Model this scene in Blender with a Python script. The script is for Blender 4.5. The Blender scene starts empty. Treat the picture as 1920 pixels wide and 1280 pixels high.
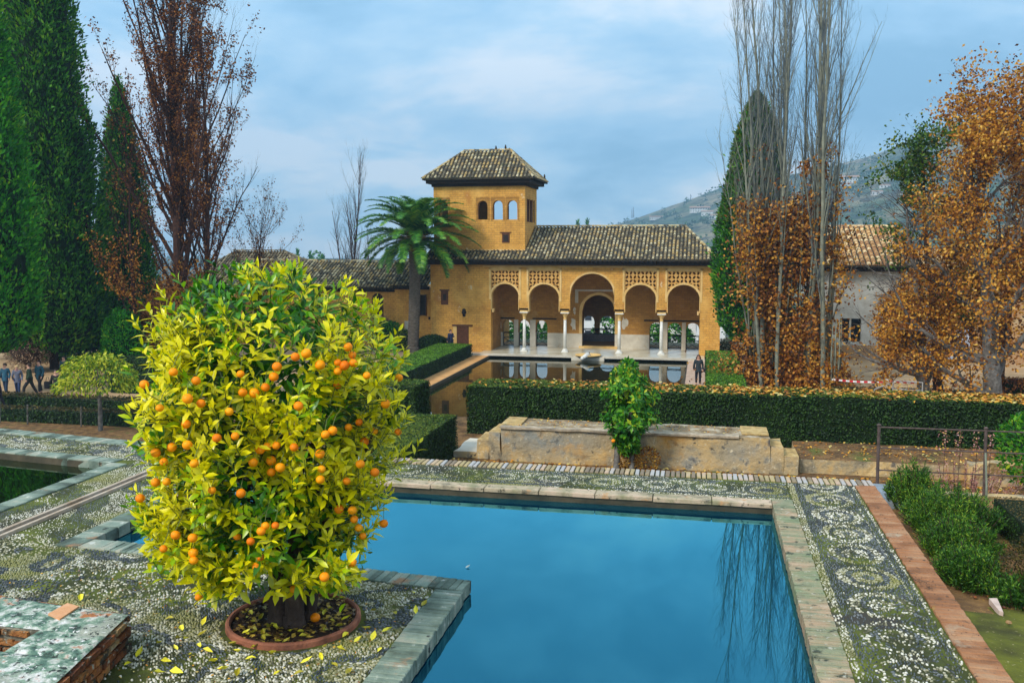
import bpy, math, random
import numpy as np
from mathutils import Vector, Matrix, noise

# ------------------------------------------------------------------ camera, sky, sun, exposure
scene = bpy.context.scene
COL = scene.collection
F_PX, CX, CY, H = 1700.0, 960.0, 640.0, 2.8
TH = math.atan(182 / F_PX)
PS = math.atan(360 * math.cos(TH) / F_PX)
cam = bpy.data.cameras.new('camera'); cam_ob = bpy.data.objects.new('camera', cam); COL.objects.link(cam_ob)
cam.sensor_width = 36; cam.lens = 36 * F_PX / 1920; cam.clip_start = 0.1; cam.clip_end = 20000
cam_ob.location = (0, 0, H); cam_ob.rotation_euler = (math.pi / 2 - TH, 0, PS)
scene.camera = cam_ob
SUN_EL, SUN_AZ = 42, 215          # sun behind the camera, a little to the left, veiled by cloud
world = bpy.data.worlds.new('World'); scene.world = world; world.use_nodes = True
nt = world.node_tree; nt.nodes.clear()
def N(t, typ, **kw):
    n = t.nodes.new(typ)
    for k, v in kw.items():
        if k == 'inp':
            for a, b in v.items(): n.inputs[a].default_value = b
        else: setattr(n, k, v)
    return n
def L(t, a, ao, b, bi): t.links.new(a.outputs[ao], b.inputs[bi])
out = N(nt, 'ShaderNodeOutputWorld')
sky = N(nt, 'ShaderNodeTexSky', sky_type='NISHITA', sun_disc=False, sun_elevation=math.radians(SUN_EL), sun_rotation=math.radians(SUN_AZ))
bg1 = N(nt, 'ShaderNodeBackground', inp={'Strength': 0.09}); L(nt, sky, 0, bg1, 0)
tc = N(nt, 'ShaderNodeTexCoord'); sep = N(nt, 'ShaderNodeSeparateXYZ'); L(nt, tc, 'Generated', sep, 0)
mx = N(nt, 'ShaderNodeMath', operation='MAXIMUM', inp={1: 0.0}); L(nt, sep, 2, mx, 0)
ad = N(nt, 'ShaderNodeMath', operation='ADD', inp={1: 0.34}); L(nt, mx, 0, ad, 0)
dx = N(nt, 'ShaderNodeMath', operation='DIVIDE'); L(nt, sep, 0, dx, 0); L(nt, ad, 0, dx, 1)
dy = N(nt, 'ShaderNodeMath', operation='DIVIDE'); L(nt, sep, 1, dy, 0); L(nt, ad, 0, dy, 1)
cmb = N(nt, 'ShaderNodeCombineXYZ', inp={2: 4.3}); L(nt, dx, 0, cmb, 0); L(nt, dy, 0, cmb, 1)
mapn = N(nt, 'ShaderNodeMapping', inp={'Scale': (1.0, 1.15, 1), 'Location': (1.3, 0.4, 0)}); L(nt, cmb, 0, mapn, 0)
nz = N(nt, 'ShaderNodeTexNoise', inp={'Scale': 1.25, 'Detail': 10, 'Roughness': 0.60, 'Distortion': 0.3}); L(nt, mapn, 0, nz, 'Vector')
cr = N(nt, 'ShaderNodeValToRGB'); L(nt, nz, 0, cr, 0)
e = cr.color_ramp.elements
e[0].position = 0.36; e[0].color = (0.24, 0.46, 0.66, 1)
e[1].position = 0.58; e[1].color = (0.88, 0.93, 0.97, 1)
m = e.new(0.43); m.color = (0.36, 0.60, 0.82, 1)
m = e.new(0.50); m.color = (0.52, 0.73, 0.90, 1)
bg2 = N(nt, 'ShaderNodeBackground', inp={'Strength': 0.66}); L(nt, cr, 0, bg2, 0)
mixs = N(nt, 'ShaderNodeMixShader', inp={0: 0.9}); L(nt, bg1, 0, mixs, 1); L(nt, bg2, 0, mixs, 2); L(nt, mixs, 0, out, 0)
sl = bpy.data.lights.new('sun', 'SUN'); sl.energy = 1.5; sl.angle = math.radians(14); sl.color = (1, 0.93, 0.82)
so = bpy.data.objects.new('sun', sl); COL.objects.link(so)
az = math.radians(SUN_AZ)
sdir = Vector((math.sin(az) * math.cos(math.radians(SUN_EL)), math.cos(az) * math.cos(math.radians(SUN_EL)), math.sin(math.radians(SUN_EL))))
so.rotation_euler = (-sdir).to_track_quat('-Z', 'Y').to_euler(); so.location = (-10, -10, 30)
scene.view_settings.view_transform = 'Standard'; scene.view_settings.look = 'None'
scene.view_settings.exposure = 1.1; scene.view_settings.gamma = 1; scene.view_settings.use_curve_mapping = False
scene.render.engine = 'CYCLES'
scene.cycles.use_denoising = True
scene.cycles.max_bounces = 6; scene.cycles.diffuse_bounces = 3; scene.cycles.glossy_bounces = 3
scene.cycles.transmission_bounces = 3; scene.cycles.transparent_max_bounces = 4; scene.cycles.volume_bounces = 0
scene.cycles.caustics_reflective = False; scene.cycles.caustics_refractive = False

# ------------------------------------------------------------------ survey helpers (pixel of the photo -> real point)
_Fh = (-math.sin(PS), math.cos(PS)); _R = (math.cos(PS), math.sin(PS), 0)
_F = (_Fh[0] * math.cos(TH), _Fh[1] * math.cos(TH), -math.sin(TH)); _U = (_Fh[0] * math.sin(TH), _Fh[1] * math.sin(TH), math.cos(TH))
def ray(px, py): return Vector([_F[i] * F_PX + _R[i] * (px - CX) + _U[i] * (CY - py) for i in range(3)])
def G(px, py, z): d = ray(px, py); t = (z - H) / d[2]; return (d[0] * t, d[1] * t, z)
def W(px, py, Y): d = ray(px, py); t = Y / d[1]; return (d[0] * t, Y, H + d[2] * t)

# ------------------------------------------------------------------ mesh helpers
RN = np.random.default_rng(11); R = random.Random(5)
class MB:
    def __init__(s): s.v = []; s.f = []; s.m = []; s.cm = 0
    def add(s, vs, fs):
        b = len(s.v); s.v.extend(vs)
        for f in fs: s.f.append(tuple(b + i for i in f)); s.m.append(s.cm)
    def quad(s, a, b, c, d): s.add([a, b, c, d], [(0, 1, 2, 3)])
    def box(s, x0, y0, z0, x1, y1, z1, T=None):
        vs = [(x0, y0, z0), (x1, y0, z0), (x1, y1, z0), (x0, y1, z0), (x0, y0, z1), (x1, y0, z1), (x1, y1, z1), (x0, y1, z1)]
        if T: vs = [T(*v) for v in vs]
        s.add(vs, [(0, 3, 2, 1), (4, 5, 6, 7), (0, 1, 5, 4), (1, 2, 6, 5), (2, 3, 7, 6), (3, 0, 4, 7)])
    def prism(s, poly, z0, z1):
        n = len(poly)
        s.add([(p[0], p[1], z0) for p in poly] + [(p[0], p[1], z1) for p in poly],
              [tuple(range(n - 1, -1, -1)), tuple(range(n, 2 * n))] + [(i, (i + 1) % n, n + (i + 1) % n, n + i) for i in range(n)])
    def tube(s, pts, rad, n=6, cap=True):
        pts = [Vector(p) for p in pts]; vs = []; k = len(pts)
        a0 = None
        for i, p in enumerate(pts):
            d = (pts[min(i + 1, k - 1)] - pts[max(i - 1, 0)])
            if d.length < 1e-9: d = Vector((0, 0, 1))
            d.normalize()
            if a0 is None: a0 = d.orthogonal().normalized()
            else:
                a0 = a0 - d * a0.dot(d)
                a0 = a0.normalized() if a0.length > 1e-6 else d.orthogonal().normalized()
            b0 = d.cross(a0); r = rad[i] if hasattr(rad, '__len__') else rad
            for j in range(n):
                t = 2 * math.pi * j / n; q = p + a0 * (math.cos(t) * r) + b0 * (math.sin(t) * r); vs.append((q.x, q.y, q.z))
        fs = [(i * n + j, i * n + (j + 1) % n, (i + 1) * n + (j + 1) % n, (i + 1) * n + j) for i in range(k - 1) for j in range(n)]
        if cap: fs += [tuple(range(n - 1, -1, -1)), tuple((k - 1) * n + j for j in range(n))]
        s.add(vs, fs)
    def lathe(s, prof, n=16, c=(0, 0, 0), cap=True):
        vs = [(c[0] + r * math.cos(2 * math.pi * j / n), c[1] + r * math.sin(2 * math.pi * j / n), c[2] + z) for r, z in prof for j in range(n)]
        k = len(prof)
        fs = [(i * n + j, i * n + (j + 1) % n, (i + 1) * n + (j + 1) % n, (i + 1) * n + j) for i in range(k - 1) for j in range(n)]
        if cap: fs += [tuple(range(n - 1, -1, -1)), tuple((k - 1) * n + j for j in range(n))]
        s.add(vs, fs)
    def obj(s, name, mats, parent=None, smooth=False, loc=None):
        me = bpy.data.meshes.new(name)
        w = wloc(parent) if parent else Vector((0, 0, 0))
        if loc is not None: w = Vector(loc)
        me.from_pydata([(x - w.x, y - w.y, z - w.z) for x, y, z in s.v], [], s.f)
        if not isinstance(mats, (list, tuple)): mats = [mats]
        for m_ in mats: me.materials.append(m_)
        if len(mats) > 1: me.polygons.foreach_set('material_index', s.m)
        if smooth: me.polygons.foreach_set('use_smooth', [True] * len(s.f))
        me.update()
        return link(name, me, parent, loc)
def wloc(o):
    v = Vector((0, 0, 0))
    while o: v += o.location; o = o.parent
    return v
def link(name, me, parent=None, loc=None):
    o = bpy.data.objects.new(name, me); COL.objects.link(o)
    if parent: o.parent = parent; o.location = (Vector(loc) - wloc(parent)) if loc is not None else (0, 0, 0)
    elif loc is not None: o.location = loc
    return o
def tag(o, label=None, cat=None, group=None, kind=None):
    if label: o['label'] = label
    if cat: o['category'] = cat
    if group: o['group'] = group
    if kind: o['kind'] = kind
    return o
def thing(name, label, cat, loc=(0, 0, 0), group=None):
    o = bpy.data.objects.new(name, None); COL.objects.link(o); o.location = loc; o.empty_display_size = 0.2
    return tag(o, label, cat, group)
def struct(name, mb, mat, **k): return tag(mb.obj(name, mat, **k), kind='structure')
def npmesh(name, V, Fq, mats, parent=None, midx=None, smooth=False):
    """mesh from numpy arrays; Fq (n,3) or (n,4)"""
    w = wloc(parent) if parent else Vector((0, 0, 0))
    V = np.asarray(V, dtype=np.float32) - np.array(w, dtype=np.float32)
    Fq = np.asarray(Fq, dtype=np.int32); n, k = Fq.shape
    me = bpy.data.meshes.new(name); me.vertices.add(len(V)); me.loops.add(n * k); me.polygons.add(n)
    me.vertices.foreach_set('co', V.ravel()); me.loops.foreach_set('vertex_index', Fq.ravel())
    me.polygons.foreach_set('loop_start', np.arange(0, n * k, k, dtype=np.int32)); me.polygons.foreach_set('loop_total', np.full(n, k, dtype=np.int32))
    if not isinstance(mats, (list, tuple)): mats = [mats]
    for m_ in mats: me.materials.append(m_)
    if midx is not None: me.polygons.foreach_set('material_index', np.asarray(midx, dtype=np.int32))
    if smooth: me.polygons.foreach_set('use_smooth', np.ones(n, dtype=bool))
    me.update(calc_edges=True)
    return link(name, me, parent)
def unit(a): return a / np.maximum(np.linalg.norm(a, axis=-1, keepdims=True), 1e-9)
def rdir(n): return unit(RN.normal(size=(n, 3)))
def leaves(name, P, D, Nn, Ls, Ws, mats, parent=None, midx=None, fine=False, droop=0.15):
    """one folded leaf per point: P base, D direction, Nn rough normal"""
    P = np.asarray(P); n = len(P); D = unit(np.asarray(D)); S = unit(np.cross(D, Nn)); U = np.cross(S, D)
    Ls = np.broadcast_to(np.asarray(Ls, float).reshape(-1, 1), (n, 1)); Ws = np.broadcast_to(np.asarray(Ws, float).reshape(-1, 1), (n, 1))
    if fine:
        c = [(0, 0, 0), (.28, .42, .10), (.62, .46, .10), (1, 0, -.0), (.62, -.46, .10), (.28, -.42, .10), (.30, 0, .0), (.64, 0, .0)]
        dr = [0, .03, .35, 1.0, .35, .03, .05, .38]
        f = [(0, 6, 1), (1, 6, 7), (1, 7, 2), (2, 7, 3), (0, 5, 6), (5, 7, 6), (5, 4, 7), (4, 3, 7)]
    else:
        c = [(0, 0, 0), (.5, .5, .12), (1, 0, 0), (.5, -.5, .12)]; dr = [0, .3, 1, .3]
        f = [(0, 2, 1), (0, 3, 2)]
    V = np.empty((n, len(c), 3))
    for i, (a, b, h) in enumerate(c):
        V[:, i] = P + D * (a * Ls) + S * (b * Ws) + U * (h * Ws) - U * (dr[i] * droop * Ls)
    Fq = (np.arange(n)[:, None, None] * len(c) + np.array(f)[None]).reshape(-1, 3)
    mi = None if midx is None else np.repeat(midx, len(f))
    return npmesh(name, V.reshape(-1, 3), Fq, mats, parent, mi)

# ------------------------------------------------------------------ materials
def newmat(name):
    m_ = bpy.data.materials.new(name); m_.use_nodes = True; t = m_.node_tree; t.nodes.clear()
    o = N(t, 'ShaderNodeOutputMaterial'); p = N(t, 'ShaderNodeBsdfPrincipled'); L(t, p, 0, o, 0)
    return m_, t, p, o
def ramp(t, stops, src=None, so_=0):
    r = N(t, 'ShaderNodeValToRGB'); el = r.color_ramp.elements
    el[0].position = stops[0][0]; el[0].color = (*stops[0][1], 1); el[1].position = stops[-1][0]; el[1].color = (*stops[-1][1], 1)
    for p, c in stops[1:-1]: el.new(p).color = (*c, 1)
    if src: L(t, src, so_, r, 0)
    return r
def mixc(t, a, b, f, mode='MIX'):
    """a,b: (node,socket) or colour; f: (node,socket) or float"""
    n = N(t, 'ShaderNodeMix', data_type='RGBA', blend_type=mode)
    for s, v in ((0, f), (6, a), (7, b)):
        if isinstance(v, tuple) and hasattr(v[0], 'outputs'): t.links.new(v[0].outputs[v[1]], n.inputs[s])
        elif s == 0: n.inputs[0].default_value = v
        else: n.inputs[s].default_value = (*v, 1)
    return (n, 2)
def tex(t, scale, detail=5, rough=.6, vec=None, dist=0.0):
    n = N(t, 'ShaderNodeTexNoise', inp={'Scale': scale, 'Detail': detail, 'Roughness': rough, 'Distortion': dist})
    c = vec or (N(t, 'ShaderNodeNewGeometry'), 'Position'); t.links.new(c[0].outputs[c[1]], n.inputs['Vector']); return n
def bump(t, p, src, strength=.3, dist=.02):
    b = N(t, 'ShaderNodeBump', inp={'Strength': strength, 'Distance': dist}); t.links.new(src[0].outputs[src[1]], b.inputs['Height']); L(t, b, 0, p, 'Normal')
def m_noise(name, stops, scale=3, rough=.85, detail=6, b=.3, bd=.02, island=0, rnd=0, spec=.3, stain=None, bscale=None, stretch=None):
    m_, t, p, o = newmat(name)
    vec = None
    if stretch:
        tcn = N(t, 'ShaderNodeNewGeometry'); mp = N(t, 'ShaderNodeMapping', inp={'Scale': stretch}); L(t, tcn, 'Position', mp, 0); vec = (mp, 0)
    n = tex(t, scale, detail, vec=vec); src = (n, 0)
    if island or rnd:
        g = N(t, 'ShaderNodeNewGeometry') if island else N(t, 'ShaderNodeObjectInfo')
        so_ = 'Random Per Island' if island else 'Random'
        k = island or rnd
        a = N(t, 'ShaderNodeMath', operation='SUBTRACT', inp={1: .5}); t.links.new(g.outputs[so_], a.inputs[0])
        bb = N(t, 'ShaderNodeMath', operation='MULTIPLY_ADD', inp={1: k}); L(t, a, 0, bb, 0); L(t, n, 0, bb, 2); src = (bb, 0)
    r = ramp(t, stops, src[0], src[1]); c = (r, 0)
    if stain:
        for (sc, lo, hi, colr) in stain:
            n2 = tex(t, sc, 6, .62, vec=vec); r2 = ramp(t, [(lo, (0, 0, 0)), (hi, (1, 1, 1))], n2); c = mixc(t, c, colr, (r2, 0))
    t.links.new(c[0].outputs[c[1]], p.inputs['Base Color'])
    p.inputs['Roughness'].default_value = rough; p.inputs['Specular IOR Level'].default_value = spec
    if b:
        n3 = tex(t, bscale or scale * 6, 4); bump(t, p, (n3, 0), b, bd)
    return m_
def m_leaf(name, stops, trans=.35, rough=.5, scale=1.2, k=.9, spec=.35):
    m_, t, p, o = newmat(name)
    g = N(t, 'ShaderNodeNewGeometry'); n = tex(t, scale, 3)
    a = N(t, 'ShaderNodeMath', operation='SUBTRACT', inp={1: .5}); L(t, g, 'Random Per Island', a, 0)
    bb = N(t, 'ShaderNodeMath', operation='MULTIPLY_ADD', inp={1: k}); L(t, a, 0, bb, 0); L(t, n, 0, bb, 2)
    r = ramp(t, stops, bb); L(t, r, 0, p, 'Base Color'); p.inputs['Roughness'].default_value = rough; p.inputs['Specular IOR Level'].default_value = spec
    tr = N(t, 'ShaderNodeBsdfTranslucent'); L(t, r, 0, tr, 0); ms = N(t, 'ShaderNodeMixShader', inp={0: trans})
    L(t, p, 0, ms, 1); L(t, tr, 0, ms, 2); L(t, ms, 0, o, 0)
    return m_
def m_brick(name, c1, c2, mort, bw=.30, rh=.085, stain=None, ms=.020, b=.3):
    m_, t, p, o = newmat(name)
    tcn = N(t, 'ShaderNodeTexCoord'); s_ = N(t, 'ShaderNodeSeparateXYZ'); L(t, tcn, 'Object', s_, 0)
    a = N(t, 'ShaderNodeMath', operation='ADD'); L(t, s_, 0, a, 0); L(t, s_, 1, a, 1)
    cb = N(t, 'ShaderNodeCombineXYZ'); L(t, a, 0, cb, 0); L(t, s_, 2, cb, 1)
    br = N(t, 'ShaderNodeTexBrick', inp={'Color1': (*c1, 1), 'Color2': (*c2, 1), 'Mortar': (*mort, 1), 'Scale': 1.0, 'Mortar Size': ms, 'Mortar Smooth': .4, 'Brick Width': bw, 'Row Height': rh, 'Bias': 0.0})
    L(t, cb, 0, br, 'Vector')
    n = tex(t, 1.1, 7, .65); rr = ramp(t, [(.25, (.62, .55, .5)), (.5, (1, 1, 1)), (.75, (1.15, 1.1, 1.0))], n)
    c = mixc(t, (br, 0), (rr, 0), .8, 'MULTIPLY')
    n5 = tex(t, 9, 5, .7); r5 = ramp(t, [(.3, (.7, .66, .6)), (.6, (1.05, 1.05, 1.0))], n5); c = mixc(t, c, (r5, 0), .7, 'MULTIPLY')
    for (sc, lo, hi, colr) in (stain or []):
        n2 = tex(t, sc, 6, .6); r2 = ramp(t, [(lo, (0, 0, 0)), (hi, (1, 1, 1))], n2); c = mixc(t, c, colr, (r2, 0))
    t.links.new(c[0].outputs[c[1]], p.inputs['Base Color']); p.inputs['Roughness'].default_value = .9
    bump(t, p, (br, 1), -b, .02)
    return m_
def m_plain(name, c, rough=.6, metal=0, spec=.4, var=.25, scale=8):
    lo = tuple(x * (1 - var) for x in c); hi = tuple(min(1, x * (1 + var)) for x in c)
    m_ = m_noise(name, [(.3, lo), (.7, hi)], scale, rough, b=.1, spec=spec)
    if metal: m_.node_tree.nodes['Principled BSDF'].inputs['Metallic'].default_value = metal
    return m_

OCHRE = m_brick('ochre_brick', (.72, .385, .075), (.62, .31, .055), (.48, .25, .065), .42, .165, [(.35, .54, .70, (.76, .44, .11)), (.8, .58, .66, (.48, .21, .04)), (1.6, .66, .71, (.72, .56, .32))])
OCHRE_PL = m_noise('ochre_plaster', [(.3, (.42, .19, .03)), (.5, (.60, .29, .05)), (.7, (.66, .38, .10))], 1.3, .9, b=.25, stain=[(3, .62, .7, (.36, .17, .05))])
OCHRE_LT = m_noise('pale_ochre_trim', [(.3, (.64, .39, .11)), (.7, (.80, .56, .24))], 2, .85, b=.2)
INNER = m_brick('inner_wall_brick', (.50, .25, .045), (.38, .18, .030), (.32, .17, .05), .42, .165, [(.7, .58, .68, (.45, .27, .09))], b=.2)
DADO = m_noise('pale_plaster', [(.3, (.48, .43, .34)), (.7, (.68, .63, .52))], 1.5, .8, b=.15, stain=[(1.3, .62, .75, (.50, .33, .12))])
MARBLE = m_noise('white_marble', [(.3, (.62, .62, .58)), (.7, (.82, .82, .78))], 2.5, .35, b=.05, spec=.5)
FLOORM = m_noise('wet_marble_floor', [(.3, (.42, .35, .22)), (.6, (.62, .58, .46)), (.8, (.68, .66, .56))], .9, .22, b=.1, spec=.6)
DARKW = m_noise('dark_timber', [(.3, (.012, .009, .008)), (.7, (.035, .022, .016))], 6, .8, b=.2)
BROWNW = m_noise('brown_timber', [(.3, (.06, .022, .01)), (.7, (.14, .05, .02))], 6, .7, b=.2)
TILE = m_noise('roof_tile', [(.05, (.08, .07, .05)), (.30, (.16, .14, .09)), (.46, (.25, .195, .11)), (.58, (.35, .24, .10)), (.70, (.44, .31, .11)), (.82, (.38, .34, .21)), (.95, (.50, .43, .27))], 2.5, .9, island=1.0, b=.2, stain=[(.8, .58, .72, (.09, .10, .05))])
TILE_OR = m_noise('orange_roof_tile', [(.2, (.42, .13, .04)), (.5, (.62, .25, .08)), (.8, (.72, .45, .22))], 2, .85, island=.9, b=.2)
TILE_BED = m_noise('tile_bed', [(.3, (.025, .022, .018)), (.7, (.06, .05, .035))], 3, .95, b=.2)
SEBKA = m_noise('carved_plaster', [(.3, (.52, .26, .06)), (.7, (.72, .44, .14))], 3, .85, b=.2)
GROUND = m_noise('sandy_earth', [(.3, (.30, .19, .10)), (.6, (.46, .31, .17)), (.8, (.52, .38, .22))], .5, .95, b=.3)
SOIL = m_noise('leafy_soil', [(.3, (.05, .028, .012)), (.5, (.14, .075, .03)), (.7, (.27, .15, .055))], 3.5, .95, b=.6, bd=.03, stain=[(1.2, .58, .66, (.10, .11, .02)), (22, .60, .66, (.42, .24, .05))])
MOSSY = m_noise('mossy_ground', [(.3, (.05, .05, .010)), (.5, (.12, .13, .014)), (.7, (.24, .23, .03))], 2.2, .95, b=.5, bscale=40, stain=[(.9, .56, .68, (.22, .16, .07)), (30, .64, .70, (.40, .34, .18))])
BED = m_noise('pebble_bed', [(.30, (.025, .026, .010)), (.46, (.05, .06, .014)), (.56, (.09, .11, .014)), (.72, (.16, .18, .02))], 2.3, .95, b=.8, bscale=60, bd=.01, stain=[(.8, .55, .62, (.05, .045, .035))])
PEB_L = m_noise('pale_pebble', [(.05, (.06, .06, .03)), (.3, (.19, .18, .10)), (.55, (.36, .34, .23)), (.95, (.64, .62, .54))], 4, .45, island=1.3, b=0, spec=.5, stain=[(1.1, .48, .64, (.22, .21, .05))])
PEB_D = m_noise('dark_pebble', [(.1, (.02, .025, .03)), (.5, (.06, .075, .085)), (.9, (.15, .17, .18))], 4, .5, island=1.0, b=0, spec=.5)
COP_PINK = m_noise('pink_coping_brick', [(.25, (.11, .13, .08)), (.42, (.26, .25, .16)), (.55, (.38, .27, .17)), (.75, (.48, .36, .25))], 3.4, .8, rnd=.22, b=.6, bscale=50, stain=[(1.1, .46, .60, (.20, .25, .14)), (9, .57, .66, (.05, .06, .04)), (17, .60, .66, (.42, .40, .32))])
COP_SLAB = m_noise('stained_coping_slab', [(.3, (.22, .19, .13)), (.45, (.44, .36, .24)), (.6, (.56, .42, .30)), (.75, (.62, .52, .40))], 5, .8, rnd=.12, b=.5, bscale=50, stain=[(12, .58, .66, (.10, .09, .06)), (2.2, .50, .66, (.20, .21, .10)), (9, .63, .70, (.06, .05, .04)), (3.3, .60, .66, (.52, .28, .12))])
COP_TERRA = m_noise('terracotta_edge_brick', [(.25, (.18, .075, .03)), (.5, (.34, .15, .065)), (.75, (.42, .24, .13))], 3.0, .7, rnd=.25, b=.6, bscale=50, stain=[(11, .60, .68, (.07, .045, .03)), (.7, .56, .60, (.36, .30, .03)), (9, .64, .70, (.05, .035, .03)), (1.9, .60, .70, (.42, .36, .26))])
COP_GREEN = m_noise('lichened_coping_brick', [(.25, (.06, .08, .06)), (.45, (.14, .19, .15)), (.6, (.24, .30, .24)), (.75, (.36, .36, .28))], 4, .8, rnd=.35, b=.5, bscale=50, stain=[(2.2, .60, .68, (.30, .17, .09)), (8, .62, .68, (.5, .52, .46)), (5, .62, .66, (.03, .035, .03))])
BACK_BR = m_noise('weathered_edge_brick', [(.2, (.22, .17, .12)), (.45, (.42, .33, .16)), (.6, (.50, .36, .26)), (.8, (.40, .39, .38))], 1.5, .8, rnd=.9, b=.3, bscale=40)
WALLTOP = m_noise('lichened_wall_top', [(.32, (.03, .04, .035)), (.42, (.09, .17, .13)), (.50, (.22, .32, .24)), (.56, (.50, .52, .46)), (.68, (.80, .78, .78))], 8, .9, b=.8, bscale=35, stain=[(2.1, .50, .62, (.34, .36, .30)), (4, .60, .66, (.42, .16, .06)), (22, .56, .62, (.035, .045, .04)), (30, .60, .64, (.72, .72, .70))])
RAWBR = m_noise('rough_red_brick', [(.25, (.10, .035, .018)), (.45, (.26, .085, .03)), (.6, (.42, .17, .05)), (.75, (.36, .24, .12))], 7, .9, rnd=.55, b=.9, bscale=45, bd=.03, stain=[(9, .54, .62, (.05, .045, .035)), (20, .60, .66, (.36, .36, .30)), (14, .60, .66, (.04, .04, .03)), (5, .64, .72, (.40, .42, .36))])
MORTAR = m_noise('old_mortar', [(.3, (.06, .055, .04)), (.5, (.22, .20, .15)), (.7, (.36, .33, .26))], 9, .95, b=.7, bscale=50, stain=[(3, .58, .66, (.05, .05, .035))])
BENCHM = m_noise('weathered_render', [(.30, (.12, .11, .09)), (.42, (.34, .28, .18)), (.55, (.54, .37, .16)), (.68, (.66, .50, .28))], 2.6, .9, b=.8, bscale=9, bd=.04, stain=[(5, .60, .66, (.10, .085, .06)), (1.3, .50, .64, (.25, .25, .22)), (14, .62, .68, (.62, .54, .38)), (2.6, .60, .68, (.11, .105, .095)), (.9, .54, .66, (.50, .27, .07))])
BENCHT = m_noise('bench_top_render', [(.3, (.10, .075, .045)), (.5, (.26, .19, .11)), (.7, (.50, .44, .33))], 4, .9, b=.5, bscale=20)
HEDGE = m_leaf('box_hedge_leaf', [(.15, (.004, .016, .003)), (.5, (.010, .040, .004)), (.85, (.032, .085, .007))], .2, .6, .9)  # shade of the hedge sides is put into this leaf colour, darker than tops
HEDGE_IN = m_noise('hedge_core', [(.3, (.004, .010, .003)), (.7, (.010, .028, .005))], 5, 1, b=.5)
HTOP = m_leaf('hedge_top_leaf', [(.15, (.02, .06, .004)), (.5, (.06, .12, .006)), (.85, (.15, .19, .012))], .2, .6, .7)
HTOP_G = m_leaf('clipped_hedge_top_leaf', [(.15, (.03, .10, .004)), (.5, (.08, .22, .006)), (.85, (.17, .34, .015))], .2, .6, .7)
HBROWN = m_leaf('brownish_box_leaf', [(.15, (.02, .018, .004)), (.5, (.05, .045, .008)), (.85, (.13, .09, .015))], .2, .6, 1.1)
DRYLEAF = m_leaf('fallen_leaf', [(.1, (.22, .07, .008)), (.45, (.60, .24, .02)), (.7, (.75, .42, .04)), (.9, (.62, .52, .18))], .15, .6, 2)
YLEAF = m_leaf('fallen_yellow_leaf', [(.1, (.50, .42, .03)), (.6, (.78, .70, .04)), (.9, (.60, .62, .08))], .15, .5, 2)
WHITEP = m_noise('white_wall_paint', [(.3, (.62, .62, .60)), (.7, (.80, .80, .78))], .5, .9, b=.1)
BARK_G = m_noise('grey_bark', [(.3, (.05, .045, .04)), (.5, (.12, .11, .10)), (.75, (.26, .25, .23))], 5, .9, b=.8, bscale=18, bd=.04)
BARK_D = m_noise('dark_bark', [(.3, (.020, .013, .010)), (.7, (.075, .045, .032))], 8, .9, b=.8, bscale=25, bd=.03)
BARK_R = m_noise('reddish_bark', [(.3, (.025, .014, .012)), (.7, (.10, .042, .026))], 5, .9, b=.5)
BARK_P = m_noise('pale_poplar_bark', [(.3, (.10, .11, .09)), (.7, (.26, .27, .20))], 3, .9, b=.4)
TWIG_B = m_noise('bluish_twigs', [(.3, (.06, .075, .09)), (.7, (.14, .17, .19))], 3, .9, b=.0)
IRON = m_noise('weathered_iron', [(.3, (.05, .035, .03)), (.7, (.13, .09, .08))], 12, .6, b=.2)
WATER_STONE = m_noise('waterline_stone', [(.3, (.03, .03, .02)), (.7, (.10, .08, .05))], 4, .6, b=.3)

def m_water(name, deep, f0, spec_tint, rip=.02, rscale=6):
    m_, t, p, o = newmat(name); t.nodes.remove(p)
    d = N(t, 'ShaderNodeBsdfDiffuse', inp={'Color': (*deep, 1)}); g = N(t, 'ShaderNodeBsdfGlossy', inp={'Color': (*spec_tint, 1), 'Roughness': .015})
    if f0 > 10:      # view-angle curve for the mix, stronger than water's own Fresnel
        lw_ = N(t, 'ShaderNodeLayerWeight', inp={'Blend': .5}); pw_ = N(t, 'ShaderNodeMath', operation='POWER', inp={1: f0 - 10}); L(t, lw_, 1, pw_, 0); fr = N(t, 'ShaderNodeMath', operation='MULTIPLY', inp={1: 1.3}); fr.use_clamp = True; L(t, pw_, 0, fr, 0)
    else: fr = N(t, 'ShaderNodeFresnel', inp={'IOR': f0})
    mp = N(t, 'ShaderNodeMixShader'); L(t, fr, 0, mp, 0); L(t, d, 0, mp, 1); L(t, g, 0, mp, 2); L(t, mp, 0, o, 0)
    n = tex(t, rscale, 2, .4); b_ = N(t, 'ShaderNodeBump', inp={'Strength': rip, 'Distance': .02}); L(t, n, 0, b_, 'Height'); L(t, b_, 0, g, 'Normal')
    return m_
WATER1 = m_water('pool_water', (.0, .022, .055), 12.5, (.24, .84, .97), .015, 2)
WATER2 = m_water('garden_pool_water', (.012, .014, .006), 2.1, (.95, .92, .85), .02, 3)
WATER3 = m_water('dark_pool_water', (.004, .010, .003), 1.5, (.9, 1, .85), .02, 3)

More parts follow.
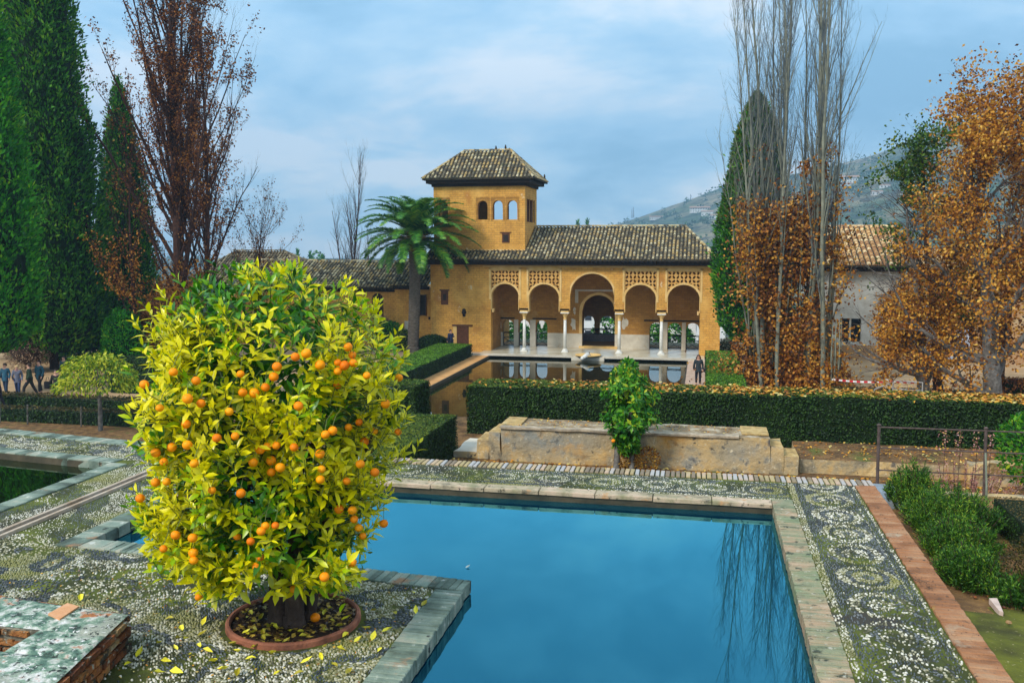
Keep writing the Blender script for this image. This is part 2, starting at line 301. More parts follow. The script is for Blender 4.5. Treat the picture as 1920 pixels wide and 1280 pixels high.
def vn(x, y, s=1.0, seed=0):
    """smooth value noise 0..1, vectorised"""
    x = np.asarray(x, float) * s + seed * 17.3; y = np.asarray(y, float) * s + seed * 7.7
    xi = np.floor(x); yi = np.floor(y); fx = x - xi; fy = y - yi; fx = fx * fx * (3 - 2 * fx); fy = fy * fy * (3 - 2 * fy)
    h = lambda a, b: np.modf(np.abs(np.sin(a * 127.1 + b * 311.7 + seed * 13.1) * 43758.5453))[0]
    return (h(xi, yi) * (1 - fx) + h(xi + 1, yi) * fx) * (1 - fy) + (h(xi, yi + 1) * (1 - fx) + h(xi + 1, yi + 1) * fx) * fy
def fbm(x, y, s=1.0, seed=0, o=4):
    return sum(vn(x, y, s * 2 ** k, seed + k) * .5 ** k for k in range(o)) / sum(.5 ** k for k in range(o))

# ================================================================== GROUND
GZ = -5.1
PX0, PX1, PY0, PY1 = -14.8, -0.95, 30.0, 62.5      # the far garden pool
mb = MB()
for a, b, c, d in ((-220, -60, PX0, 72), (PX1, -60, 220, 72), (PX0, -60, PX1, PY0), (PX0, PY1, PX1, 72)):
    mb.quad((a, b, GZ), (c, b, GZ), (c, d, GZ), (a, d, GZ))
struct('garden_ground', mb, GROUND)
# distant terrain: falls away behind the palace, rises to the hill on the right
prof_a = np.array([-3, -.109, -.069, -.04, -.012, .021, .07, .139, .17, .2, .23, .273, .307, .5, .9, 3])
prof_e = np.array([-.012, .019, .030, .040, .049, .060, .068, .082, .091, .105, .117, .130, .138, .16, .12, .05])
def terrain(x, y):
    a = x / y; e = np.interp(a, prof_a, prof_e); e = np.where(a < -.109, .019 - (-.109 - a) * .36, e); e = np.maximum(e, -.016)
    yc = 1500.
    t = np.clip((y - 260) / (yc - 260), 0, 1); s_ = t ** 1.25
    drop = np.clip((y - 73) / 60, 0, 1); drop = drop * drop * (3 - 2 * drop)
    zlow = GZ - 26 * drop
    ztop = H + e * yc
    z = zlow + (ztop - zlow) * s_ - np.clip((y - yc) / 1500, 0, 1) * 60
    n = fbm(x, y, 1 / 160., 3, 5) - .5
    return z + n * np.clip((y - 150) / 900, 0, 1) * np.where(e > 0.01, 34, 8) * (1 - .65 * (np.abs(t - 1) < .12))
ys = np.concatenate([np.linspace(72, 150, 24), np.linspace(156, 600, 60), np.linspace(610, 2200, 130), np.linspace(2240, 2500, 6)])
us = np.linspace(-1.4, 1.6, 260)
YY, UU = np.meshgrid(ys, us, indexing='ij'); XX = UU * YY * 1.05
ZZ = terrain(XX, YY); nn = len(us)
idx = np.arange(len(ys) * nn).reshape(len(ys), nn)
Fq = np.stack([idx[:-1, :-1], idx[:-1, 1:], idx[1:, 1:], idx[1:, :-1]], -1).reshape(-1, 4)
m_, t, p, o_ = newmat('hillside')
n1 = tex(t, .012, 8, .68); n2 = tex(t, .05, 6, .7)
c = ramp(t, [(.34, (.035, .075, .03)), (.46, (.08, .12, .05)), (.54, (.20, .18, .10)), (.66, (.34, .27, .16))], n1)
r2 = ramp(t, [(.44, (.012, .038, .018)), (.52, (1, 1, 1))], n2); cc = mixc(t, (c, 0), (r2, 0), .75, 'MULTIPLY')
t.links.new(cc[0].outputs[cc[1]], p.inputs['Base Color']); p.inputs['Roughness'].default_value = 1
HILLM = m_
ter = npmesh('hills', np.stack([XX, YY, ZZ], -1).reshape(-1, 3), Fq, HILLM, smooth=True); tag(ter, kind='structure')

mb = MB(); mb.quad((-40, 28, GZ + .004), (-19, 28, GZ + .004), (-19, 38.6, GZ + .004), (-37.5, 38.6, GZ + .004)); struct('left_garden_bed', mb, SOIL)
# far garden pool water and paths
mb = MB(); mb.quad((PX0 - .05, PY0, -5.24), (PX1 + .05, PY0, -5.24), (PX1 + .05, PY1 + .1, -5.24), (PX0 - .05, PY1 + .1, -5.24))
struct('garden_pool_water', mb, WATER2)
mb = MB()
mb.box(PX0 - .06, PY0, -5.6, PX0 + .02, PY1, -5.09); mb.box(PX1 - .02, PY0, -5.6, PX1 + .06, PY1, -5.09); mb.box(PX0 - .06, PY1 - .02, -5.6, PX1 + .06, PY1 + .1, -5.09); mb.box(PX0, PY0 - .1, -5.6, PX1, PY0, -5.09)
struct('pool_rim', mb, WATER_STONE)
PATHB = m_brick('orange_path_brick', (.60, .30, .12), (.50, .22, .08), (.36, .20, .09), .28, .28, [(.7, .58, .68, (.55, .42, .26))])
mb = MB(); mb.quad((-15.92, 30, -5.096), (-14.86, 30, -5.096), (-14.86, 62.6, -5.096), (-15.92, 62.6, -5.096)); struct('left_path', mb, m_noise('orange_path', [(.3, (.50, .24, .08)), (.7, (.66, .38, .15))], 1.4, .85, b=.3, stain=[(6, .6, .7, (.35, .2, .08))]))
mb = MB(); mb.quad((-.89, 30, -5.096), (.22, 30, -5.096), (.22, 62.6, -5.096), (-.89, 62.6, -5.096)); struct('right_path', mb, m_noise('pink_path', [(.3, (.42, .28, .20)), (.7, (.62, .46, .36))], 3, .8, b=.3))

# ================================================================== NEAR TERRACE
POOL = dict(x0=-5.65, x1=.79, y1=9.95)
BZ = -.014
def outer(x):   # back outer edge of the terrace
    return float(np.interp(x, [-13, -10.5, -8.1, -4, 2.02], [12.15, 11.76, 11.40, 11.17, 11.24]))
terr = thing('terrace', None, None, (0, 0, 0)); tag(terr, kind='structure')
slab = MB()
slab.prism([(.81, 1), (1.99, 1), (1.99, 11.2), (.81, 11.2)], -5.6, BZ)
slab.prism([(-7.41, 9.97), (.81, 9.97), (.81, 11.2), (-4, 11.15), (-7.41, 11.32)], -5.6, BZ)
slab.prism([(-14, 10.98), (-7.41, 10.15), (-7.41, 11.32), (-8.1, 11.38), (-10.5, 11.74), (-14, 12.26)], -5.6, BZ)
slab.prism([(-7.41, 1), (-5.67, 1), (-5.67, 9.97), (-7.41, 9.97)], -5.6, BZ)
slab.prism([(-5.67, 1), (-1.87, 1), (-1.87, 7.10), (-5.67, 7.41)], -5.6, BZ)
slab.prism([(-14, .6), (1.99, .6), (1.99, 1), (-14, 1)], -5.6, BZ)
so_ = slab.obj('slab', [BED, WATER_STONE], terr)
for pl_ in so_.data.polygons: pl_.material_index = 0 if abs(pl_.normal.z) > .5 else 1
mb = MB(); mb.add([(-5.67, 1, -.115), (.81, 1, -.115), (.81, 9.97, -.115), (-5.67, 9.97, -.115)], [(0, 1, 2, 3)]); struct('pool_water', mb, WATER1)
mb = MB(); mb.add([(-14, 1, -.10), (-7.4, 1, -.10), (-7.4, 10.2, -.10), (-14, 11.0, -.10)], [(0, 1, 2, 3)]); struct('dark_pool_water', mb, WATER3)

def brick_meshes(name, l, w, h, mat, k=4, jit=.003):
    out_ = []
    for i in range(k):
        mb = MB(); b = min(.006, l * .12)
        j = lambda: R.uniform(-jit, jit)
        z0, z1, z2 = -h, -b, 0
        vs = [(sx * l / 2 , sy * w / 2, z0) for sx, sy in ((-1, -1), (1, -1), (1, 1), (-1, 1))]
        vs += [(sx * l / 2 + j(), sy * w / 2 + j(), z1) for sx, sy in ((-1, -1), (1, -1), (1, 1), (-1, 1))]
        vs += [(sx * (l / 2 - b) + j(), sy * (w / 2 - b) + j(), z2 + j() * .6) for sx, sy in ((-1, -1), (1, -1), (1, 1), (-1, 1))]
        fs = [(0, 3, 2, 1), (8, 9, 10, 11)] + [(a + i_, a + (i_ + 1) % 4, a + 4 + (i_ + 1) % 4, a + 4 + i_) for a in (0, 4) for i_ in range(4)]
        me = bpy.data.meshes.new(name); me.from_pydata(vs, [], fs); me.materials.append(mat); me.update(); out_.append(me)
    return out_
def brick_row(parent, A, B, width, pitch, mat, gap=.006, h=.11, z=0.004, side=1, name='brick'):
    """bricks laid across a strip from A to B; strip lies on the left (side=1) or right of A->B"""
    A = Vector((A[0], A[1])); B = Vector((B[0], B[1])); d = (B - A); n = max(1, round(d.length / pitch)); d_ = d.normalized(); nrm = Vector((-d_.y, d_.x)) * side
    ms = brick_meshes(name, d.length / n - gap, width, h, mat); ang = math.atan2(d_.y, d_.x); pw = wloc(parent)
    for i in range(n):
        q = A + d * ((i + .5) / n) + nrm * (width / 2 + R.uniform(-.003, .003))
        o = bpy.data.objects.new(name, ms[i % 4]); COL.objects.link(o); o.parent = parent
        o.location = Vector((q.x, q.y, z + R.uniform(-.0025, .0025))) - pw
        o.rotation_euler = (R.uniform(-.01, .01), R.uniform(-.01, .01), ang + (math.pi if R.random() < .5 else 0) + R.uniform(-.008, .008))
def coping(name): o = thing(name, None, None, (0, 0, 0)); return tag(o, kind='structure')
cpr = coping('pool_coping')
brick_row(cpr, (.79, 4.4), (.79, 9.95), .225, .042, COP_PINK, side=-1)                 # right coping, bricks on edge
brick_row(cpr, (-5.65, 9.95), (.79, 9.95), .20, .62, COP_SLAB, side=1, gap=.01, h=.045)         # back coping slabs
brick_row(cpr, (.79, 9.95), (1.015, 9.95), .22, .225, COP_PINK, side=1)
cpo = coping('terrace_edge')
brick_row(cpo, (1.79, 4.4), (1.79, 10.98), .225, .075, COP_TERRA, side=-1, z=.006)
brick_row(cpo, (-4.0, 10.94), (2.015, 10.99), .24, .062, BACK_BR, side=1, gap=.014, z=.004)
brick_row(cpo, (-8.1, 11.16), (-4.0, 10.94), .24, .11, COP_GREEN, side=1, z=.004)
brick_row(cpo, (-10.5, 11.52), (-8.1, 11.16), .24, .12, COP_GREEN, side=1, z=.004)
brick_row(cpo, (-13.5, 11.95), (-10.5, 11.52), .24, .14, COP_GREEN, side=1, z=.004)
cpp = coping('platform_coping')
brick_row(cpp, (-1.85, 3.6), (-1.85, 6.88), .24, .06, COP_GREEN, side=1, gap=.005)
brick_row(cpp, (-5.40, 7.41), (-1.85, 7.12), .235, .06, COP_GREEN, side=-1, gap=.004)
brick_row(cpp, (-5.65, 7.2), (-5.65, 9.95), .24, .20, COP_GREEN, side=1, gap=.008)
brick_row(cpp, (-5.89, 7.43), (-5.40, 7.41), .235, .245, COP_GREEN, side=-1, gap=.008)
cpd = coping('dark_pool_coping')
brick_row(cpd, (-7.43, 4.0), (-7.43, 10.15), .23, .16, COP_GREEN, side=-1, gap=.006)
brick_row(cpd, (-14, 11.0), (-7.43, 10.15), .22, .18, COP_GREEN, side=1, gap=.006)
rill = MB(); rill.box(-6.70, 2, -.1, -6.66, 9.95, .02); rill.box(-6.585, 2, -.1, -6.545, 9.95, .02)
struct('rill_kerb', rill, m_noise('rill_stone', [(.3, (.30, .20, .12)), (.7, (.55, .47, .38))], 4, .8, b=.4, bscale=30))
mb = MB(); mb.quad((-6.66, 2, BZ + .004), (-6.585, 2, BZ + .004), (-6.585, 9.95, BZ + .004), (-6.66, 9.95, BZ + .004)); struct('rill_bed', mb, WATER_STONE)

# pebble mosaic ----------------------------------------------------
RC = (-2.95, 6.07)
def pebble_field(rects, pat, sp=(.0235, .0185), y0cut=4.6):
    P, A, K, S = [], [], [], []
    for (x0, y0, x1, y1) in rects:
        nx = int((x1 - x0) / sp[0]); ny = int((y1 - y0) / sp[1])
        gx, gy = np.meshgrid(np.arange(nx), np.arange(ny))
        px = x0 + (gx + .5 + (gy % 2) * .5) * sp[0] + RN.uniform(-.008, .008, gx.shape); py = y0 + (gy + .5) * sp[1] + RN.uniform(-.007, .007, gx.shape)
        px = px.ravel(); py = py.ravel(); ok = (px < x1 - .01) & (py > y0cut)
        px = px[ok]; py = py[ok]; k, a, s = pat(px, py); ok = k >= 0
        P.append(np.stack([px, py], 1)[ok]); A.append(a[ok]); K.append(k[ok]); S.append(s[ok])
    return np.concatenate(P), np.concatenate(A), np.concatenate(K), np.concatenate(S)
def pebble_mesh(name, P, A, K, S, parent, cheap=False):
    n = len(P); m6 = 6; ang = np.arange(m6) * 2 * np.pi / m6
    la = (.0122 * S * RN.uniform(.75, 1.2, n)); wa = la * RN.uniform(.5, .78, n); hh = .009 * RN.uniform(.6, 1.4, n)
    wa = np.where(K == 0, wa * .6, wa)
    ca, sa = np.cos(A), np.sin(A); V = np.empty((n, 13, 3))
    for ring, (rs, hs) in enumerate(((1.0, -.2), (.78, .75))):
        for j in range(m6):
            rr = 1 + RN.uniform(-.13, .13, n); ex = np.cos(ang[j]) * la * rs * rr; ey = np.sin(ang[j]) * wa * rs * rr
            V[:, ring * 6 + j, 0] = P[:, 0] + ex * ca - ey * sa; V[:, ring * 6 + j, 1] = P[:, 1] + ex * sa + ey * ca; V[:, ring * 6 + j, 2] = BZ + hh * hs
    V[:, 12, 0] = P[:, 0]; V[:, 12, 1] = P[:, 1]; V[:, 12, 2] = BZ + hh
    if cheap:
        V = V[:, [0, 1, 2, 3, 4, 5, 12]]; f = [(j, (j + 1) % 6, 6) for j in range(6)]; Fq = (np.arange(n)[:, None, None] * 7 + np.array(f)[None]).reshape(-1, 3)
        return tag(npmesh(name, V.reshape(-1, 3), Fq, [PEB_L, PEB_D], parent, np.repeat(1 - K, 6), smooth=True), kind='stuff')
    f = [(j, (j + 1) % 6, 6 + (j + 1) % 6) for j in range(6)] + [(j, 6 + (j + 1) % 6, 6 + j) for j in range(6)] + [(6 + j, 6 + (j + 1) % 6, 12) for j in range(6)]
    Fq = (np.arange(n)[:, None, None] * 13 + np.array(f)[None]).reshape(-1, 3)
    o = npmesh(name, V.reshape(-1, 3), Fq, [PEB_L, PEB_D], parent, np.repeat(1 - K, len(f)), smooth=True)
    return tag(o, kind='stuff')
def moss(x, y): return fbm(x, y, 1.6, 21, 4)
def pat_back(x, y):
    v = (y - 10.20) / .76; u = np.modf((x + 20) / .62)[0] - .5
    k = np.ones(len(x), int); a = RN.uniform(-.5, .5, len(x))
    r = np.sqrt((u / .40) ** 2 + ((v - .5) / .30) ** 2)
    k[(r > .78) & (r < 1.05)] = 0; k[(np.abs(v - .12) < .045) | (np.abs(v - .88) < .05)] = 0
    k[(r < .35)] = 0; k[(np.abs(u) > .44) & (np.abs(v - .5) < .25)] = np.where(RN.random(len(x)) < .5, 0, 1)[(np.abs(u) > .44) & (np.abs(v - .5) < .25)]
    a = np.where(r < 1.3, np.arctan2(v - .5, u) + np.pi / 2, a)
    k[(moss(x, y) > .66) & (RN.random(len(x)) < .7)] = -1
    return k, a, np.full(len(x), .95)
def pat_right(x, y):
    v = (x - 1.02) / .77; k = np.ones(len(x), int); f = fbm(x, y, 3.2, 5, 3); g = np.sin(y * 5.5 + 3.5 * f * np.sin(v * 6)) * np.cos((v - .5) * 9 + f * 4)
    u = np.modf((y + 20) / .60)[0] - .5; r = np.sqrt((u / .46) ** 2 + ((v - .52) / .30) ** 2) + (f - .5) * .25
    inn = (v > .20) & (v < .86); k[inn & (((r > .50) & (r < .74)) | (r > 1.06))] = 0; k[inn & (r < .16)] = 0
    k[(np.abs(v - .145) < .05) | (np.abs(v - .91) < .035)] = 0
    g = np.where(inn, r, 0)
    a = np.pi / 2 + RN.uniform(-.35, .35, len(x)) + np.where(inn, np.arctan2((v - .52) * .77, u * .6), 0)
    ms = moss(x, y) + .10 * (v > .15) * (v < .9) - (y > 9.3) * .12 - (y < 6) * .02
    k[(ms > .56) & (RN.random(len(x)) < np.minimum(.55, (ms - .53) * 4))] = -1
    return k, a, np.full(len(x), 1.0)
WALLX = lambda y: -3.86 + (5.38 - y) * .2
def pat_plat(x, y):
    f = fbm(x, y, 1.4, 9, 3); g = np.sin(f * 26 + x * 2); k = np.where(g > .72, 0, 1); a = f * 9 + RN.uniform(-.3, .3, len(x))
    ms = moss(x, y) - .04 + .07 * (x < -4.0) ; k[(ms > .54) & (RN.random(len(x)) < np.minimum(.6, (ms - .51) * 4))] = -1
    k[np.hypot(x - RC[0], y - RC[1]) < .53] = -1
    k[(x > -2.10) | (y > 7.41 - (x + 5.4) * .0817 - .245) & (x > -5.9)] = -1
    k[(x < WALLX(y) + .0) & (y < 5.50 + (-3.86 - x) * .08)] = -1
    k[(x < WALLX(y) + .30) & (y < 5.15) & (RN.random(len(x)) < .85)] = -1
    return k, a, RN.uniform(.8, 1.3, len(x))
def pat_left(x, y):
    f = fbm(x, y, 2.2, 31, 3); g = np.sin((x * .9 + y * .55) * 7 + f * 9); k = np.where(g > .35, 0, 1); a = np.pi / 2 + f * 2 + RN.uniform(-.4, .4, len(x))
    ms = moss(x, y); k[(ms > .57) & (RN.random(len(x)) < .6)] = -1
    k[(np.abs(x + 6.62) < .10)] = -1; k[(y < 7.45) & (x > -5.9)] = -1
    k[(x > -5.9) & (y < 9.9)] = -1
    return k, a, np.full(len(x), .95)
def pat_far(x, y):
    o_y = np.interp(x, [-13, -10.5, -8.1, -4], [12.15, 11.76, 11.40, 11.17]) - .25; i_y = 10.15 + np.clip(-7.43 - x, 0, 9) * .129 + .23
    f = fbm(x, y, 2.2, 33, 3); g = np.sin(f * 24); k = np.where(g > .4, 0, 1); a = f * 6
    ms = moss(x, y); k[(ms > .54) & (RN.random(len(x)) < .5)] = -1; k[(y > o_y) | (y < i_y)] = -1
    return k, a, np.full(len(x), 1.0)
mosaic = thing('pebble_paving', None, None, (0, 0, 0)); tag(mosaic, kind='structure')
for nm, rects, pat in (('pebbles', [(-5.9, 10.20, 1.01, 10.93)], pat_back), ('pebbles', [(1.02, 4.4, 1.785, 10.96)], pat_right), ('pebbles', [(-6.6, 4.2, -1.9, 7.45)], pat_plat),
                       ('pebbles', [(-7.18, 7.4, -5.9, 10.9), (-7.18, 4.6, -6.6, 7.4)], pat_left), ('pebbles', [(-12.5, 10.3, -5.9, 12.0)], pat_far)):
    pebble_mesh(nm, *pebble_field(rects, pat), mosaic, cheap=pat in (pat_back, pat_left, pat_far))

# ---- low brick wall in the near left corner
bw = thing('brick_wall', 'low L-shaped brick wall with lichened flat top in the near left corner', 'wall', (-4.2, 5.0, 0))
mb = MB()
K0, K1 = -3.86, -3.66
def wx(y): return K0 + (5.38 - y) * .2
for poly in ([(-6.2, 5.04), (wx(5.04), 5.04), (K0, 5.38), (-6.2, 5.60)], [(-4.27, 4.72), (wx(4.72), 4.72), (wx(5.04), 5.04), (-4.27, 5.04)], [(-6.2, 3.6), (wx(3.6), 3.6), (wx(4.72), 4.72), (-6.2, 4.72)]):
    mb.prism([(x - (.02 if x > -4.2 else 0), y) for x, y in poly], -.05, .235)
mb.prism([(-6.2, 4.70), (-4.26, 4.70), (-4.26, 5.06), (-6.2, 5.06)], -.05, .03)
mb.obj('core', MORTAR, bw)
def top_grid(poly, z, name):     # uneven mortared top
    (xa, ya), (xb, yb), (xc, yc), (xd, yd) = poly; nu, nv = 40, 18; mb = MB(); vs = []
    for i in range(nu + 1):
        for j in range(nv + 1):
            u, v = i / nu, j / nv
            x = (xa * (1 - u) + xb * u) * (1 - v) + (xd * (1 - u) + xc * u) * v; y = (ya * (1 - u) + yb * u) * (1 - v) + (yd * (1 - u) + yc * u) * v
            zz = z + (.010 * (float(fbm(x, y, 9, 3, 3)) - .5) if 0 < i < nu and 0 < j < nv else -.012)
            vs.append((x, y, zz))
    mb.add(vs, [(i * (nv + 1) + j, (i + 1) * (nv + 1) + j, (i + 1) * (nv + 1) + j + 1, i * (nv + 1) + j + 1) for i in range(nu) for j in range(nv)])
    return mb.obj(name, WALLTOP, bw, smooth=True)
top_grid([(-6.2, 5.045), (wx(5.045), 5.045), (K0, 5.385), (-6.2, 5.605)], .252, 'capping')
top_grid([(-4.275, 4.715), (wx(4.715), 4.715), (wx(5.043), 5.043), (-4.275, 5.043)], .252, 'capping')
top_grid([(-6.2, 3.6), (wx(3.6), 3.6), (wx(4.713), 4.713), (-6.2, 4.713)], .252, 'capping')
ang = math.atan2(-1.0, .2)
def face_bricks(A, B, zs, l, h, depth, name='brick', mat=RAWBR, off=0.0):
    A = Vector(A); B = Vector(B); d = B - A; d_ = d.normalized(); a = math.atan2(d_.y, d_.x)
    ms = []
    for i in range(4):
        mb = MB(); vs = []
        for sx in (-1, 1):
            for sy in (-1, 1):
                for sz in (-1, 1): vs.append((sx * l / 2 + R.uniform(-.008, .008), sy * depth / 2 + R.uniform(-.005, .005), sz * h / 2 + R.uniform(-.005, .005)))
        mb.add(vs, [(0, 1, 3, 2), (4, 6, 7, 5), (0, 4, 5, 1), (2, 3, 7, 6), (0, 2, 6, 4), (1, 5, 7, 3)])
        me = bpy.data.meshes.new(name); me.from_pydata(mb.v, [], mb.f); me.materials.append(mat); ms.append(me)
    for r_, z in enumerate(zs):
        s = -l / 2 + (l * .5 if r_ % 2 else 0) + .04
        while s < d.length + l * .2:
            q = A + d_ * min(max(s, l * .42), d.length - l * .42)
            o = bpy.data.objects.new(name, R.choice(ms)); COL.objects.link(o); o.parent = bw
            o.location = Vector((q.x, q.y, z + R.uniform(-.004, .004))) - wloc(bw); o.rotation_euler = (R.uniform(-.02, .02), R.uniform(-.03, .03), a + R.uniform(-.03, .03)); o.scale = (R.uniform(.88, 1.0), 1, R.uniform(.85, 1.05))
            s += l + .014
face_bricks((wx(4.0), 4.0), (wx(5.36), 5.36), (.03, .086, .142, .200), .19, .042, .05)
face_bricks((-5.9, 5.045), (-4.30, 5.045), (.075, .135, .205), .2, .040, .05)
face_bricks((-5.9, 5.60), (K0 - .02, 5.39), (.03, .09, .15, .205), .2, .042, .05)
mb = MB(); q = [G(90, 1150, .262), G(112, 1160, .262), G(148, 1136, .262), G(126, 1130, .262)]
mb.prism([(p_[0], p_[1]) for p_ in q], .20, .264); tag(mb.obj('brick', m_noise('fresh_orange_brick', [(.3, (.62, .28, .12)), (.7, (.74, .42, .24))], 6, .8, b=.3), bw), label='clean orange brick set into the lichened top')

# ---- planting ring with soil and litter under the orange tree
ring = thing('planting_ring', 'round terracotta planting ring of soil at the foot of the big orange tree', 'planter', (RC[0], RC[1], 0))
mb = MB(); nR = 64
prof = [(.455, -.03), (.458, .022), (.468, .034), (.484, .034), (.494, .022), (.496, -.03)]
mb.lathe(prof, nR, (RC[0], RC[1], 0), cap=False)
mb.obj('rim', m_noise('terracotta_ring', [(.3, (.16, .06, .035)), (.6, (.36, .13, .07)), (.8, (.46, .24, .15))], 6, .8, b=.5, bscale=40), ring, smooth=False)
nr = 24; vs = [(RC[0], RC[1], .0)]; fs = []
for i in range(1, nr + 1):
    for j in range(48):
        r_ = .46 * i / nr; a = j / 48 * 2 * math.pi; x = RC[0] + r_ * math.cos(a); y = RC[1] + r_ * math.sin(a)
        vs.append((x, y, -.006 + .022 * float(fbm(x, y, 14, 2, 3)) + .015 * math.exp(-(r_ / .2) ** 2)))
for j in range(48): fs.append((0, 1 + j, 1 + (j + 1) % 48))
for i in range(nr - 1):
    for j in range(48): fs.append((1 + i * 48 + j, 1 + (i + 1) * 48 + j, 1 + (i + 1) * 48 + (j + 1) % 48, 1 + i * 48 + (j + 1) % 48))
mb = MB(); mb.add(vs, fs); mb.obj('soil', m_noise('dark_soil', [(.3, (.015, .009, .006)), (.6, (.05, .028, .018)), (.8, (.10, .06, .04))], 14, .95, b=.8, bscale=90), ring, smooth=True)

# ================================================================== MID LEVEL (behind the near pool)
MZ = -1.6
mb = MB(); mb.prism([(-9.5, 11.0), (2.2, 11.0), (40, 11.0), (40, 22.2), (-9.5, 22.2)], -5.7, MZ); struct('lower_garden_bed', mb, SOIL)
# right-hand garden, just below the terrace edge
mb = MB(); nx, ny = 40, 50; vs = []
for i in range(nx + 1):
    for j in range(ny + 1):
        x = 1.995 + 14 * (i / nx) ** 1.5; y = 1 + 11.2 * j / ny
        z = -.30 - .05 * max(0, x - 2) ** .5 + .05 * (float(fbm(x, y, 1.5, 8, 3)) - .5) + (.16 if y < 7.2 else max(0, .16 - (y - 7.2) * .12)); vs.append((x, y, z))
mb.add(vs, [(i * (ny + 1) + j, (i + 1) * (ny + 1) + j, (i + 1) * (ny + 1) + j + 1, i * (ny + 1) + j + 1) for i in range(nx) for j in range(ny)])
lw_ = mb.obj('mossy_lawn', [MOSSY, SOIL], smooth=True); tag(lw_, kind='structure')
for pl_ in lw_.data.polygons: pl_.material_index = 1 if pl_.center.y > 8.0 + .5 * (pl_.center.x - 2.4) else 0
mb = MB(); mb.box(2.0, 12.1, -5.5, 30, 12.25, -.34); mb.box(2.0, .9, -5.5, 30, 1.0, -.2)
struct('garden_retaining_wall', mb, BENCHM)

# ================================================================== HEDGES
def hedge(label, b, group=None, side=HEDGE, topm=HTOP, leaf=.035, dens=900, faces='fltr', cat='hedge', slope=0, litter=0, litter_m=DRYLEAF, wob=.05, taper=.0):
    x0, y0, z0, x1, y1, z1 = b
    th = thing('hedge', label, cat, ((x0 + x1) / 2, (y0 + y1) / 2, z0), group)
    mb = MB(); ins = leaf * .55
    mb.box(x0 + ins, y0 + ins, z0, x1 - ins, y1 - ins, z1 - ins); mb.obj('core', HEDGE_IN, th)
    P, Nn = [], []
    def wobf(a, b_, s): return (fbm(a, b_, 1.3, s, 3) - .5) * 2 * wob
    def face(nu, u0, u1, v0, v1, fn, nrm):
        n = int(abs(u1 - u0) * abs(v1 - v0) * dens); u = RN.uniform(u0, u1, n); v = RN.uniform(v0, v1, n); P.append(fn(u, v)); Nn.append(np.tile(nrm, (n, 1)).astype(float)); return n
    st = lambda *a: np.stack(a, -1); n_side = 0
    if 'f' in faces: n_side += face(0, x0, x1, z0, z1, lambda u, v: st(u, y0 + wobf(u, v, 1) + RN.uniform(-.3, .5, len(u)) * leaf, v), (0, -1, .15))
    if 'k' in faces: n_side += face(0, x0, x1, z0, z1, lambda u, v: st(u, y1 + wobf(u, v, 4), v), (0, 1, .15))
    if 'l' in faces: n_side += face(0, y0, y1, z0, z1, lambda u, v: st(x0 + wobf(u, v, 2), u, v), (-1, 0, .15))
    if 'r' in faces: n_side += face(0, y0, y1, z0, z1, lambda u, v: st(x1 + wobf(u, v, 3), u, v), (1, 0, .15))
    if n_side:
        Ps = np.concatenate(P); Ns = np.concatenate(Nn); n = len(Ps); nn_ = unit(Ns + .75 * rdir(n)); D = unit(np.cross(nn_, rdir(n)) + np.array([0, 0, .5]))
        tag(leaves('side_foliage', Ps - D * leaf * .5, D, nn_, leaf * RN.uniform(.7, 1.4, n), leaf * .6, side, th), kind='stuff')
    P.clear(); Nn.clear()
    n = face(0, x0, x1, y0, y1, lambda u, v: st(u, v, z1 + wobf(u, v, 5) * .8), (0, 0, 1))
    Ps = np.concatenate(P); nn_ = unit(np.concatenate(Nn) + .6 * rdir(n)); D = unit(np.cross(nn_, rdir(n)) + np.array([0, 0, .25]))
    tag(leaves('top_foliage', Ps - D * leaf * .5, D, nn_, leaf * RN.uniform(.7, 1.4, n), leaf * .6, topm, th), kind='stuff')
    return th
def litter(name, label, x0, y0, x1, y1, z, n, size, mat=DRYLEAF, dens=None, cat='fallen leaves', w=None, zj=.02):
    x = RN.uniform(x0, x1, n * 3); y = RN.uniform(y0, y1, n * 3)
    pr = w(x, y) if w else np.ones(len(x)); ok = RN.random(len(x)) < pr; x = x[ok][:n]; y = y[ok][:n]; n = len(x)
    nn_ = unit(np.tile([0., 0, 1], (n, 1)) + .45 * rdir(n)); D = np.cross(nn_, rdir(n))
    o = leaves(name, np.stack([x, y, z + RN.uniform(0, zj, n)], 1), D, nn_, size * RN.uniform(.6, 1.3, n), size * .6 * RN.uniform(.7, 1.2, n), mat)
    return tag(o, label, cat, kind='stuff')

hedge('long dark clipped hedge strewn with orange leaves behind the stone bench', (-5.33, 20.2, MZ, 14.5, 21.45, -.47), leaf=.055, dens=900, faces='fl')
litter('fallen_leaves', 'orange leaves scattered over the top of the long hedge', -5.2, 20.25, 14.4, 21.4, -.46, 4200, .11, w=lambda x, y: np.clip((x + 6) / 12, .06, 1) * (.25 + fbm(x, y, .9, 3, 3) * 1.2) * (.5 + (y - 20.2) * .5))
hedge('dark clipped hedge block left of the gap with water beyond', (-9.4, 20.1, MZ, -6.55, 21.3, -.52), leaf=.055, dens=900, faces='fr')
hedge('low green box hedge beside the left end of the stone bench', (-6.5, 13.2, MZ, -5.02, 18.2, -.76), leaf=.04, dens=1600, faces='fr', side=HEDGE)
hedge('long clipped hedge with bright green top left of the far pool', (-18.45, 40, GZ, -15.95, 62, -4.22), leaf=.10, dens=230, faces='fr', topm=HTOP_G)
hedge('flat-topped green hedge right of the path where a woman walks', (.26, 40, GZ, 2.25, 61.5, -4.22), leaf=.10, dens=260, faces='flr', topm=HTOP_G)
litter('fallen_leaves', 'few yellow leaves on the green hedge top by the right path', .3, 50, 2.2, 61, -4.2, 260, .14)
litter('fallen_leaves', 'brown leaf litter on the soil at the foot of the stone bench', -5, 16.9, 10, 17.75, MZ + .01, 900, .09)
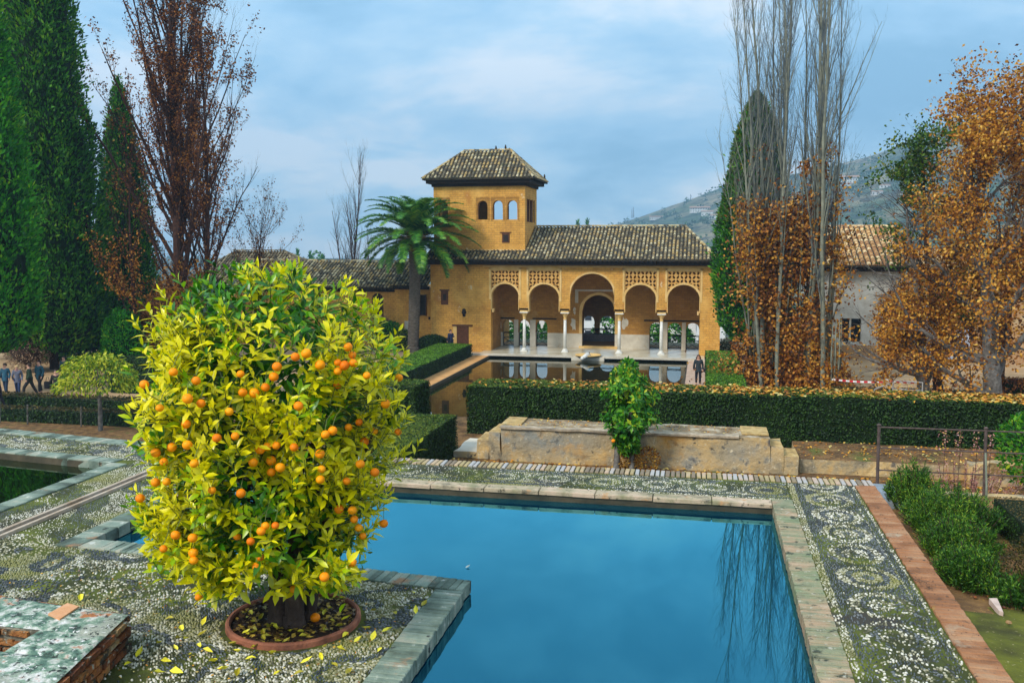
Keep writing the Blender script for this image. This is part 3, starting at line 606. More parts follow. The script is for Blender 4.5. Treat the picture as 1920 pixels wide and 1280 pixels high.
# left garden at the lower level
def rowhedge(lbl, p, q, w, zt, **k):
    pass
for lbl, b, kw in (
    ('low dark box hedge nearest the terrace, before the lemon tree', (-34, 34.5, GZ, -20.5, 35.4, -4.5), dict(topm=HBROWN)),
    ('second low dark box hedge, along the sandy walk on the left', (-36, 37.4, GZ, -22, 38.6, -4.5), dict(topm=HBROWN)),
    ('tall dark hedge behind the lemon tree on the left', (-31.0, 42.5, GZ, -22.5, 44.5, -3.3), dict(topm=HEDGE)),
):
    hedge(lbl, b, leaf=.12, dens=160, faces='flr', **kw)
mb = MB()
for x, y, h in ((-30.5, 34.2, 1.1), (-29.0, 34.1, .9), (-26.4, 34.2, .9), (-22.3, 34.2, .9)):
    m_ = MB(); m_.tube([(x, y, GZ), (x + .05, y, GZ + h)], .035, 5); o = m_.obj('stake', BARK_G, loc=(x, y, GZ)); tag(o, 'thin weathered stake standing among the low box hedges on the left', 'stake', 'stakes in the box hedges')

# right-hand garden hedges
hedge('dark rectangular box hedge below the iron railing', (3.25, 9.9, -.42, 8.5, 10.9, -.04), leaf=.022, dens=2600, faces='fl', topm=HBROWN)
def round_bush(name, label, c, rx, ry, rz, leaf, dens, mat, core=HEDGE_IN, up=.3, lump=.12, cat='bush', zmin=-1, rlo=.82, lw=.55, topbias=0, mat2=None):
    th = thing(name, label, cat, (c[0], c[1], c[2]))
    n = int(dens); d = rdir(n); d[:, 2] = np.where(d[:, 2] < zmin, -d[:, 2], d[:, 2])
    lm = 1 + lump * 2 * (fbm(d[:, 0] * 3 + c[0], d[:, 1] * 3 + d[:, 2] * 2.3, 1.5, 7, 3) - .5); r = lm * RN.uniform(rlo, 1.04, n)
    P = np.stack([c[0] + d[:, 0] * rx * r, c[1] + d[:, 1] * ry * r, c[2] + rz + d[:, 2] * rz * r], 1)
    D = unit(d * .8 + rdir(n) * .7 + np.array([0, 0, up])); ok = P[:, 2] > c[2]
    tag(leaves('foliage', P[ok], D[ok], unit(d + .6 * rdir(n))[ok], leaf * RN.uniform(.6, 1.3, ok.sum()), leaf * lw, mat, th), kind='stuff')
    if core:
        mb = MB(); mb.lathe([(max(.01, math.sqrt(max(0, 1 - (2 * k / 8 - 1) ** 2))) * .80, 0) for k in range(9)], 14)
        mb.v = [(c[0] + x * rx, c[1] + y * ry, c[2] + rz * (1 + .82 * (2 * (i // 14) / 8 - 1))) for i, (x, y, z) in enumerate(mb.v)]
        mb.obj('core', core, th, smooth=True)
    return th
round_bush('box_bush', 'rounded brown-topped box bush at the right edge above the mossy lawn', (3.55, 8.55, -.38), .85, .75, .33, .028, 9000, HBROWN)
round_bush('box_bush', 'low round box bush at the extreme right behind the brown-topped one', (4.8, 9.0, -.4), .7, .6, .30, .03, 4500, HEDGE)
# needle-leaved rosemary-like shrubs along the terrace edge
SHRUB = m_leaf('shrub_needle', [(.1, (.010, .045, .006)), (.5, (.035, .13, .012)), (.8, (.12, .28, .02)), (.95, (.30, .42, .03))], .25, .5, 1.6)
def needle_shrub(label, c, rx, ry, h, ns, seed, grp=None, col=SHRUB, ln=.045):
    th = thing('shrub', label, 'shrub', c, grp); rg = np.random.default_rng(seed)
    P, D, Nn, Lh = [], [], [], []; st_ = MB()
    for i in range(ns):
        a = rg.uniform(0, 2 * math.pi); r_ = math.sqrt(rg.random()); tip = np.array([c[0] + rx * r_ * math.cos(a), c[1] + ry * r_ * math.sin(a), c[2] + h * (1 - .55 * r_ ** 2) * rg.uniform(.7, 1.1)])
        base = np.array([c[0] + rx * .55 * r_ * math.cos(a), c[1] + ry * .55 * r_ * math.sin(a), c[2]])
        ax = tip - base; ll = np.linalg.norm(ax); k = int(min(ll, .32) / .007); tt = 1 - rg.random(k) * min(1, .32 / ll); p = base + ax * tt[:, None]; dd = unit(ax[None] / ll * .8 + rg.normal(size=(k, 3)) * .5)
        P.append(p); D.append(dd); Nn.append(rg.normal(size=(k, 3)))
        if i % 4 == 0: st_.tube([base, tip], .004, 3, cap=False)
    P = np.concatenate(P); D = np.concatenate(D); Nn = np.concatenate(Nn)
    tag(leaves('foliage', P, D, Nn, ln * rg.uniform(.6, 1.2, len(P)), .009, col, th), kind='stuff')
    st_.obj('stems', BARK_D, th); return th
needle_shrub('tallest feathery green shrub at the far end of the terrace edge', (2.50, 11.25, -.38), .34, .42, .62, 300, 1)
needle_shrub('bright feathery shrub second along the terrace edge', (2.72, 10.4, -.38), .55, .55, .56, 420, 2)
needle_shrub('dark feathery shrub in the middle of the terrace edge row', (2.58, 9.6, -.38), .42, .5, .46, 340, 3)
needle_shrub('low feathery shrub third from the near end of the row', (2.48, 8.85, -.37), .33, .45, .40, 300, 4)
needle_shrub('small bright green sprawling shrub beside the brick edge', (2.80, 8.35, -.36), .34, .28, .32, 190, 5, ln=.05)
PINKF = m_leaf('pink_flower', [(.1, (.20, .10, .03)), (.4, (.45, .16, .12)), (.7, (.62, .34, .36)), (.95, (.60, .40, .08))], .2, .6, 2)
th = needle_shrub('straggly pink and yellow flowering plant behind the iron railing', (3.5, 12.9, -.9), .95, .4, .85, 110, 6, col=PINKF)
for i in range(4):
    x = 3.2 + i * .18 + R.uniform(-.05, .05); mb = MB(); mb.tube([(x, 12.8, -.6), (x + .02, 12.8, R.uniform(.2, .36))], .004, 4)
    t_ = thing('flower_stalk', 'tall thin flowering stalk rising above the pink plant', 'plant', (x, 12.8, -.6), 'flower stalks by the railing'); mb.obj('stem', BARK_R, t_)
    n = 60; P = np.stack([x + RN.normal(0, .03, n), 12.8 + RN.normal(0, .03, n), RN.uniform(0.0, .34, n)], 1); tag(leaves('blossom', P, rdir(n), rdir(n), .028, .02, PINKF, t_), kind='stuff')
# bush of green leaves at the right edge, further off
GREENL = m_leaf('fresh_green_leaf', [(.1, (.015, .10, .008)), (.5, (.04, .22, .012)), (.85, (.16, .42, .02)), (.97, (.50, .55, .02))], .35, .4, 1.1)
c = W(1935, 775, 16.5)
th = round_bush('leafy_bush', 'bright green leafy bush cut by the right edge before the long hedge', (c[0], c[1], MZ + .0), .48, .48, .62, .09, 1500, GREENL, core=None)
for o in th.children: o.location.z += .35
mb = MB(); mb.tube([(c[0], c[1], MZ), (c[0], c[1], MZ + .9)], .03, 6); mb.obj('trunk', BARK_D, th)
# flat stone and tile on the lawn
mb = MB(); q = [G(1855, 1118, -.2), G(1878, 1135, -.2), G(1880, 1150, -.2), G(1868, 1128, -.2)]
mb.prism([(a[0], a[1]) for a in [G(1855, 1112, -.18), G(1870, 1111, -.18), G(1882, 1138, -.18), G(1874, 1135, -.18)]], -.27, -.222)
tag(mb.obj('stone', m_plain('pink_stone', (.55, .42, .36), .8), loc=(2.6, 7.6, -.2)), 'small pointed pinkish stone lying on the mossy lawn', 'stone')
mb = MB(); mb.prism([(2.03, 11.2), (2.45, 11.2), (2.45, 12.05), (2.03, 12.05)], -.6, -.24); struct('grey_step', mb, m_plain('grey_step_stone', (.22, .26, .30), .6))
for i in range(16):
    x, y = R.uniform(2.4, 3.2), R.uniform(7.6, 8.5); s = R.uniform(.012, .028); mb = MB()
    mb.lathe([(s * .6, -s * .4), (s, 0), (s * .75, s * .5), (s * .2, s * .7)], 7, (x, y, 0)); mb.v = [(a, b, c_ - .17 - (.12 if y > 8.0 else .02)) for a, b, c_ in mb.v]
    tag(mb.obj('clod', RAWBR, loc=(x, y, -.25)), 'small brown clod of earth at the foot of the low shrubs', 'clod', 'clods by the shrubs')

# ================================================================== STONE BENCH
CAPB = m_noise('worn_cap_brick', [(.3, (.22, .15, .07)), (.5, (.46, .31, .12)), (.7, (.58, .44, .22))], 6, .9, b=.6, bscale=30, stain=[(3, .58, .66, (.22, .20, .12))])
bench = thing('stone_bench', 'long rendered stone bench with stepped ends in front of the dark hedge', 'bench', (-1.3, 18.2, MZ))
def rough_box(name, b, mat, parent, seed=1, amp=.018, st=.12, topmat=None):
    x0, y0, z0, x1, y1, z1 = b; mb = MB()
    nx = max(1, int((x1 - x0) / st)); nz = max(1, int((z1 - z0) / st)); ny = max(1, int((y1 - y0) / st))
    def dsp(x, y, z): k = amp * 2; return (x + k * (noise.noise(Vector((x * 2, y * 2, z * 2 + seed)))), y + k * noise.noise(Vector((x * 2.3 + 9, y * 2, z * 2.3 + seed))), z + k * .6 * noise.noise(Vector((x * 2, y * 2.2 + 5, z + seed))))
    def grid(f, nu, nv):
        b_ = len(mb.v); vs = [dsp(*f(i / nu, j / nv)) for i in range(nu + 1) for j in range(nv + 1)]
        mb.add(vs, [(i * (nv + 1) + j, (i + 1) * (nv + 1) + j, (i + 1) * (nv + 1) + j + 1, i * (nv + 1) + j + 1) for i in range(nu) for j in range(nv)])
    grid(lambda u, v: (x0 + (x1 - x0) * u, y0, z0 + (z1 - z0) * v), nx, nz)
    grid(lambda u, v: (x1 - (x1 - x0) * u, y1, z0 + (z1 - z0) * v), nx, nz)
    grid(lambda u, v: (x1, y0 + (y1 - y0) * u, z0 + (z1 - z0) * v), ny, nz)
    grid(lambda u, v: (x0, y1 - (y1 - y0) * u, z0 + (z1 - z0) * v), ny, nz)
    mb.cm = 1 if topmat else 0
    grid(lambda u, v: (x0 + (x1 - x0) * u, y0 + (y1 - y0) * v, z1), nx, ny)
    return mb.obj(name, [mat, topmat] if topmat else mat, parent, smooth=False)
rough_box('body', (-3.97, 17.76, MZ - .05, 1.32, 18.75, -.90), BENCHM, bench, 1, topmat=BENCHT)
rough_box('seat_edge', (-4.0, 17.72, -.925, .75, 17.92, -.885), m_noise('worn_bench_edge', [(.3, (.14, .12, .10)), (.55, (.42, .34, .24)), (.7, (.58, .48, .36))], 5, .9, b=.5), bench, 2, .012, .07)
rough_box('step', (1.33, 17.78, MZ, 1.58, 18.6, -1.07), BENCHM, bench, 3, topmat=CAPB)
rough_box('step', (1.59, 17.78, MZ, 1.86, 18.45, -1.23), BENCHM, bench, 4, topmat=CAPB)
rough_box('step', (-4.22, 17.80, MZ, -3.98, 18.7, -1.02), BENCHM, bench, 5, topmat=CAPB)
rough_box('step', (-4.50, 17.82, MZ, -4.23, 18.65, -1.20), BENCHM, bench, 6, topmat=CAPB)
rough_box('plinth', (-5.0, 17.85, MZ, -4.51, 19.2, -1.47), BENCHM, bench, 7, topmat=DADO)
rough_box('slab', (-4.0, 17.95, -.89, -3.6, 18.72, -.865), CAPB, bench, 8, .008)
rough_box('slab', (.80, 17.95, -.89, 1.31, 18.70, -.865), CAPB, bench, 9, .008)
lw = thing('low_wall', 'low crumbling retaining kerb running right from the stone bench', 'wall', (6, 18, MZ))
rough_box('body', (1.90, 18.0, MZ, 12.5, 19.6, -1.32), BENCHM, lw, 10, topmat=SOIL, st=.2)
rough_box('boulder', (4.9, 17.6, MZ, 6.2, 18.0, -1.18), BENCHM, lw, 11, .08, topmat=BENCHM)
litter('fallen_leaves', 'yellow and brown leaves along the low kerb below the hedge', 1.9, 18.05, 12, 19.55, -1.30, 900, .075)
litter('fallen_leaves', 'pale leaves and grit on the seat of the stone bench', -3.9, 17.9, 1.3, 18.7, -.89, 420, .05, w=lambda x, y: fbm(x, y, 2, 4, 3))

# ================================================================== IRON RAILING
rl = thing('iron_railing', 'thin rusty iron railing with three horizontal bars on the right', 'railing', (2.25, 12.1, -.34))
mb = MB(); mb.tube([(2.25, 12.1, -.75), (2.235, 12.1, .50)], .020, 8); mb.lathe([(.02, 0), (.028, .012), (.02, .026), (.004, .032)], 8, (2.235, 12.1, .50)); mb.obj('post', IRON, rl)
mb = MB(); mb.tube([(3.52, 12.1, -.75), (3.49, 12.1, .51)], .020, 8); mb.lathe([(.02, 0), (.028, .012), (.02, .026), (.004, .032)], 8, (3.49, 12.1, .51)); mb.obj('post', IRON, rl)
mb = MB(); mb.tube([(4.76, 12.1, -.75), (4.74, 12.1, .51)], .020, 8); mb.obj('post', IRON, rl)
for z in (.485, .215, -.072): mb = MB(); mb.tube([(2.235, 12.1, z), (3.49, 12.1, z + .004), (6.5, 12.1, z + .01)], .0105, 6); mb.obj('rail', IRON, rl)
mb = MB(); mb.tube([(3.515, 12.0, -.62), (3.50, 11.98, -.2)], .014, 6); mb.tube([(3.50, 11.98, -.2), (3.492, 12.07, .22)], .012, 6)
st_ = mb.obj('stake', m_plain('lichened_stake', (.20, .22, .16), .9), loc=(3.515, 12, -.62)); tag(st_, 'thin lichened stake tied to the second railing post', 'stake')

# ================================================================== TREES: branch machinery
def rot_about(v, axis, a): return Matrix.Rotation(a, 3, axis) @ v
class Tree:
    def __init__(s, seed): s.mb = MB(); s.R = random.Random(seed); s.tw = []; s.thin = MB()
    def branch(s, p, d, ln, r, up=.2, wob=.15, segs=6, n=6, tip=.25, thin=False):
        pts = [Vector(p)]; d = Vector(d).normalized(); rad = [r]
        for i in range(segs):
            d = (d + Vector((s.R.gauss(0, wob), s.R.gauss(0, wob), s.R.gauss(0, wob) + up / segs * 2))).normalized()
            pts.append(pts[-1] + d * (ln / segs)); rad.append(r * (1 - (1 - tip) * (i + 1) / segs))
        (s.thin if thin else s.mb).tube(pts, rad, n, cap=False)
        return pts, rad
    def kids(s, pts, rad, num, lo, ang, ln, k=1.0, **kw):
        res = []
        for i in range(num):
            t = lo + (1 - lo) * (i + s.R.random()) / num; f = t * (len(pts) - 1); j = min(int(f), len(pts) - 2); u = f - j
            p = pts[j].lerp(pts[j + 1], u); d = (pts[j + 1] - pts[j]).normalized(); ax = d.orthogonal().normalized(); ax = rot_about(ax, d, s.R.uniform(0, 2 * math.pi))
            dd = rot_about(d, ax, math.radians(s.R.uniform(*ang))); r_ = (rad[j] * (1 - u) + rad[j + 1] * u) * k
            res.append(s.branch(p, dd, s.R.uniform(*ln) * (1 - .35 * t), max(r_, .004), **kw))
        return res
def along(pts, k, R_):
    for _ in range(k):
        f = R_.random() * (len(pts) - 1); j = min(int(f), len(pts) - 2); yield pts[j].lerp(pts[j + 1], f - j)
def leaf_cloud(name, pts, per, spread, L_, W_, mat, parent, rg, down=.3, keep=None):
    P = np.repeat(np.array([tuple(q) for q in pts]), per, 0); P = P + rg.normal(size=P.shape) * spread
    if keep is not None: P = P[keep(P)]
    n = len(P); D = unit(rg.normal(size=(n, 3)) + np.array([0, 0, -down])); Nn = rg.normal(size=(n, 3))
    return tag(leaves(name, P, D, Nn, L_ * rg.uniform(.6, 1.35, n), W_, mat, parent), kind='stuff')

# ================================================================== THE PALACE
FY = 64.7; FL = -4.98
def strip_wall(mb, segs, y0, y1, T=lambda x, y, z: (x, y, z)):
    """segs: (x0,x1,zlo,zhi,n): wall pieces in the XZ plane between depths y0..y1; zlo/zhi numbers or functions"""
    for x0, x1, lo, hi, n in segs:
        fl = lo if callable(lo) else (lambda x, v=lo: v); fh = hi if callable(hi) else (lambda x, v=hi: v)
        for i in range(n):
            a = x0 + (x1 - x0) * i / n; b = x0 + (x1 - x0) * (i + 1) / n
            la, lb, ha, hb = fl(a), fl(b), fh(a), fh(b)
            mb.quad(T(a, y0, la), T(b, y0, lb), T(b, y0, hb), T(a, y0, ha)); mb.quad(T(b, y1, lb), T(a, y1, la), T(a, y1, ha), T(b, y1, hb))
            mb.quad(T(a, y1, la), T(b, y1, lb), T(b, y0, lb), T(a, y0, la)); mb.quad(T(a, y0, ha), T(b, y0, hb), T(b, y1, hb), T(a, y1, ha))
        la, ha, lb, hb = fl(x0), fh(x0), fl(x1), fh(x1)
        mb.quad(T(x0, y1, la), T(x0, y0, la), T(x0, y0, ha), T(x0, y1, ha)); mb.quad(T(x1, y0, lb), T(x1, y1, lb), T(x1, y1, hb), T(x1, y0, hb))
def arch(xa, xb, top, rise=None):
    c = (xa + xb) / 2; h = (xb - xa) / 2; r = rise or h
    return lambda x: top - r + r * math.sqrt(max(0, 1 - ((x - c) / h) ** 2))
def wall_open(mb, x0, x1, z0, z1, y0, y1, ops, T=lambda x, y, z: (x, y, z)):
    """ops: (xa, xb, zbottom, top, rise or None=flat)"""
    segs = []; x = x0
    for (a, b, zb, zt, rise) in sorted(ops):
        if a > x: segs.append((x, a, z0, z1, 1))
        f = arch(a, b, zt, rise) if rise else zt
        segs.append((a, b, f, z1, 14 if rise else 1))
        if zb > z0: segs.append((a, b, z0, zb, 1))
        x = b
    if x < x1: segs.append((x, x1, z0, z1, 1))
    strip_wall(mb, segs, y0, y1, T)

palace = thing('palace', 'ochre brick palace with five-arched portico, tiled roof and square tower behind the long pool', 'palace', (-9.3, 68, GZ))
ARCH = [(-15.2, -13.10, -.06), (-12.40, -10.12, -.07), (-9.36, -6.18, .72), (-5.45, -3.20, -.05), (-2.46, -.18, -.02)]
PT, PB = 1.02, -1.95
mb = MB()
segs = [(-19.8, -15.52, GZ, 1.45, 1), (-15.52, -15.2, GZ, PT, 1), (-15.52, -.02, PT, 1.45, 1), (-.18, -.02, FL, PT, 1), (-.02, 1.22, GZ, 1.45, 1)]
pil = [(-13.10, -12.40), (-10.12, -9.36), (-6.18, -5.45), (-3.20, -2.46)]
for a, b in pil: segs.append((a, b, PB, PT, 1))
for i, (a, b, tp) in enumerate(ARCH):
    if i == 2: segs.append((a, b, arch(a, b, tp, 1.6), PT, 22))
strip_wall(mb, segs, FY, FY + .55)
mb.obj('facade_wall', OCHRE, palace)
# smooth arch rings, lattice panels and frames
mbr = MB()
for i, (a, b, tp) in enumerate(ARCH):
    f = arch(a, b, tp, (b - a) / 2); h = (b - a) / 2
    if i != 2:
        out_f = lambda x, a=a, b=b, tp=tp, h=h: (tp - h) + (h + .15) * math.sqrt(max(0, 1 - ((x - (a + b) / 2) / (h + .15)) ** 2))
        g = MB(); segs = [(a, b, f, out_f, 26), (a - .001, a + .05, tp - h - .85, lambda x, f=f: f(x), 1), (b - .05, b + .001, tp - h - .85, lambda x, f=f: f(x), 1)]
        strip_wall(g, segs, FY - .03, FY + .5); g.obj('arch_ring', OCHRE_LT, palace)
        # sebka lattice: a sheet pierced by almond holes
        g = MB(); cw = .27; x0, x1, z0, z1 = a + .02, b - .02, tp - h + .10, PT - .10
        nx = round((x1 - x0) / cw); nz = round((z1 - z0) / cw); cx_, cz_ = (x1 - x0) / nx, (z1 - z0) / nz
        for ii in range(nx):
            for jj in range(nz):
                xa, za = x0 + ii * cx_, z0 + jj * cz_; xm, zm = xa + cx_ / 2, za + cz_ / 2
                if math.hypot(xm - (a + b) / 2, zm - (tp - h)) < h + .10: continue
                tlt = (.9 if (ii + jj) % 2 else -.9) + R.uniform(-.35, .35)
                hx = [(math.cos(t_) * .50, math.sin(t_) * .30) for t_ in (0, math.pi / 3, 2 * math.pi / 3, math.pi, 4 * math.pi / 3, 5 * math.pi / 3)]
                hx = [(xm + cx_ * (u * math.cos(tlt) - v * math.sin(tlt)), zm + cz_ * (u * math.sin(tlt) + v * math.cos(tlt))) for u, v in hx]
                sq = [(xa + cx_, zm), (xa + cx_, za + cz_), (xa, za + cz_), (xa, zm), (xa, za), (xa + cx_, za)]
                sq = sorted(sq, key=lambda q: math.atan2(q[1] - zm, q[0] - xm)); hx = sorted(hx, key=lambda q: math.atan2(q[1] - zm, q[0] - xm))
                v = [(q[0], FY + .03, q[1]) for q in sq] + [(q[0], FY + .03, q[1]) for q in hx] + [(q[0], FY + .30, q[1]) for q in hx]
                g.add(v, [(k, (k + 1) % 6, 6 + (k + 1) % 6, 6 + k) for k in range(6)] + [(6 + k, 6 + (k + 1) % 6, 12 + (k + 1) % 6, 12 + k) for k in range(6)])
        g.obj('lattice_panel', SEBKA, palace)
        mbp = MB(); strip_wall(mbp, [(a, b, PT - .10, PT, 1)], FY + .02, FY + .2); mbp.obj('panel_lintel', OCHRE_LT, palace)
        g = MB(); g.box(a - .14, FY - .035, tp - h - .1, a - .0, FY + .01, PT + .09); g.box(b, FY - .035, tp - h - .1, b + .14, FY + .01, PT + .09); g.box(a - .14, FY - .035, PT + .0, b + .14, FY + .012, PT + .10)
        g.obj('panel_frame', OCHRE_LT, palace)
    else:
        out_f = lambda x, a=a, b=b, tp=tp: (tp - 1.6) + (1.6 + .13) * math.sqrt(max(0, 1 - ((x - (a + b) / 2) / ((b - a) / 2 + .13)) ** 2))
        fc = arch(a, b, tp, 1.6); g = MB(); strip_wall(g, [(a, b, lambda x: fc(x) - .001, out_f, 30)], FY - .03, FY + .5); g.obj('arch_ring', OCHRE_LT, palace)
g = MB(); g.box(-15.8, FY - .05, PT + .14, 1.22, FY + .01, PT + .24); g.obj('cornice_band', OCHRE_LT, palace)
# columns
cxs = [(-12.75, 0), (-9.74, 0), (-5.815, 0), (-2.83, 0)]
for cx_, _ in cxs:
    g = MB(); g.box(cx_ - .29, FY + .02, PB - .14, cx_ + .29, FY + .5, PB); g.box(cx_ - .34, FY - .0, PB + .001, cx_ + .34, FY + .52, PB + .12); g.obj('corbel', OCHRE_LT, palace)
    col = MB(); cy = FY + .27
    col.lathe([(.125, -4.78), (.118, -3.6), (.105, -2.62)], 16, (cx_, cy, 0)); co = col.obj('column', MARBLE, palace, smooth=True)
    g = MB(); g.box(cx_ - .24, cy - .24, FL, cx_ + .24, cy + .24, FL + .06); g.lathe([(.21, FL + .06), (.22, FL + .10), (.17, FL + .15), (.15, FL + .17), (.165, FL + .20), (.13, FL + .24)], 16, (cx_, cy, 0)); g.obj('column_base', MARBLE, co)
    g = MB(); g.lathe([(.11, -2.64), (.14, -2.60), (.11, -2.56), (.12, -2.45), (.13, -2.42), (.19, -2.30), (.23, -2.22)], 12, (cx_, cy, 0)); g.box(cx_ - .23, cy - .23, -2.22, cx_ + .23, cy + .23, -2.16); g.obj('capital', OCHRE_LT, co)
    g = MB(); g.box(cx_ - .31, cy - .28, -2.16, cx_ + .31, cy + .28, -2.09); g.obj('abacus', MARBLE, co)
for cx_, s in ((-15.13, 1), (-.25, -1)):
    g = MB(); g.box(min(cx_, cx_ + s * .12) , FY + .03, -2.15, max(cx_, cx_ + s * .12), FY + .5, PB + .05); g.obj('corbel', OCHRE_LT, palace)
# portico interior
IY = 68.0
WL = [(-15.06, -14.18), (-13.80, -12.92), (-12.45, -11.55)]; WR = [(-3.84, -2.86), (-2.50, -1.48), (-1.16, -.20)]
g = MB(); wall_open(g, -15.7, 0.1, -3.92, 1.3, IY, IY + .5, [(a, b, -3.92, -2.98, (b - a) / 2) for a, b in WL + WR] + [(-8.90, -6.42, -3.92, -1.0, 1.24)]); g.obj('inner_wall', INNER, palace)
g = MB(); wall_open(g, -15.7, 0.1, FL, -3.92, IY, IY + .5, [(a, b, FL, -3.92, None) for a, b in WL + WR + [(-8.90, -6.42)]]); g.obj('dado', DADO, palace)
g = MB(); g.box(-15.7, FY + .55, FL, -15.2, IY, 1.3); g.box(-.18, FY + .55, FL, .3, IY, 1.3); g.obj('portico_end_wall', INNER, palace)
g = MB(); g.box(-15.7, FY + .5, 1.25, .3, IY + .5, 1.4)
for i in range(36): x = -15.5 + i * .44; g.box(x, FY + .56, 1.1, x + .16, IY, 1.25)
tag(g.obj('ceiling_beams', BROWNW, palace), kind='stuff')
for a, b in ((-15.75, -14.1), (-12.7, -10.85), (-4.25, -.18)): g = MB(); g.box(a, IY - .06, -2.89, b, IY, -2.79); g.obj('lintel', DARKW, palace)
for a, b in ((-14.16, -13.82), (-12.90, -12.47), (-2.84, -2.52), (-1.46, -1.18)):
    g = MB(); g.box(a, IY - .05, FL, b, IY + .1, -2.95); g.obj('window_post', DADO, palace)
fr = arch(-8.90, -6.42, -1.0, 1.24); fo = arch(-9.12, -6.20, -.80, 1.46)
g = MB(); strip_wall(g, [(-9.12, -8.90, -3.9, fo, 6), (-8.90, -6.42, fr, fo, 20), (-6.42, -6.20, -3.9, fo, 6)], IY - .04, IY + .02); g.obj('door_arch', OCHRE_LT, palace)
g = MB(); g.box(-9.45, IY - .03, -.72, -5.9, IY + .0, -.58); g.box(-9.45, IY - .03, -1.6, -9.2, IY, -.72); g.box(-6.12, IY - .03, -1.6, -5.9, IY, -.72); g.obj('door_frame_plaster', DADO, palace)
for (x0, x1, z0, z1) in ((-9.75, -9.30, -3.7, -2.6), (-6.0, -5.4, -3.6, -2.6), (-15.65, -15.1, -3.9, -2.95), (-9.6, -9.35, -2.55, -1.9)):
    g = MB(); n = 13; pts = [((x0 + x1) / 2 + (x1 - x0) / 2 * math.cos(k / n * 6.283) * R.uniform(.45, 1.25), (z0 + z1) / 2 + (z1 - z0) / 2 * math.sin(k / n * 6.283) * R.uniform(.5, 1.2)) for k in range(n)]
    g.add([(x, IY - .012, z) for x, z in pts] + [(x, IY + .01, z) for x, z in pts], [tuple(range(n))] + [(k, (k + 1) % n, n + (k + 1) % n, n + k) for k in range(n)]); g.obj('plaster_patch', DADO, palace)
def rail_grid(name, x0, x1, y, z0, z1, parent, n=1, top=True):
    g = MB(); w = .035
    g.box(x0, y - w, z1 - .05, x1, y + w, z1); g.box(x0, y - w, z0 + .02, x1, y + w, z0 + .08); g.box(x0, y - w, (z0 + z1) / 2 + .12, x1, y + w, (z0 + z1) / 2 + .17)
    for k in range(n + 1): x = x0 + (x1 - x0 - .04) * k / n; g.box(x, y - .03, z0, x + .05, y + .03, z1)
    for k in range(n):
        a = x0 + (x1 - x0) * k / n; b = x0 + (x1 - x0) * (k + 1) / n
        g.tube([(a, y, z0 + .05), (b, y, (z0 + z1) / 2 + .14)], .022, 4); g.tube([(a, y, (z0 + z1) / 2 + .14), (b, y, z0 + .05)], .022, 4)
    return g.obj(name, DARKW, parent)
for a, b in WL + WR: rail_grid('window_railing', a, b, IY + .3, FL, -3.98, palace)
# look-out room behind the middle door
g = MB(); wall_open(g, -10.6, -4.4, FL, 1.2, 73.0, 73.5, [(-9.45, -8.55, FL + .05, -2.95, .45), (-8.15, -6.92, FL + .05, -2.95, .6)]); g.box(-10.6, IY + .5, FL, -10.3, 73, 1.2); g.box(-4.8, IY + .5, FL, -4.4, 73, 1.2); g.box(-10.6, IY + .5, 1.2, -4.4, 73.5, 1.3); g.box(-10.6, IY + .5, FL - .2, -4.4, 73.5, FL)
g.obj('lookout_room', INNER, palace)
rail_grid('door_railing', -9.4, -6.2, 72.8, FL + .55, -3.95, palace, n=4)
g = MB(); g.box(-9.5, 72.6, FL, -6.2, 72.95, FL + .55); g.obj('low_parapet', m_plain('grey_plaster', (.25, .22, .22), .8), palace)
g = MB(); g.box(-9.1, IY - .25, FL, -6.2, IY + .4, FL + .12); g.obj('threshold', OCHRE_LT, palace)
# floor with pale ledge
g = MB(); g.box(-15.7, PY1 + .18, GZ - .1, .2, IY + .5, FL); g.obj('portico_floor', FLOORM, palace)
g = MB(); g.box(-16.2, PY1 - .02, -5.25, -8.9, PY1 + .2, FL + .03); g.box(-6.6, PY1 - .02, -5.25, .4, PY1 + .2, FL + .03); g.obj('floor_edge', DADO, palace)
# side block: door, windows, niche
def wood_window(x0, x1, z0, z1, y, name='window', inner=(.25, .75)):
    w = MB(); w.box(x0, y - .03, z0, x1, y + .02, z1); f = w.obj(name, BROWNW, palace)
    w = MB(); a = x0 + (x1 - x0) * .3; b = x0 + (x1 - x0) * .72; w.box(a, y - .042, z0 + (z1 - z0) * .32, b, y - .031, z0 + (z1 - z0) * .78); w.obj('pane', DARKW, f)
    w = MB(); w.box(x0 - .1, y - .06, z1, x1 + .1, y + .02, z1 + .10); w.obj('lintel', BROWNW, f); return f
wood_window(-19.0, -18.45, -1.65, -.62, FY)
w = MB(); w.box(-17.80, FY - .03, GZ, -16.90, FY + .02, -3.25); dr = w.obj('door', BROWNW, palace)
for i in range(5): w = MB(); w.box(-17.78 + i * .175, FY - .045, GZ + .02, -17.78 + i * .175 + .16, FY - .031, -3.3); w.obj('plank', BROWNW, dr)
w = MB(); w.box(-18.15, FY - .07, -3.22, -16.60, FY + .02, -3.10); w.obj('door_lintel', BROWNW, palace)
w = MB(); w.box(-18.10, FY - .02, GZ, -17.82, FY + .02, -3.23); w.obj('door_jamb', OCHRE_LT, palace)
w = MB(); w.lathe([(.01, -.32), (.10, -.30), (.12, -.1), (.20, .0), (.13, .12), (.14, .2), (.02, .3)], 10, (-17.25, FY, -2.2)); w.obj('niche_lantern', DARKW, palace)

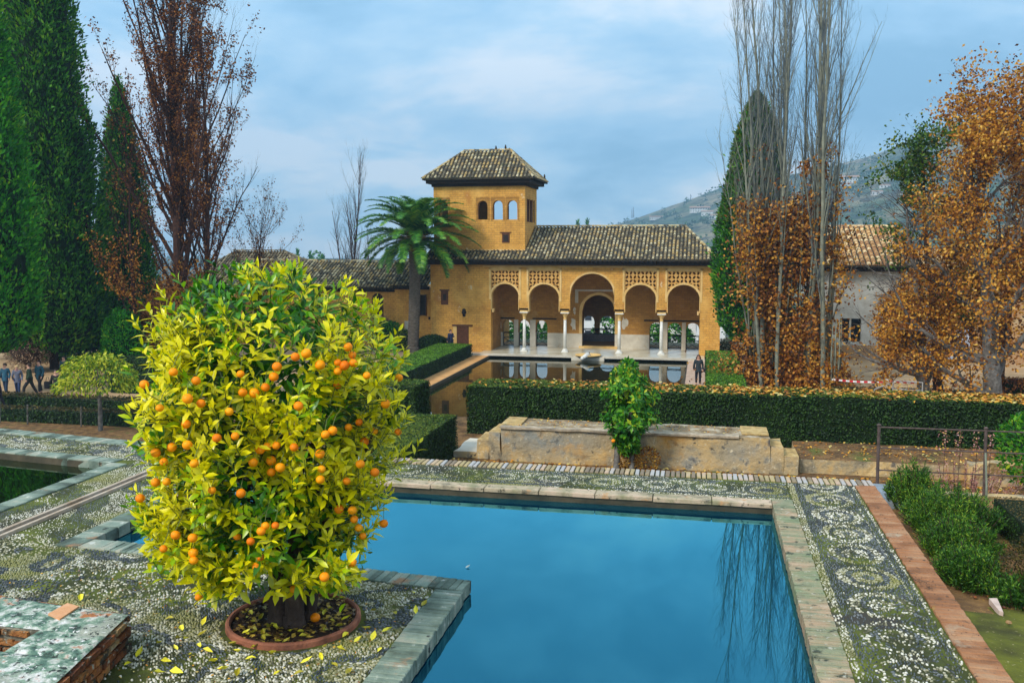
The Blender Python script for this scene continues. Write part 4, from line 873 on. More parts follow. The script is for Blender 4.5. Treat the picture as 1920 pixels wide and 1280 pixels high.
# tiled roofs
def tile_slope(mb, bed, A, B, D, C, pitch=.27, row=.42, r0=.085, skew=None, jit=.01, mbt=None):
    """eave from A to B, top from D (above A) to C (above B): half-round cover tiles in rows"""
    A, B, C, D = map(Vector, (A, B, C, D)); e_ = (B - A); el = e_.length; e = e_.normalized(); nrm = e.cross((D - A)).normalized()
    if nrm.z < 0: nrm = -nrm
    up = nrm.cross(e).normalized()
    if up.z < 0: up = -up
    ha = (D - A).dot(up); xa = (D - A).dot(e); xb = (C - A).dot(e)
    bed.add([tuple(A), tuple(B), tuple(C), tuple(D)], [(0, 1, 2, 3)])
    low = [p - Vector((0, 0, .10)) for p in (A, B, C, D)]; bed.add([tuple(p) for p in low], [(3, 2, 1, 0)]); bed.add([tuple(A), tuple(B), tuple(low[1]), tuple(low[0])], [(0, 3, 2, 1)])
    nrow = max(1, round(ha / row)); rh = ha / nrow; ncol = int(el / pitch) + 1
    for j in range(nrow):
        v0 = j * rh
        for i in range(ncol):
            u = (i + .5) * pitch
            vm = v0 + rh * .5; lo = xa * vm / ha; hi = el + (xb - el) * vm / ha
            if u < lo or u > hi: continue
            vs = []; du = R.uniform(-jit, jit); lift = R.uniform(0, .012)
            for (v, r, z) in ((v0 - .03, r0 * 1.08, .035 + lift), (v0 + rh, r0 * .88, .0)):
                for k in range(5):
                    a = math.pi * k / 4; q = A + e * (u + du - math.cos(a) * r) + up * v + nrm * (math.sin(a) * r * .95 + z); vs.append(tuple(q))
            mb.add(vs, [(k, k + 1, 5 + k + 1, 5 + k) for k in range(4)])
            c = A + e * (u + du) + up * (v0 - .03) + nrm * (.02 + lift); mb.add(vs[:5] + [tuple(c)], [(k + 1, k, 5) for k in range(4)])
def ridge(mb, A, B, r=.10, step=.38):
    A, B = Vector(A), Vector(B); n = max(1, int((B - A).length / step)); d = (B - A).normalized(); s = d.cross(Vector((0, 0, 1))).normalized()
    for i in range(n):
        vs = []
        for t_, rr in ((i / n - .01, r * 1.1), ((i + 1) / n, r * .92)):
            for k in range(6): a = math.pi * k / 5; q = A.lerp(B, t_) + s * (math.cos(a) * rr) + Vector((0, 0, math.sin(a) * rr + .03)); vs.append(tuple(q))
        mb.add(vs, [(k, k + 1, 7 + k, 6 + k) for k in range(5)])
def roof(parent, slopes, ridges, mat=TILE, name='roof', **k):
    t_, b = MB(), MB()
    for s in slopes: tile_slope(t_, b, *s, **k)
    for r_ in ridges: ridge(t_, *r_)
    ro = b.obj(name, TILE_BED, parent); tag(t_.obj('roof_tiles', mat, ro), kind='stuff'); return ro
def eaves(parent, x0, x1, y, z, d=.7, h=.32, sp=.32):
    g = MB(); g.box(x0 + .1, y + .25, z - h, x1 - .1, y + d, z - .06); g.obj('eaves_board', DARKW, parent)
    g = MB(); n = int((x1 - x0) / sp)
    for i in range(n): x = x0 + .12 + i * sp; g.box(x, y + .03, z - .20, x + .12, y + .25, z - .12)
    tag(g.obj('rafter_ends', DARKW, parent), kind='stuff')
EZ = 1.72; RZ = 4.10; RY = 69.2; EY = 64.0
sl = (RZ - EZ) / (RY - EY)
TX0, TX1, TY0, TY1 = -19.72, -12.80, 65.4, 70.1
zt = EZ + sl * (TY0 - EY)
roof(palace, [((TX1 + .03, EY, EZ), (1.05, EY, EZ), (TX1 + .03, RY, RZ), (-1.35, RY, RZ)), ((1.05, EY, EZ), (1.05, 74.3, EZ), (-1.35, RY, RZ), (-1.35, RY + .05, RZ)),
              ((1.05, 74.3, EZ), (-12.6, 74.3, EZ), (-1.35, RY + .05, RZ), (-12.6, RY + .05, RZ)), ((-20.1, EY, EZ), (TX1 + .03, EY, EZ), (-20.1, TY0 - .02, zt), (TX1 + .03, TY0 - .02, zt))],
     [((TX1, RY, RZ + .03), (-1.35, RY, RZ + .03)), ((-1.35, RY, RZ), (1.05, EY, EZ))])
eaves(palace, -20.1, 1.05, EY, EZ, h=.40)
g = MB(); g.box(-20.0, EY + .4, 1.44, .95, FY + .5, 1.70); g.obj('soffit', DARKW, palace)
# back wall of the body
g = MB(); g.box(-19.8, FY + .55, GZ, -15.71, 73.5, 1.4); g.box(.31, FY + .55, GZ, 1.22, 73.5, 1.4); g.obj('side_mass', OCHRE, palace)
# tower
tw = MB(); TZ = 7.02
wall_open(tw, TX0, TX1, 1.9, TZ, TY0, TY0 + .5, [(-19.40, -18.62, 4.60, 6.0, .40), (-16.36, -15.60, 4.60, 5.98, .36), (-15.22, -14.46, 4.60, 5.98, .36), (-14.12, -13.38, 4.60, 5.98, .36)])
kx = (TY1 - .25) / TY0
wall_open(tw, TX0, TX1, 1.9, TZ, TY1 - .5, TY1, [(-15.45 * kx, -14.25 * kx, 4.40, 6.35, .55), (-14.25 * kx + .12, -13.30 * kx, 4.40, 6.35, .5)])
TS = lambda x, y, z: (TX1 - .5 + (y - 0), x, z)
wall_open(tw, TY0 + .5, TY1 - .5, 1.9, TZ, 0, .5, [(TY0 + .75, TY0 + 1.55, 4.45, 6.1, None), (TY0 + 1.85, TY0 + 2.65, 4.45, 6.1, None), (TY0 + 2.95, TY0 + 3.65, 4.45, 6.1, None)], TS)
TS2 = lambda x, y, z: (TX0 + y, x, z)
wall_open(tw, TY0 + .5, TY1 - .5, 1.9, TZ, 0, .5, [], TS2)
twr = tw.obj('tower', OCHRE, palace)
g = MB(); g.box(TX0 + .5, TY0 + .5, 3.9, TX1 - .5, TY1 - .5, 4.05); g.box(TX0 + .5, TY0 + .5, TZ - .15, TX1 - .5, TY1 - .5, TZ); g.obj('tower_floor', DARKW, twr)
for a, b in ((-16.36, -15.60), (-15.22, -14.46), (-14.12, -13.38), (-19.40, -18.62)):
    g = MB(); c_ = (a + b) / 2; g.box(a - .13, TY0 - .03, 4.56, a - .03, TY0 + .01, 6.16); g.box(b + .03, TY0 - .03, 4.56, b + .13, TY0 + .01, 6.16); g.box(a - .13, TY0 - .03, 6.16, b + .13, TY0 + .01, 6.24)
    fa = arch(a, b, 5.98, .36); strip_wall(g, [(a - .03, b + .03, lambda x: max(fa(x), 5.62) if a < x < b else 5.0, 6.158, 16)], TY0 - .015, TY0 + .01); g.obj('window_frame', INNER, twr)
    g = MB(); g.box(a, TY0 + .3, 4.6, a + .05, TY0 + .36, 5.6); g.box(b - .05, TY0 + .3, 4.6, b, TY0 + .36, 5.6); g.obj('window_jamb', BROWNW, twr)
for k in range(3):
    y0_ = TY0 + .75 + k * 1.1; g = MB(); g.box(TX1 - .2, y0_ - .06, 4.42, TX1 + .02, y0_ + .05, 6.14); g.box(TX1 - .2, y0_ + .72, 4.42, TX1 + .02, y0_ + .84, 6.14); g.obj('window_frame', BROWNW, twr)
w = MB(); w.box(-14.52, TY0 - .03, 2.92, -13.95, TY0 + .02, 3.62); f = w.obj('small_window', BROWNW, twr); w = MB(); w.box(-14.42, TY0 - .04, 3.0, -14.05, TY0 - .031, 3.5); w.obj('pane', DARKW, f); w = MB(); w.box(-14.66, TY0 - .05, 3.62, -13.82, TY0 + .02, 3.70); w.obj('lintel', BROWNW, f)
g = MB(); g.box(TX0 - .03, TY0 - .03, 2.28, TX1 + .02, TY0 + .0, 2.42); g.obj('base_band', OCHRE_LT, twr)
ex0, ex1, ey0, ey1, ez = -20.40, -12.05, 64.75, 70.8, 7.58
rx0, rx1, ry_, rz = -17.95, -14.35, 67.75, 9.82
roof(twr, [((ex0, ey0, ez), (ex1, ey0, ez), (rx0, ry_, rz), (rx1, ry_, rz)), ((ex1, ey0, ez), (ex1, ey1, ez), (rx1, ry_, rz), (rx1, ry_ + .02, rz)), ((ex1, ey1, ez), (ex0, ey1, ez), (rx1, ry_ + .02, rz), (rx0, ry_ + .02, rz)), ((ex0, ey1, ez), (ex0, ey0, ez), (rx0, ry_ + .02, rz), (rx0, ry_, rz))],
     [((rx0, ry_, rz), (rx1, ry_, rz)), ((ex0, ey0, ez), (rx0, ry_, rz)), ((ex1, ey0, ez), (rx1, ry_, rz)), ((ex1, ey1, ez), (rx1, ry_, rz))], pitch=.28)
g = MB(); g.box(TX0 - .12, TY0 - .12, TZ, TX1 + .12, TY1 + .12, TZ + .22); g.box(TX0 - .45, TY0 - .45, TZ + .22, TX1 + .5, TY1 + .5, ez - .11); g.obj('eaves_board', DARKW, twr)
# birds on the tower ridge
bird_me = None
def bird(p, lab):
    g = MB(); g.lathe([(.01, -.16), (.05, -.12), (.085, 0), (.06, .10), (.045, .13), (.05, .17), (.03, .21), (.005, .22)], 7, p); g.tube([(p[0], p[1], p[2] - .08), (p[0] + .16, p[1], p[2] - .20)], [.05, .015], 5); g.tube([(p[0] - .03, p[1], p[2] + .17), (p[0] - .10, p[1], p[2] + .16)], [.014, .003], 4)
    tag(g.obj('bird', DARKW, smooth=True, loc=p), lab, 'bird')
for (px, py, lab) in ((930, 279, 'dark bird on the tower ridge, leftmost of the birds'), (948, 277, 'dark bird at the right end of the tower ridge'), (955, 283, 'dark bird just below the ridge end on the tower hip'), (962, 288, 'dark bird lowest of those near the ridge end'), (1021, 332, 'dark bird at the far right eave corner of the tower')):
    bird(W(px, py, 67.72 if px < 1000 else 70.7), lab)

# ---- left wing
wing = thing('wing_building', 'low ochre wing with long tiled roof left of the palace behind the palm', 'building', (-25, 68, GZ))
g = MB(); wall_open(g, -41, -22.95, GZ, -.75, 66.3, 66.8, [(-25.05, -24.10, -3.0, -.95, .47), (-29.6, -28.7, -2.6, -.95, .45)]); g.box(-41, 66.8, GZ, -22.95, 72, -.75); g.obj('wall', OCHRE, wing)
g = MB(); g.box(-22.95, 65.7, GZ, -19.81, 72, -.50); g.obj('wall', OCHRE, wing)
for a, b, zb in ((-25.05, -24.10, -3.0), (-29.6, -28.7, -2.6)):
    g = MB(); g.box(a, 66.45, zb, b, 66.5, -.9); wd = g.obj('window', DARKW, wing)
    for k in range(6): g = MB(); x = a + .07 + (b - a - .1) * k / 5.5; g.box(x - .02, 66.4, zb, x + .02, 66.44, -1.0); g.obj('bar', BROWNW, wd)
    g = MB(); g.box(a, 66.38, zb + (-.95 - zb) * .45, b, 66.44, zb + (-.95 - zb) * .45 + .08); g.obj('crossbar', BROWNW, wd)
g = MB(); g.box(-20.95, 65.66, -2.55, -20.50, 65.71, -1.0); wd = g.obj('window', DARKW, wing); g = MB(); g.box(-21.0, 65.62, -2.6, -20.94, 65.7, -.95); g.box(-20.5, 65.62, -2.6, -20.44, 65.7, -.95); g.obj('frame', BROWNW, wd)
g = MB(); g.box(-22.2, 65.68, -4.7, -21.3, 65.705, -3.0); g.obj('plaster_patch', DADO, wing)
g = MB(); g.box(-20.3, 65.66, -2.85, -20.15, 65.72, -2.65); g.obj('vent', DARKW, wing)
roof(wing, [((-38, 65.9, -.50), (-22.9, 65.9, -.50), (-38, 70.2, 1.45), (-22.9, 70.2, 1.35))], [((-38, 70.2, 1.5), (-22.9, 70.2, 1.38))], pitch=.27)
roof(wing, [((-23.05, 65.1, -.28), (-20.2, 65.1, -.28), (-23.05, 69.0, 1.55), (-20.2, 69.0, 1.55))], [((-23.05, 69.0, 1.58), (-20.2, 69.0, 1.58)), ((-20.2, 65.1, -.25), (-20.2, 69.0, 1.55))], pitch=.27)
eaves(wing, -41, -23, 65.9, -.50, h=.34); eaves(wing, -23.05, -20.1, 65.1, -.28, h=.30, d=.6)
fl = thing('pavilion', 'old house with mossy grey tiled hip roof beyond the left wing', 'building', (-37, 72, GZ))
g = MB(); g.box(-41.5, 69.5, GZ, -32.5, 76, -.1); g.obj('wall', OCHRE, fl)
TILE_G = m_noise('mossy_grey_tile', [(.2, (.07, .06, .04)), (.5, (.17, .14, .085)), (.8, (.30, .25, .15))], 2, .95, island=.8, b=.2)
roof(fl, [((-42.2, 68.8, .0), (-31.2, 68.8, .0), (-40.0, 72.5, 2.2), (-35.2, 72.5, 2.2)), ((-31.2, 68.8, .0), (-31.2, 76.5, .0), (-35.2, 72.5, 2.2), (-35.2, 72.6, 2.2))], [((-40, 72.5, 2.22), (-35.2, 72.5, 2.22)), ((-35.2, 72.5, 2.2), (-31.2, 68.8, 0))], mat=TILE_G)
eaves(fl, -42, -31.3, 68.8, 0, h=.4)
TILE_TAN = m_noise('tan_roof_tile', [(.2, (.34, .17, .07)), (.5, (.56, .33, .13)), (.8, (.70, .52, .28))], 2, .85, island=.9, b=.2)
# ---- right building
rb = thing('house', 'house with orange tiled roof, white plaster upper wall and brick foot right of the poplars', 'building', (12, 68, GZ))
WALLW = m_noise('stained_white_wall', [(.3, (.40, .36, .30)), (.5, (.56, .53, .46)), (.7, (.66, .64, .58))], 1.2, .9, b=.2, stain=[(2, .62, .7, (.40, .26, .14))])
BRK = m_brick('house_brick', (.42, .19, .07), (.50, .26, .10), (.44, .33, .20), .32, .11, [(.8, .55, .65, (.50, .36, .20))])
g = MB(); wall_open(g, 7.6, 13.4, -4.15, 1.0, 66.0, 66.5, [(9.35, 10.75, -4.0 + .0, -2.30, None)]); g.box(7.6, 66.5, -4.15, 13.4, 72, 1.0); g.obj('wall', WALLW, rb)
g = MB(); g.box(7.55, 65.95, GZ - .3, 13.45, 72, -4.15); g.obj('brick_base', BRK, rb)
g = MB(); g.box(9.35, 66.25, -4.0, 10.75, 66.3, -2.3); wd = g.obj('window', m_plain('dark_pane', (.01, .012, .016), .1), rb)
g = MB(); g.box(9.98, 66.1, -4.0, 10.10, 66.24, -2.3); g.box(9.35, 66.1, -4.0, 10.75, 66.24, -3.92); g.box(9.3, 66.1, -4.02, 9.36, 66.24, -2.3); g.box(10.74, 66.1, -4.02, 10.8, 66.24, -2.3); g.obj('mullion', DADO, wd)
g = MB(); g.box(13.4, 65.8, GZ - .3, 30, 72, .6); g.obj('wall', BRK, rb)
for x in (17.2, 21.0): g = MB(); g.box(x, 65.76, -3.6, x + .7, 65.81, -1.2); g.obj('window', DARKW, rb)
roof(rb, [((7.2, 65.2, 1.35), (13.6, 65.2, 1.35), (7.2, 71.5, 4.1), (13.6, 71.5, 4.1))], [((7.2, 71.5, 4.1), (13.6, 71.5, 4.1))], mat=TILE_TAN, pitch=.36, row=.5, r0=.14)
roof(rb, [((13.5, 65.2, .9), (30, 65.2, .9), (13.5, 69.5, 2.4), (30, 69.5, 2.4))], [], mat=TILE_TAN, pitch=.36, row=.5, r0=.14)
eaves(rb, 7.3, 13.5, 65.2, 1.3, h=.35, d=.75)
for (x, z0, z1, n_, lab) in ((14.2, -4.9, -1.2, 1.0, 'pale blue hoarding sheet standing against the brick wall, taller of two'), (16.3, -4.9, -2.9, 1.3, 'pale blue hoarding sheet against the brick wall, shorter of two')):
    g = MB(); g.box(x, 65.5, z0, x + n_, 65.58, z1); g.box(x, 65.5, GZ, x + .06, 65.58, z0); g.box(x + n_ - .06, 65.5, GZ, x + n_, 65.58, z0); tag(g.obj('hoarding_panel', m_plain('pale_blue_sheet', (.50, .56, .68), .6), loc=(x, 65.5, GZ)), lab, 'panel')

# fountain basin and spout
ft = thing('fountain', 'round stone fountain basin with carved lion spout at the pool edge before the middle arch', 'fountain', (-7.75, 62.6, FL))
g = MB(); g.lathe([(.0, FL + .02), (.78, FL + .02), (.92, FL + .07), (.92, FL + .12), (.80, FL + .12), (.70, FL + .07), (.02, FL + .06)], 28, (-7.75, 62.75, 0)); g.obj('basin', OCHRE_LT, ft, smooth=True)
g = MB(); g.box(-8.9, 62.35, -5.25, -6.6, 62.7, FL - .03); g.obj('projecting_slab', DADO, ft)
g = MB(); g.tube([(-7.65, 62.45, FL + .1), (-7.75, 62.1, FL + .16), (-7.9, 61.8, FL + .05), (-8.0, 61.6, FL - .03)], [.13, .19, .16, .12], 9); g.lathe([(.02, -.14), (.13, -.08), (.15, .02), (.09, .12), (.02, .15)], 9, (-8.02, 61.55, FL - .02)); g.obj('spout', MARBLE, ft, smooth=True)
g = MB(); g.tube([(-7.65, 62.5, FL + .05), (-7.65, 62.5, FL + .34)], .03, 6); g.obj('jet', IRON, ft)

# ================================================================== CYPRESSES
CYP = m_leaf('cypress_spray', [(.1, (.003, .026, .002)), (.4, (.014, .12, .004)), (.7, (.06, .27, .006)), (.95, (.22, .42, .01))], .2, .6, .8, k=.7)
CYP_B = m_leaf('bright_cypress_spray', [(.1, (.003, .05, .003)), (.45, (.02, .22, .004)), (.8, (.09, .42, .008)), (.95, (.32, .56, .01))], .2, .6, .8, k=.7)
CYP_O = m_leaf('olive_cypress_spray', [(.1, (.010, .035, .004)), (.5, (.04, .085, .006)), (.85, (.13, .16, .01)), (.97, (.24, .16, .02))], .2, .6, .8, k=.7)
def cypress(label, base, prof, n, size, mat, seed, lump=.38, trunk=None, stretch=.5, mat2=None):
    """prof: list of (height, radius)"""
    th = thing('cypress', label, 'tree', base); rg = np.random.default_rng(seed)
    hs = np.array([p[0] for p in prof]); rs = np.array([p[1] for p in prof])
    zz = rg.uniform(hs[0], hs[-1], n * 3); rr = np.interp(zz, hs, rs); ok = rg.random(len(zz)) < rr / rs.max(); zz = zz[ok][:n]; rr = rr[ok][:n]; n = len(zz)
    a = rg.uniform(0, 2 * np.pi, n); lf = fbm(a * rs.max() * 1.2 + seed, zz * stretch, 1.0, seed, 3) + .35 * (fbm(a * rs.max() * 3, zz * 1.6, 1.0, seed + 5, 2) - .5)
    f = 1 + lump * 2 * (lf - .5); dep = rg.random(n) ** 2.2
    r_ = rr * f * (1 - .26 * dep) + (rg.random(n) < .10) * rg.random(n) * .38
    P = np.stack([base[0] + r_ * np.cos(a), base[1] + r_ * np.sin(a), base[2] + zz], 1)
    o_ = np.stack([np.cos(a), np.sin(a), np.zeros(n)], 1); D = unit(o_ * .55 + rg.normal(size=(n, 3)) * .38 + np.array([0, 0, .75])); Nn = unit(o_ + .7 * rg.normal(size=(n, 3)))
    tag(leaves('foliage', P, D, Nn, size * rg.uniform(.6, 1.4, n), size * .42, mat, th, droop=-.1), kind='stuff')
    mb = MB(); k = 16; vs = []
    m = 40
    for i in range(m + 1):
        z = hs[0] + (hs[-1] - hs[0]) * i / m; r0 = float(np.interp(z, hs, rs)) * .80
        for j in range(k):
            aa = 2 * math.pi * j / k; ff = 1 + lump * 2 * (float(fbm(aa * rs.max() * 1.2 + seed, z * stretch, 1.0, seed, 3)) - .5); vs.append((base[0] + r0 * ff * math.cos(aa), base[1] + r0 * ff * math.sin(aa), base[2] + z))
    mb.add(vs, [(i * k + j, i * k + (j + 1) % k, (i + 1) * k + (j + 1) % k, (i + 1) * k + j) for i in range(m) for j in range(k)] + [tuple(range(k - 1, -1, -1))])
    mb.obj('light_block_cone', HEDGE_IN, th, smooth=True)  # solid dark cone added inside so no light passes through the sprays
    mb = MB()
    for q in (trunk or [((0, 0), .28)]): mb.tube([(base[0] + q[0][0] * .3, base[1], base[2] - .2), (base[0] + q[0][0], base[1] + q[0][1], base[2] + hs[0] + 1.5), (base[0] + q[0][0] * 1.4, base[1], base[2] + hs[0] + 3)], [q[1], q[1] * .8, q[1] * .4], 8)
    mb.obj('trunk', BARK_D, th); return th
b = W(100, 700, 50); cypress('giant dark green cypress reaching out of the top of the photo, second from the left', (b[0] + .1, 50, GZ), [(1.2, 1.8), (2.5, 2.8), (6, 3.4), (12, 3.1), (18, 2.4), (24, 1.9), (32, 1.0), (36, .1)], 46000, .30, CYP, 3)
b = W(-4, 690, 41); cypress('bright green cypress cut by the left edge of the photo', (b[0] - .25, 41, GZ), [(2.2, .8), (3.4, 1.9), (7, 2.45), (11, 2.3), (15, 1.8), (19, 1.3), (25, .7), (29, .1)], 26000, .30, CYP_B, 5)
b = W(243, 640, 58); cypress('slender pointed cypress with orange leaves caught on it, behind the left poplar', (b[0], 58, GZ), [(.8, 1.4), (3, 1.95), (7, 1.85), (11, 1.5), (15, 1.0), (18, .5), (19.6, .08)], 17000, .28, CYP, 7)
b = W(1418, 700, 56); cypress('tall olive-topped cypress with leaning dark trunks right of the portico', (b[0] - .35, 56.5, GZ), [(2.0, 1.0), (3.2, 1.9), (6, 2.35), (9, 2.1), (12, 1.5), (14.5, 1.05), (15.8, .6), (16.6, .12)], 20000, .26, CYP, 9, lump=.13, trunk=[((.15, 0), .22), ((.75, .1), .16), ((-.2, .1), .15)])
# olive sprays over its upper part
th = bpy.data.objects['cypress.003']
n = 5200; zz = RN.uniform(9, 16.7, n); rr = np.interp(zz, [9, 12, 14.5, 15.8, 16.6], [2.15, 1.58, 1.1, .65, .15]); a = RN.uniform(0, 2 * np.pi, n)
P = np.stack([th.location.x + rr * np.cos(a) * .98, th.location.y + rr * np.sin(a) * .98, GZ + zz], 1); o3 = np.stack([np.cos(a), np.sin(a), 0 * a], 1)
tag(leaves('old_foliage', P, unit(o3 * .5 + RN.normal(size=(n, 3)) * .4 + [0, 0, .7]), unit(o3 + .6 * rdir(n)), .24 * RN.uniform(.6, 1.3, n), .10, CYP_O, th), kind='stuff')

# ================================================================== POPLARS AND BROAD TREES
ORL = m_leaf('orange_autumn_leaf', [(.0, (.05, .016, .005)), (.3, (.26, .075, .010)), (.55, (.52, .20, .020)), (.8, (.66, .29, .035)), (1, (.74, .42, .09))], .35, .55, .5, k=1.1)
BRL = m_leaf('brown_autumn_leaf', [(.05, (.035, .010, .005)), (.4, (.16, .045, .010)), (.7, (.30, .095, .016)), (.95, (.46, .19, .03))], .35, .55, .5, k=1.1)
GOL = m_leaf('golden_autumn_leaf', [(.0, (.06, .018, .004)), (.3, (.28, .09, .008)), (.55, (.52, .21, .014)), (.8, (.66, .31, .025)), (1, (.74, .44, .07))], .35, .55, .4, k=1.1)
OLG = m_leaf('olive_green_leaf', [(.05, (.008, .03, .004)), (.4, (.03, .095, .006)), (.8, (.10, .20, .012)), (.95, (.26, .26, .02))], .3, .55, .5, k=1.0)

def fastigiate(label, base, h, r, nprim, seed, bark, twig, lean=(0, 0), spread=(12, 26), plen=(.22, .42), lo=.12, sub=7, subl=(1.0, 2.4), thin_r=.012, tips=3, wob=.07, name='poplar'):
    th = thing(name, label, 'tree', base); T = Tree(seed); R_ = T.R
    tp, tr = T.branch((base[0], base[1], base[2] - .1), (lean[0], lean[1], 1), h, r, up=.25, wob=.022, segs=14, n=8, tip=.08)
    prim = []
    for i in range(nprim):
        t = lo + (1 - lo - .06) * ((i + R_.random()) / nprim); f = t * (len(tp) - 1); j = int(f); p = tp[j].lerp(tp[j + 1], f - j)
        a = R_.uniform(0, 2 * math.pi); an = math.radians(R_.uniform(*spread)); d = Vector((math.cos(a) * math.sin(an), math.sin(a) * math.sin(an), math.cos(an)))
        ln = h * R_.uniform(*plen) * (1 - .55 * t); rr = tr[j] * R_.uniform(.3, .5)
        prim.append(T.branch(p, d, ln, max(rr, .02), up=.22, wob=wob, segs=7, n=5, tip=.18))
    tw_pts = []
    for pts, rad in prim + [(tp[8:], tr[8:])]:
        ks = T.kids(pts, rad, sub, .15, (14, 38), subl, .5, up=.35, wob=.10, segs=4, n=3, tip=.3, thin=True)
        for kp, kr in ks:
            tw_pts.append(kp)
            for q in T.kids(kp, kr, tips, .2, (18, 45), (subl[0] * .35, subl[1] * .4), .7, up=.3, wob=.12, segs=2, n=3, tip=.4, thin=True): tw_pts.append(q[0])
    T.mb.obj('trunk', bark, th, smooth=True); o = T.thin.obj('twigs', twig, th); tag(o, kind='stuff')
    return th, T, prim, tw_pts

# left poplar with rusty leaves: several stems
b = W(335, 520, 52)
def tw_sample(tw, k, R_): return [q for pts in tw for q in along(pts, k, R_)]
lp = []
th, T, prim, tw = fastigiate('tall leafless-topped poplar on the left with rusty brown leaves clinging to its twigs', (b[0], 52, GZ), 29, .40, 64, 21, BARK_R, BARK_R, lean=(-.02, 0), spread=(9, 34), plen=(.28, .60), sub=11, subl=(1.1, 3.0), tips=5, lo=.13)
x0 = b[0]
pts = tw_sample(tw, 5, random.Random(3))
leaf_cloud('rusty_leaves', pts, 2, .12, .16, .11, BRL, th, np.random.default_rng(4), keep=lambda P: (fbm(P[:, 0] * .5, P[:, 2] * .4, 1, 4, 3) > .36) & (RN.random(len(P)) < np.clip(1.05 - (P[:, 2] - 4) / 26, .2, 1)))
# a side-leaning limb group to the right of it (wide low branches)
b2 = W(372, 520, 53)
th, T, prim, tw = fastigiate('second slimmer poplar stem right beside the rusty one, spreading to the right', (b2[0], 53.2, GZ), 23, .22, 46, 23, BARK_R, BARK_R, lean=(.06, 0), spread=(12, 38), plen=(.26, .54), sub=10, subl=(1.0, 2.8), tips=5)
leaf_cloud('rusty_leaves', tw_sample(tw, 4, random.Random(5)), 2, .12, .16, .11, BRL, th, np.random.default_rng(6), keep=lambda P: (fbm(P[:, 0] * .5, P[:, 2] * .4, 1, 9, 3) > .42) & (RN.random(len(P)) < .75))
b3 = W(455, 500, 55)
th, T, prim, tw = fastigiate('slight bare tree with fine twigs reaching over the grey roof on the left', (b3[0], 56, GZ), 9.8, .14, 30, 25, BARK_R, BARK_R, lean=(.06, 0), spread=(20, 60), plen=(.35, .65), sub=10, subl=(.8, 2.2), tips=5, name='bare_tree')
leaf_cloud('rusty_leaves', tw_sample(tw, 2, random.Random(7)), 1, .1, .13, .09, BRL, th, np.random.default_rng(8), keep=lambda P: RN.random(len(P)) < .35)
b4 = W(250, 560, 50)
th, T, prim, tw = fastigiate('leaning bare-topped tree with orange leaves low down before the slender cypress', (b4[0], 50.5, GZ), 15.0, .13, 22, 27, BARK_R, BARK_R, lean=(-.07, 0), spread=(14, 44), plen=(.26, .46), sub=8, subl=(.8, 2.2), tips=4, name='autumn_tree')
leaf_cloud('orange_leaves', tw_sample(tw, 7, random.Random(9)), 2, .16, .18, .12, ORL, th, np.random.default_rng(10), keep=lambda P: (RN.random(len(P)) < np.clip(1.0 - (P[:, 2] + 1.0) / 5.0, .02, 1)) & (fbm(P[:, 0] * .8, P[:, 2] * .7, 1, 5, 3) > .33))
b5 = W(285, 640, 47)
round_bush('autumn_shrub', 'rusty orange shrub mass at the foot of the left poplar', (b5[0], 48, GZ), 1.9, 1.5, 2.4, .20, 9500, BRL, core=None, up=-.1, cat='shrub', lump=.4, rlo=.35)
b6 = W(330, 600, 51)
round_bush('autumn_shrub', 'taller orange shrub behind the orange tree crown, under the poplar stems', (b6[0], 52, GZ), 2.6, 1.8, 3.4, .20, 12000, ORL, core=None, up=-.1, cat='shrub', lump=.4, rlo=.35)
b7 = W(222, 650, 46)
round_bush('leafy_bush', 'rounded bright green bush between the giant cypress and the orange shrub', (b7[0], 46.5, GZ), 1.15, 1.1, 2.05, .17, 6000, CYP_B, up=.2)
b8 = W(18, 660, 47)
round_bush('dry_shrub', 'dry pinkish-brown shrub behind the walkers at the far left', (b8[0], 48.5, GZ), 1.6, 1.2, 2.0, .12, 4200, m_leaf('dry_twig_leaf', [(.1, (.10, .05, .03)), (.5, (.32, .20, .12)), (.9, (.50, .38, .25))], .2), core=BARK_D, cat='shrub')
th = round_bush('dark_thicket', 'dark evergreen thicket behind the sandy walk under the cypresses', (-42.5, 54, GZ), 7.5, 2.5, 2.6, .30, 9000, CYP, cat='shrub')
# far bare poplars beyond the left wing
for i, (px, top, seed, h0) in enumerate(((650, 283, 31, 1), (684, 375, 33, 0), (668, 390, 35, 0), (700, 430, 37, 0))):
    Y = 92 + i * 3; bb = W(px, 490, Y); zt_ = W(px, top, Y)[2]
    lab = ('tall bare bluish poplar behind the left wing roof', 'thin bare poplar between the tall bare one and the palm', 'short bare poplar close against the tall bare one', 'shortest bare poplar half behind the palm fronds')[i]
    fastigiate(lab, (bb[0], Y, GZ - 8), zt_ - GZ + 8, .22, 44 if i == 0 else 26, seed, BARK_R, TWIG_B, spread=(7, 20), plen=(.16, .34), sub=8, subl=(.8, 2.2), tips=3)
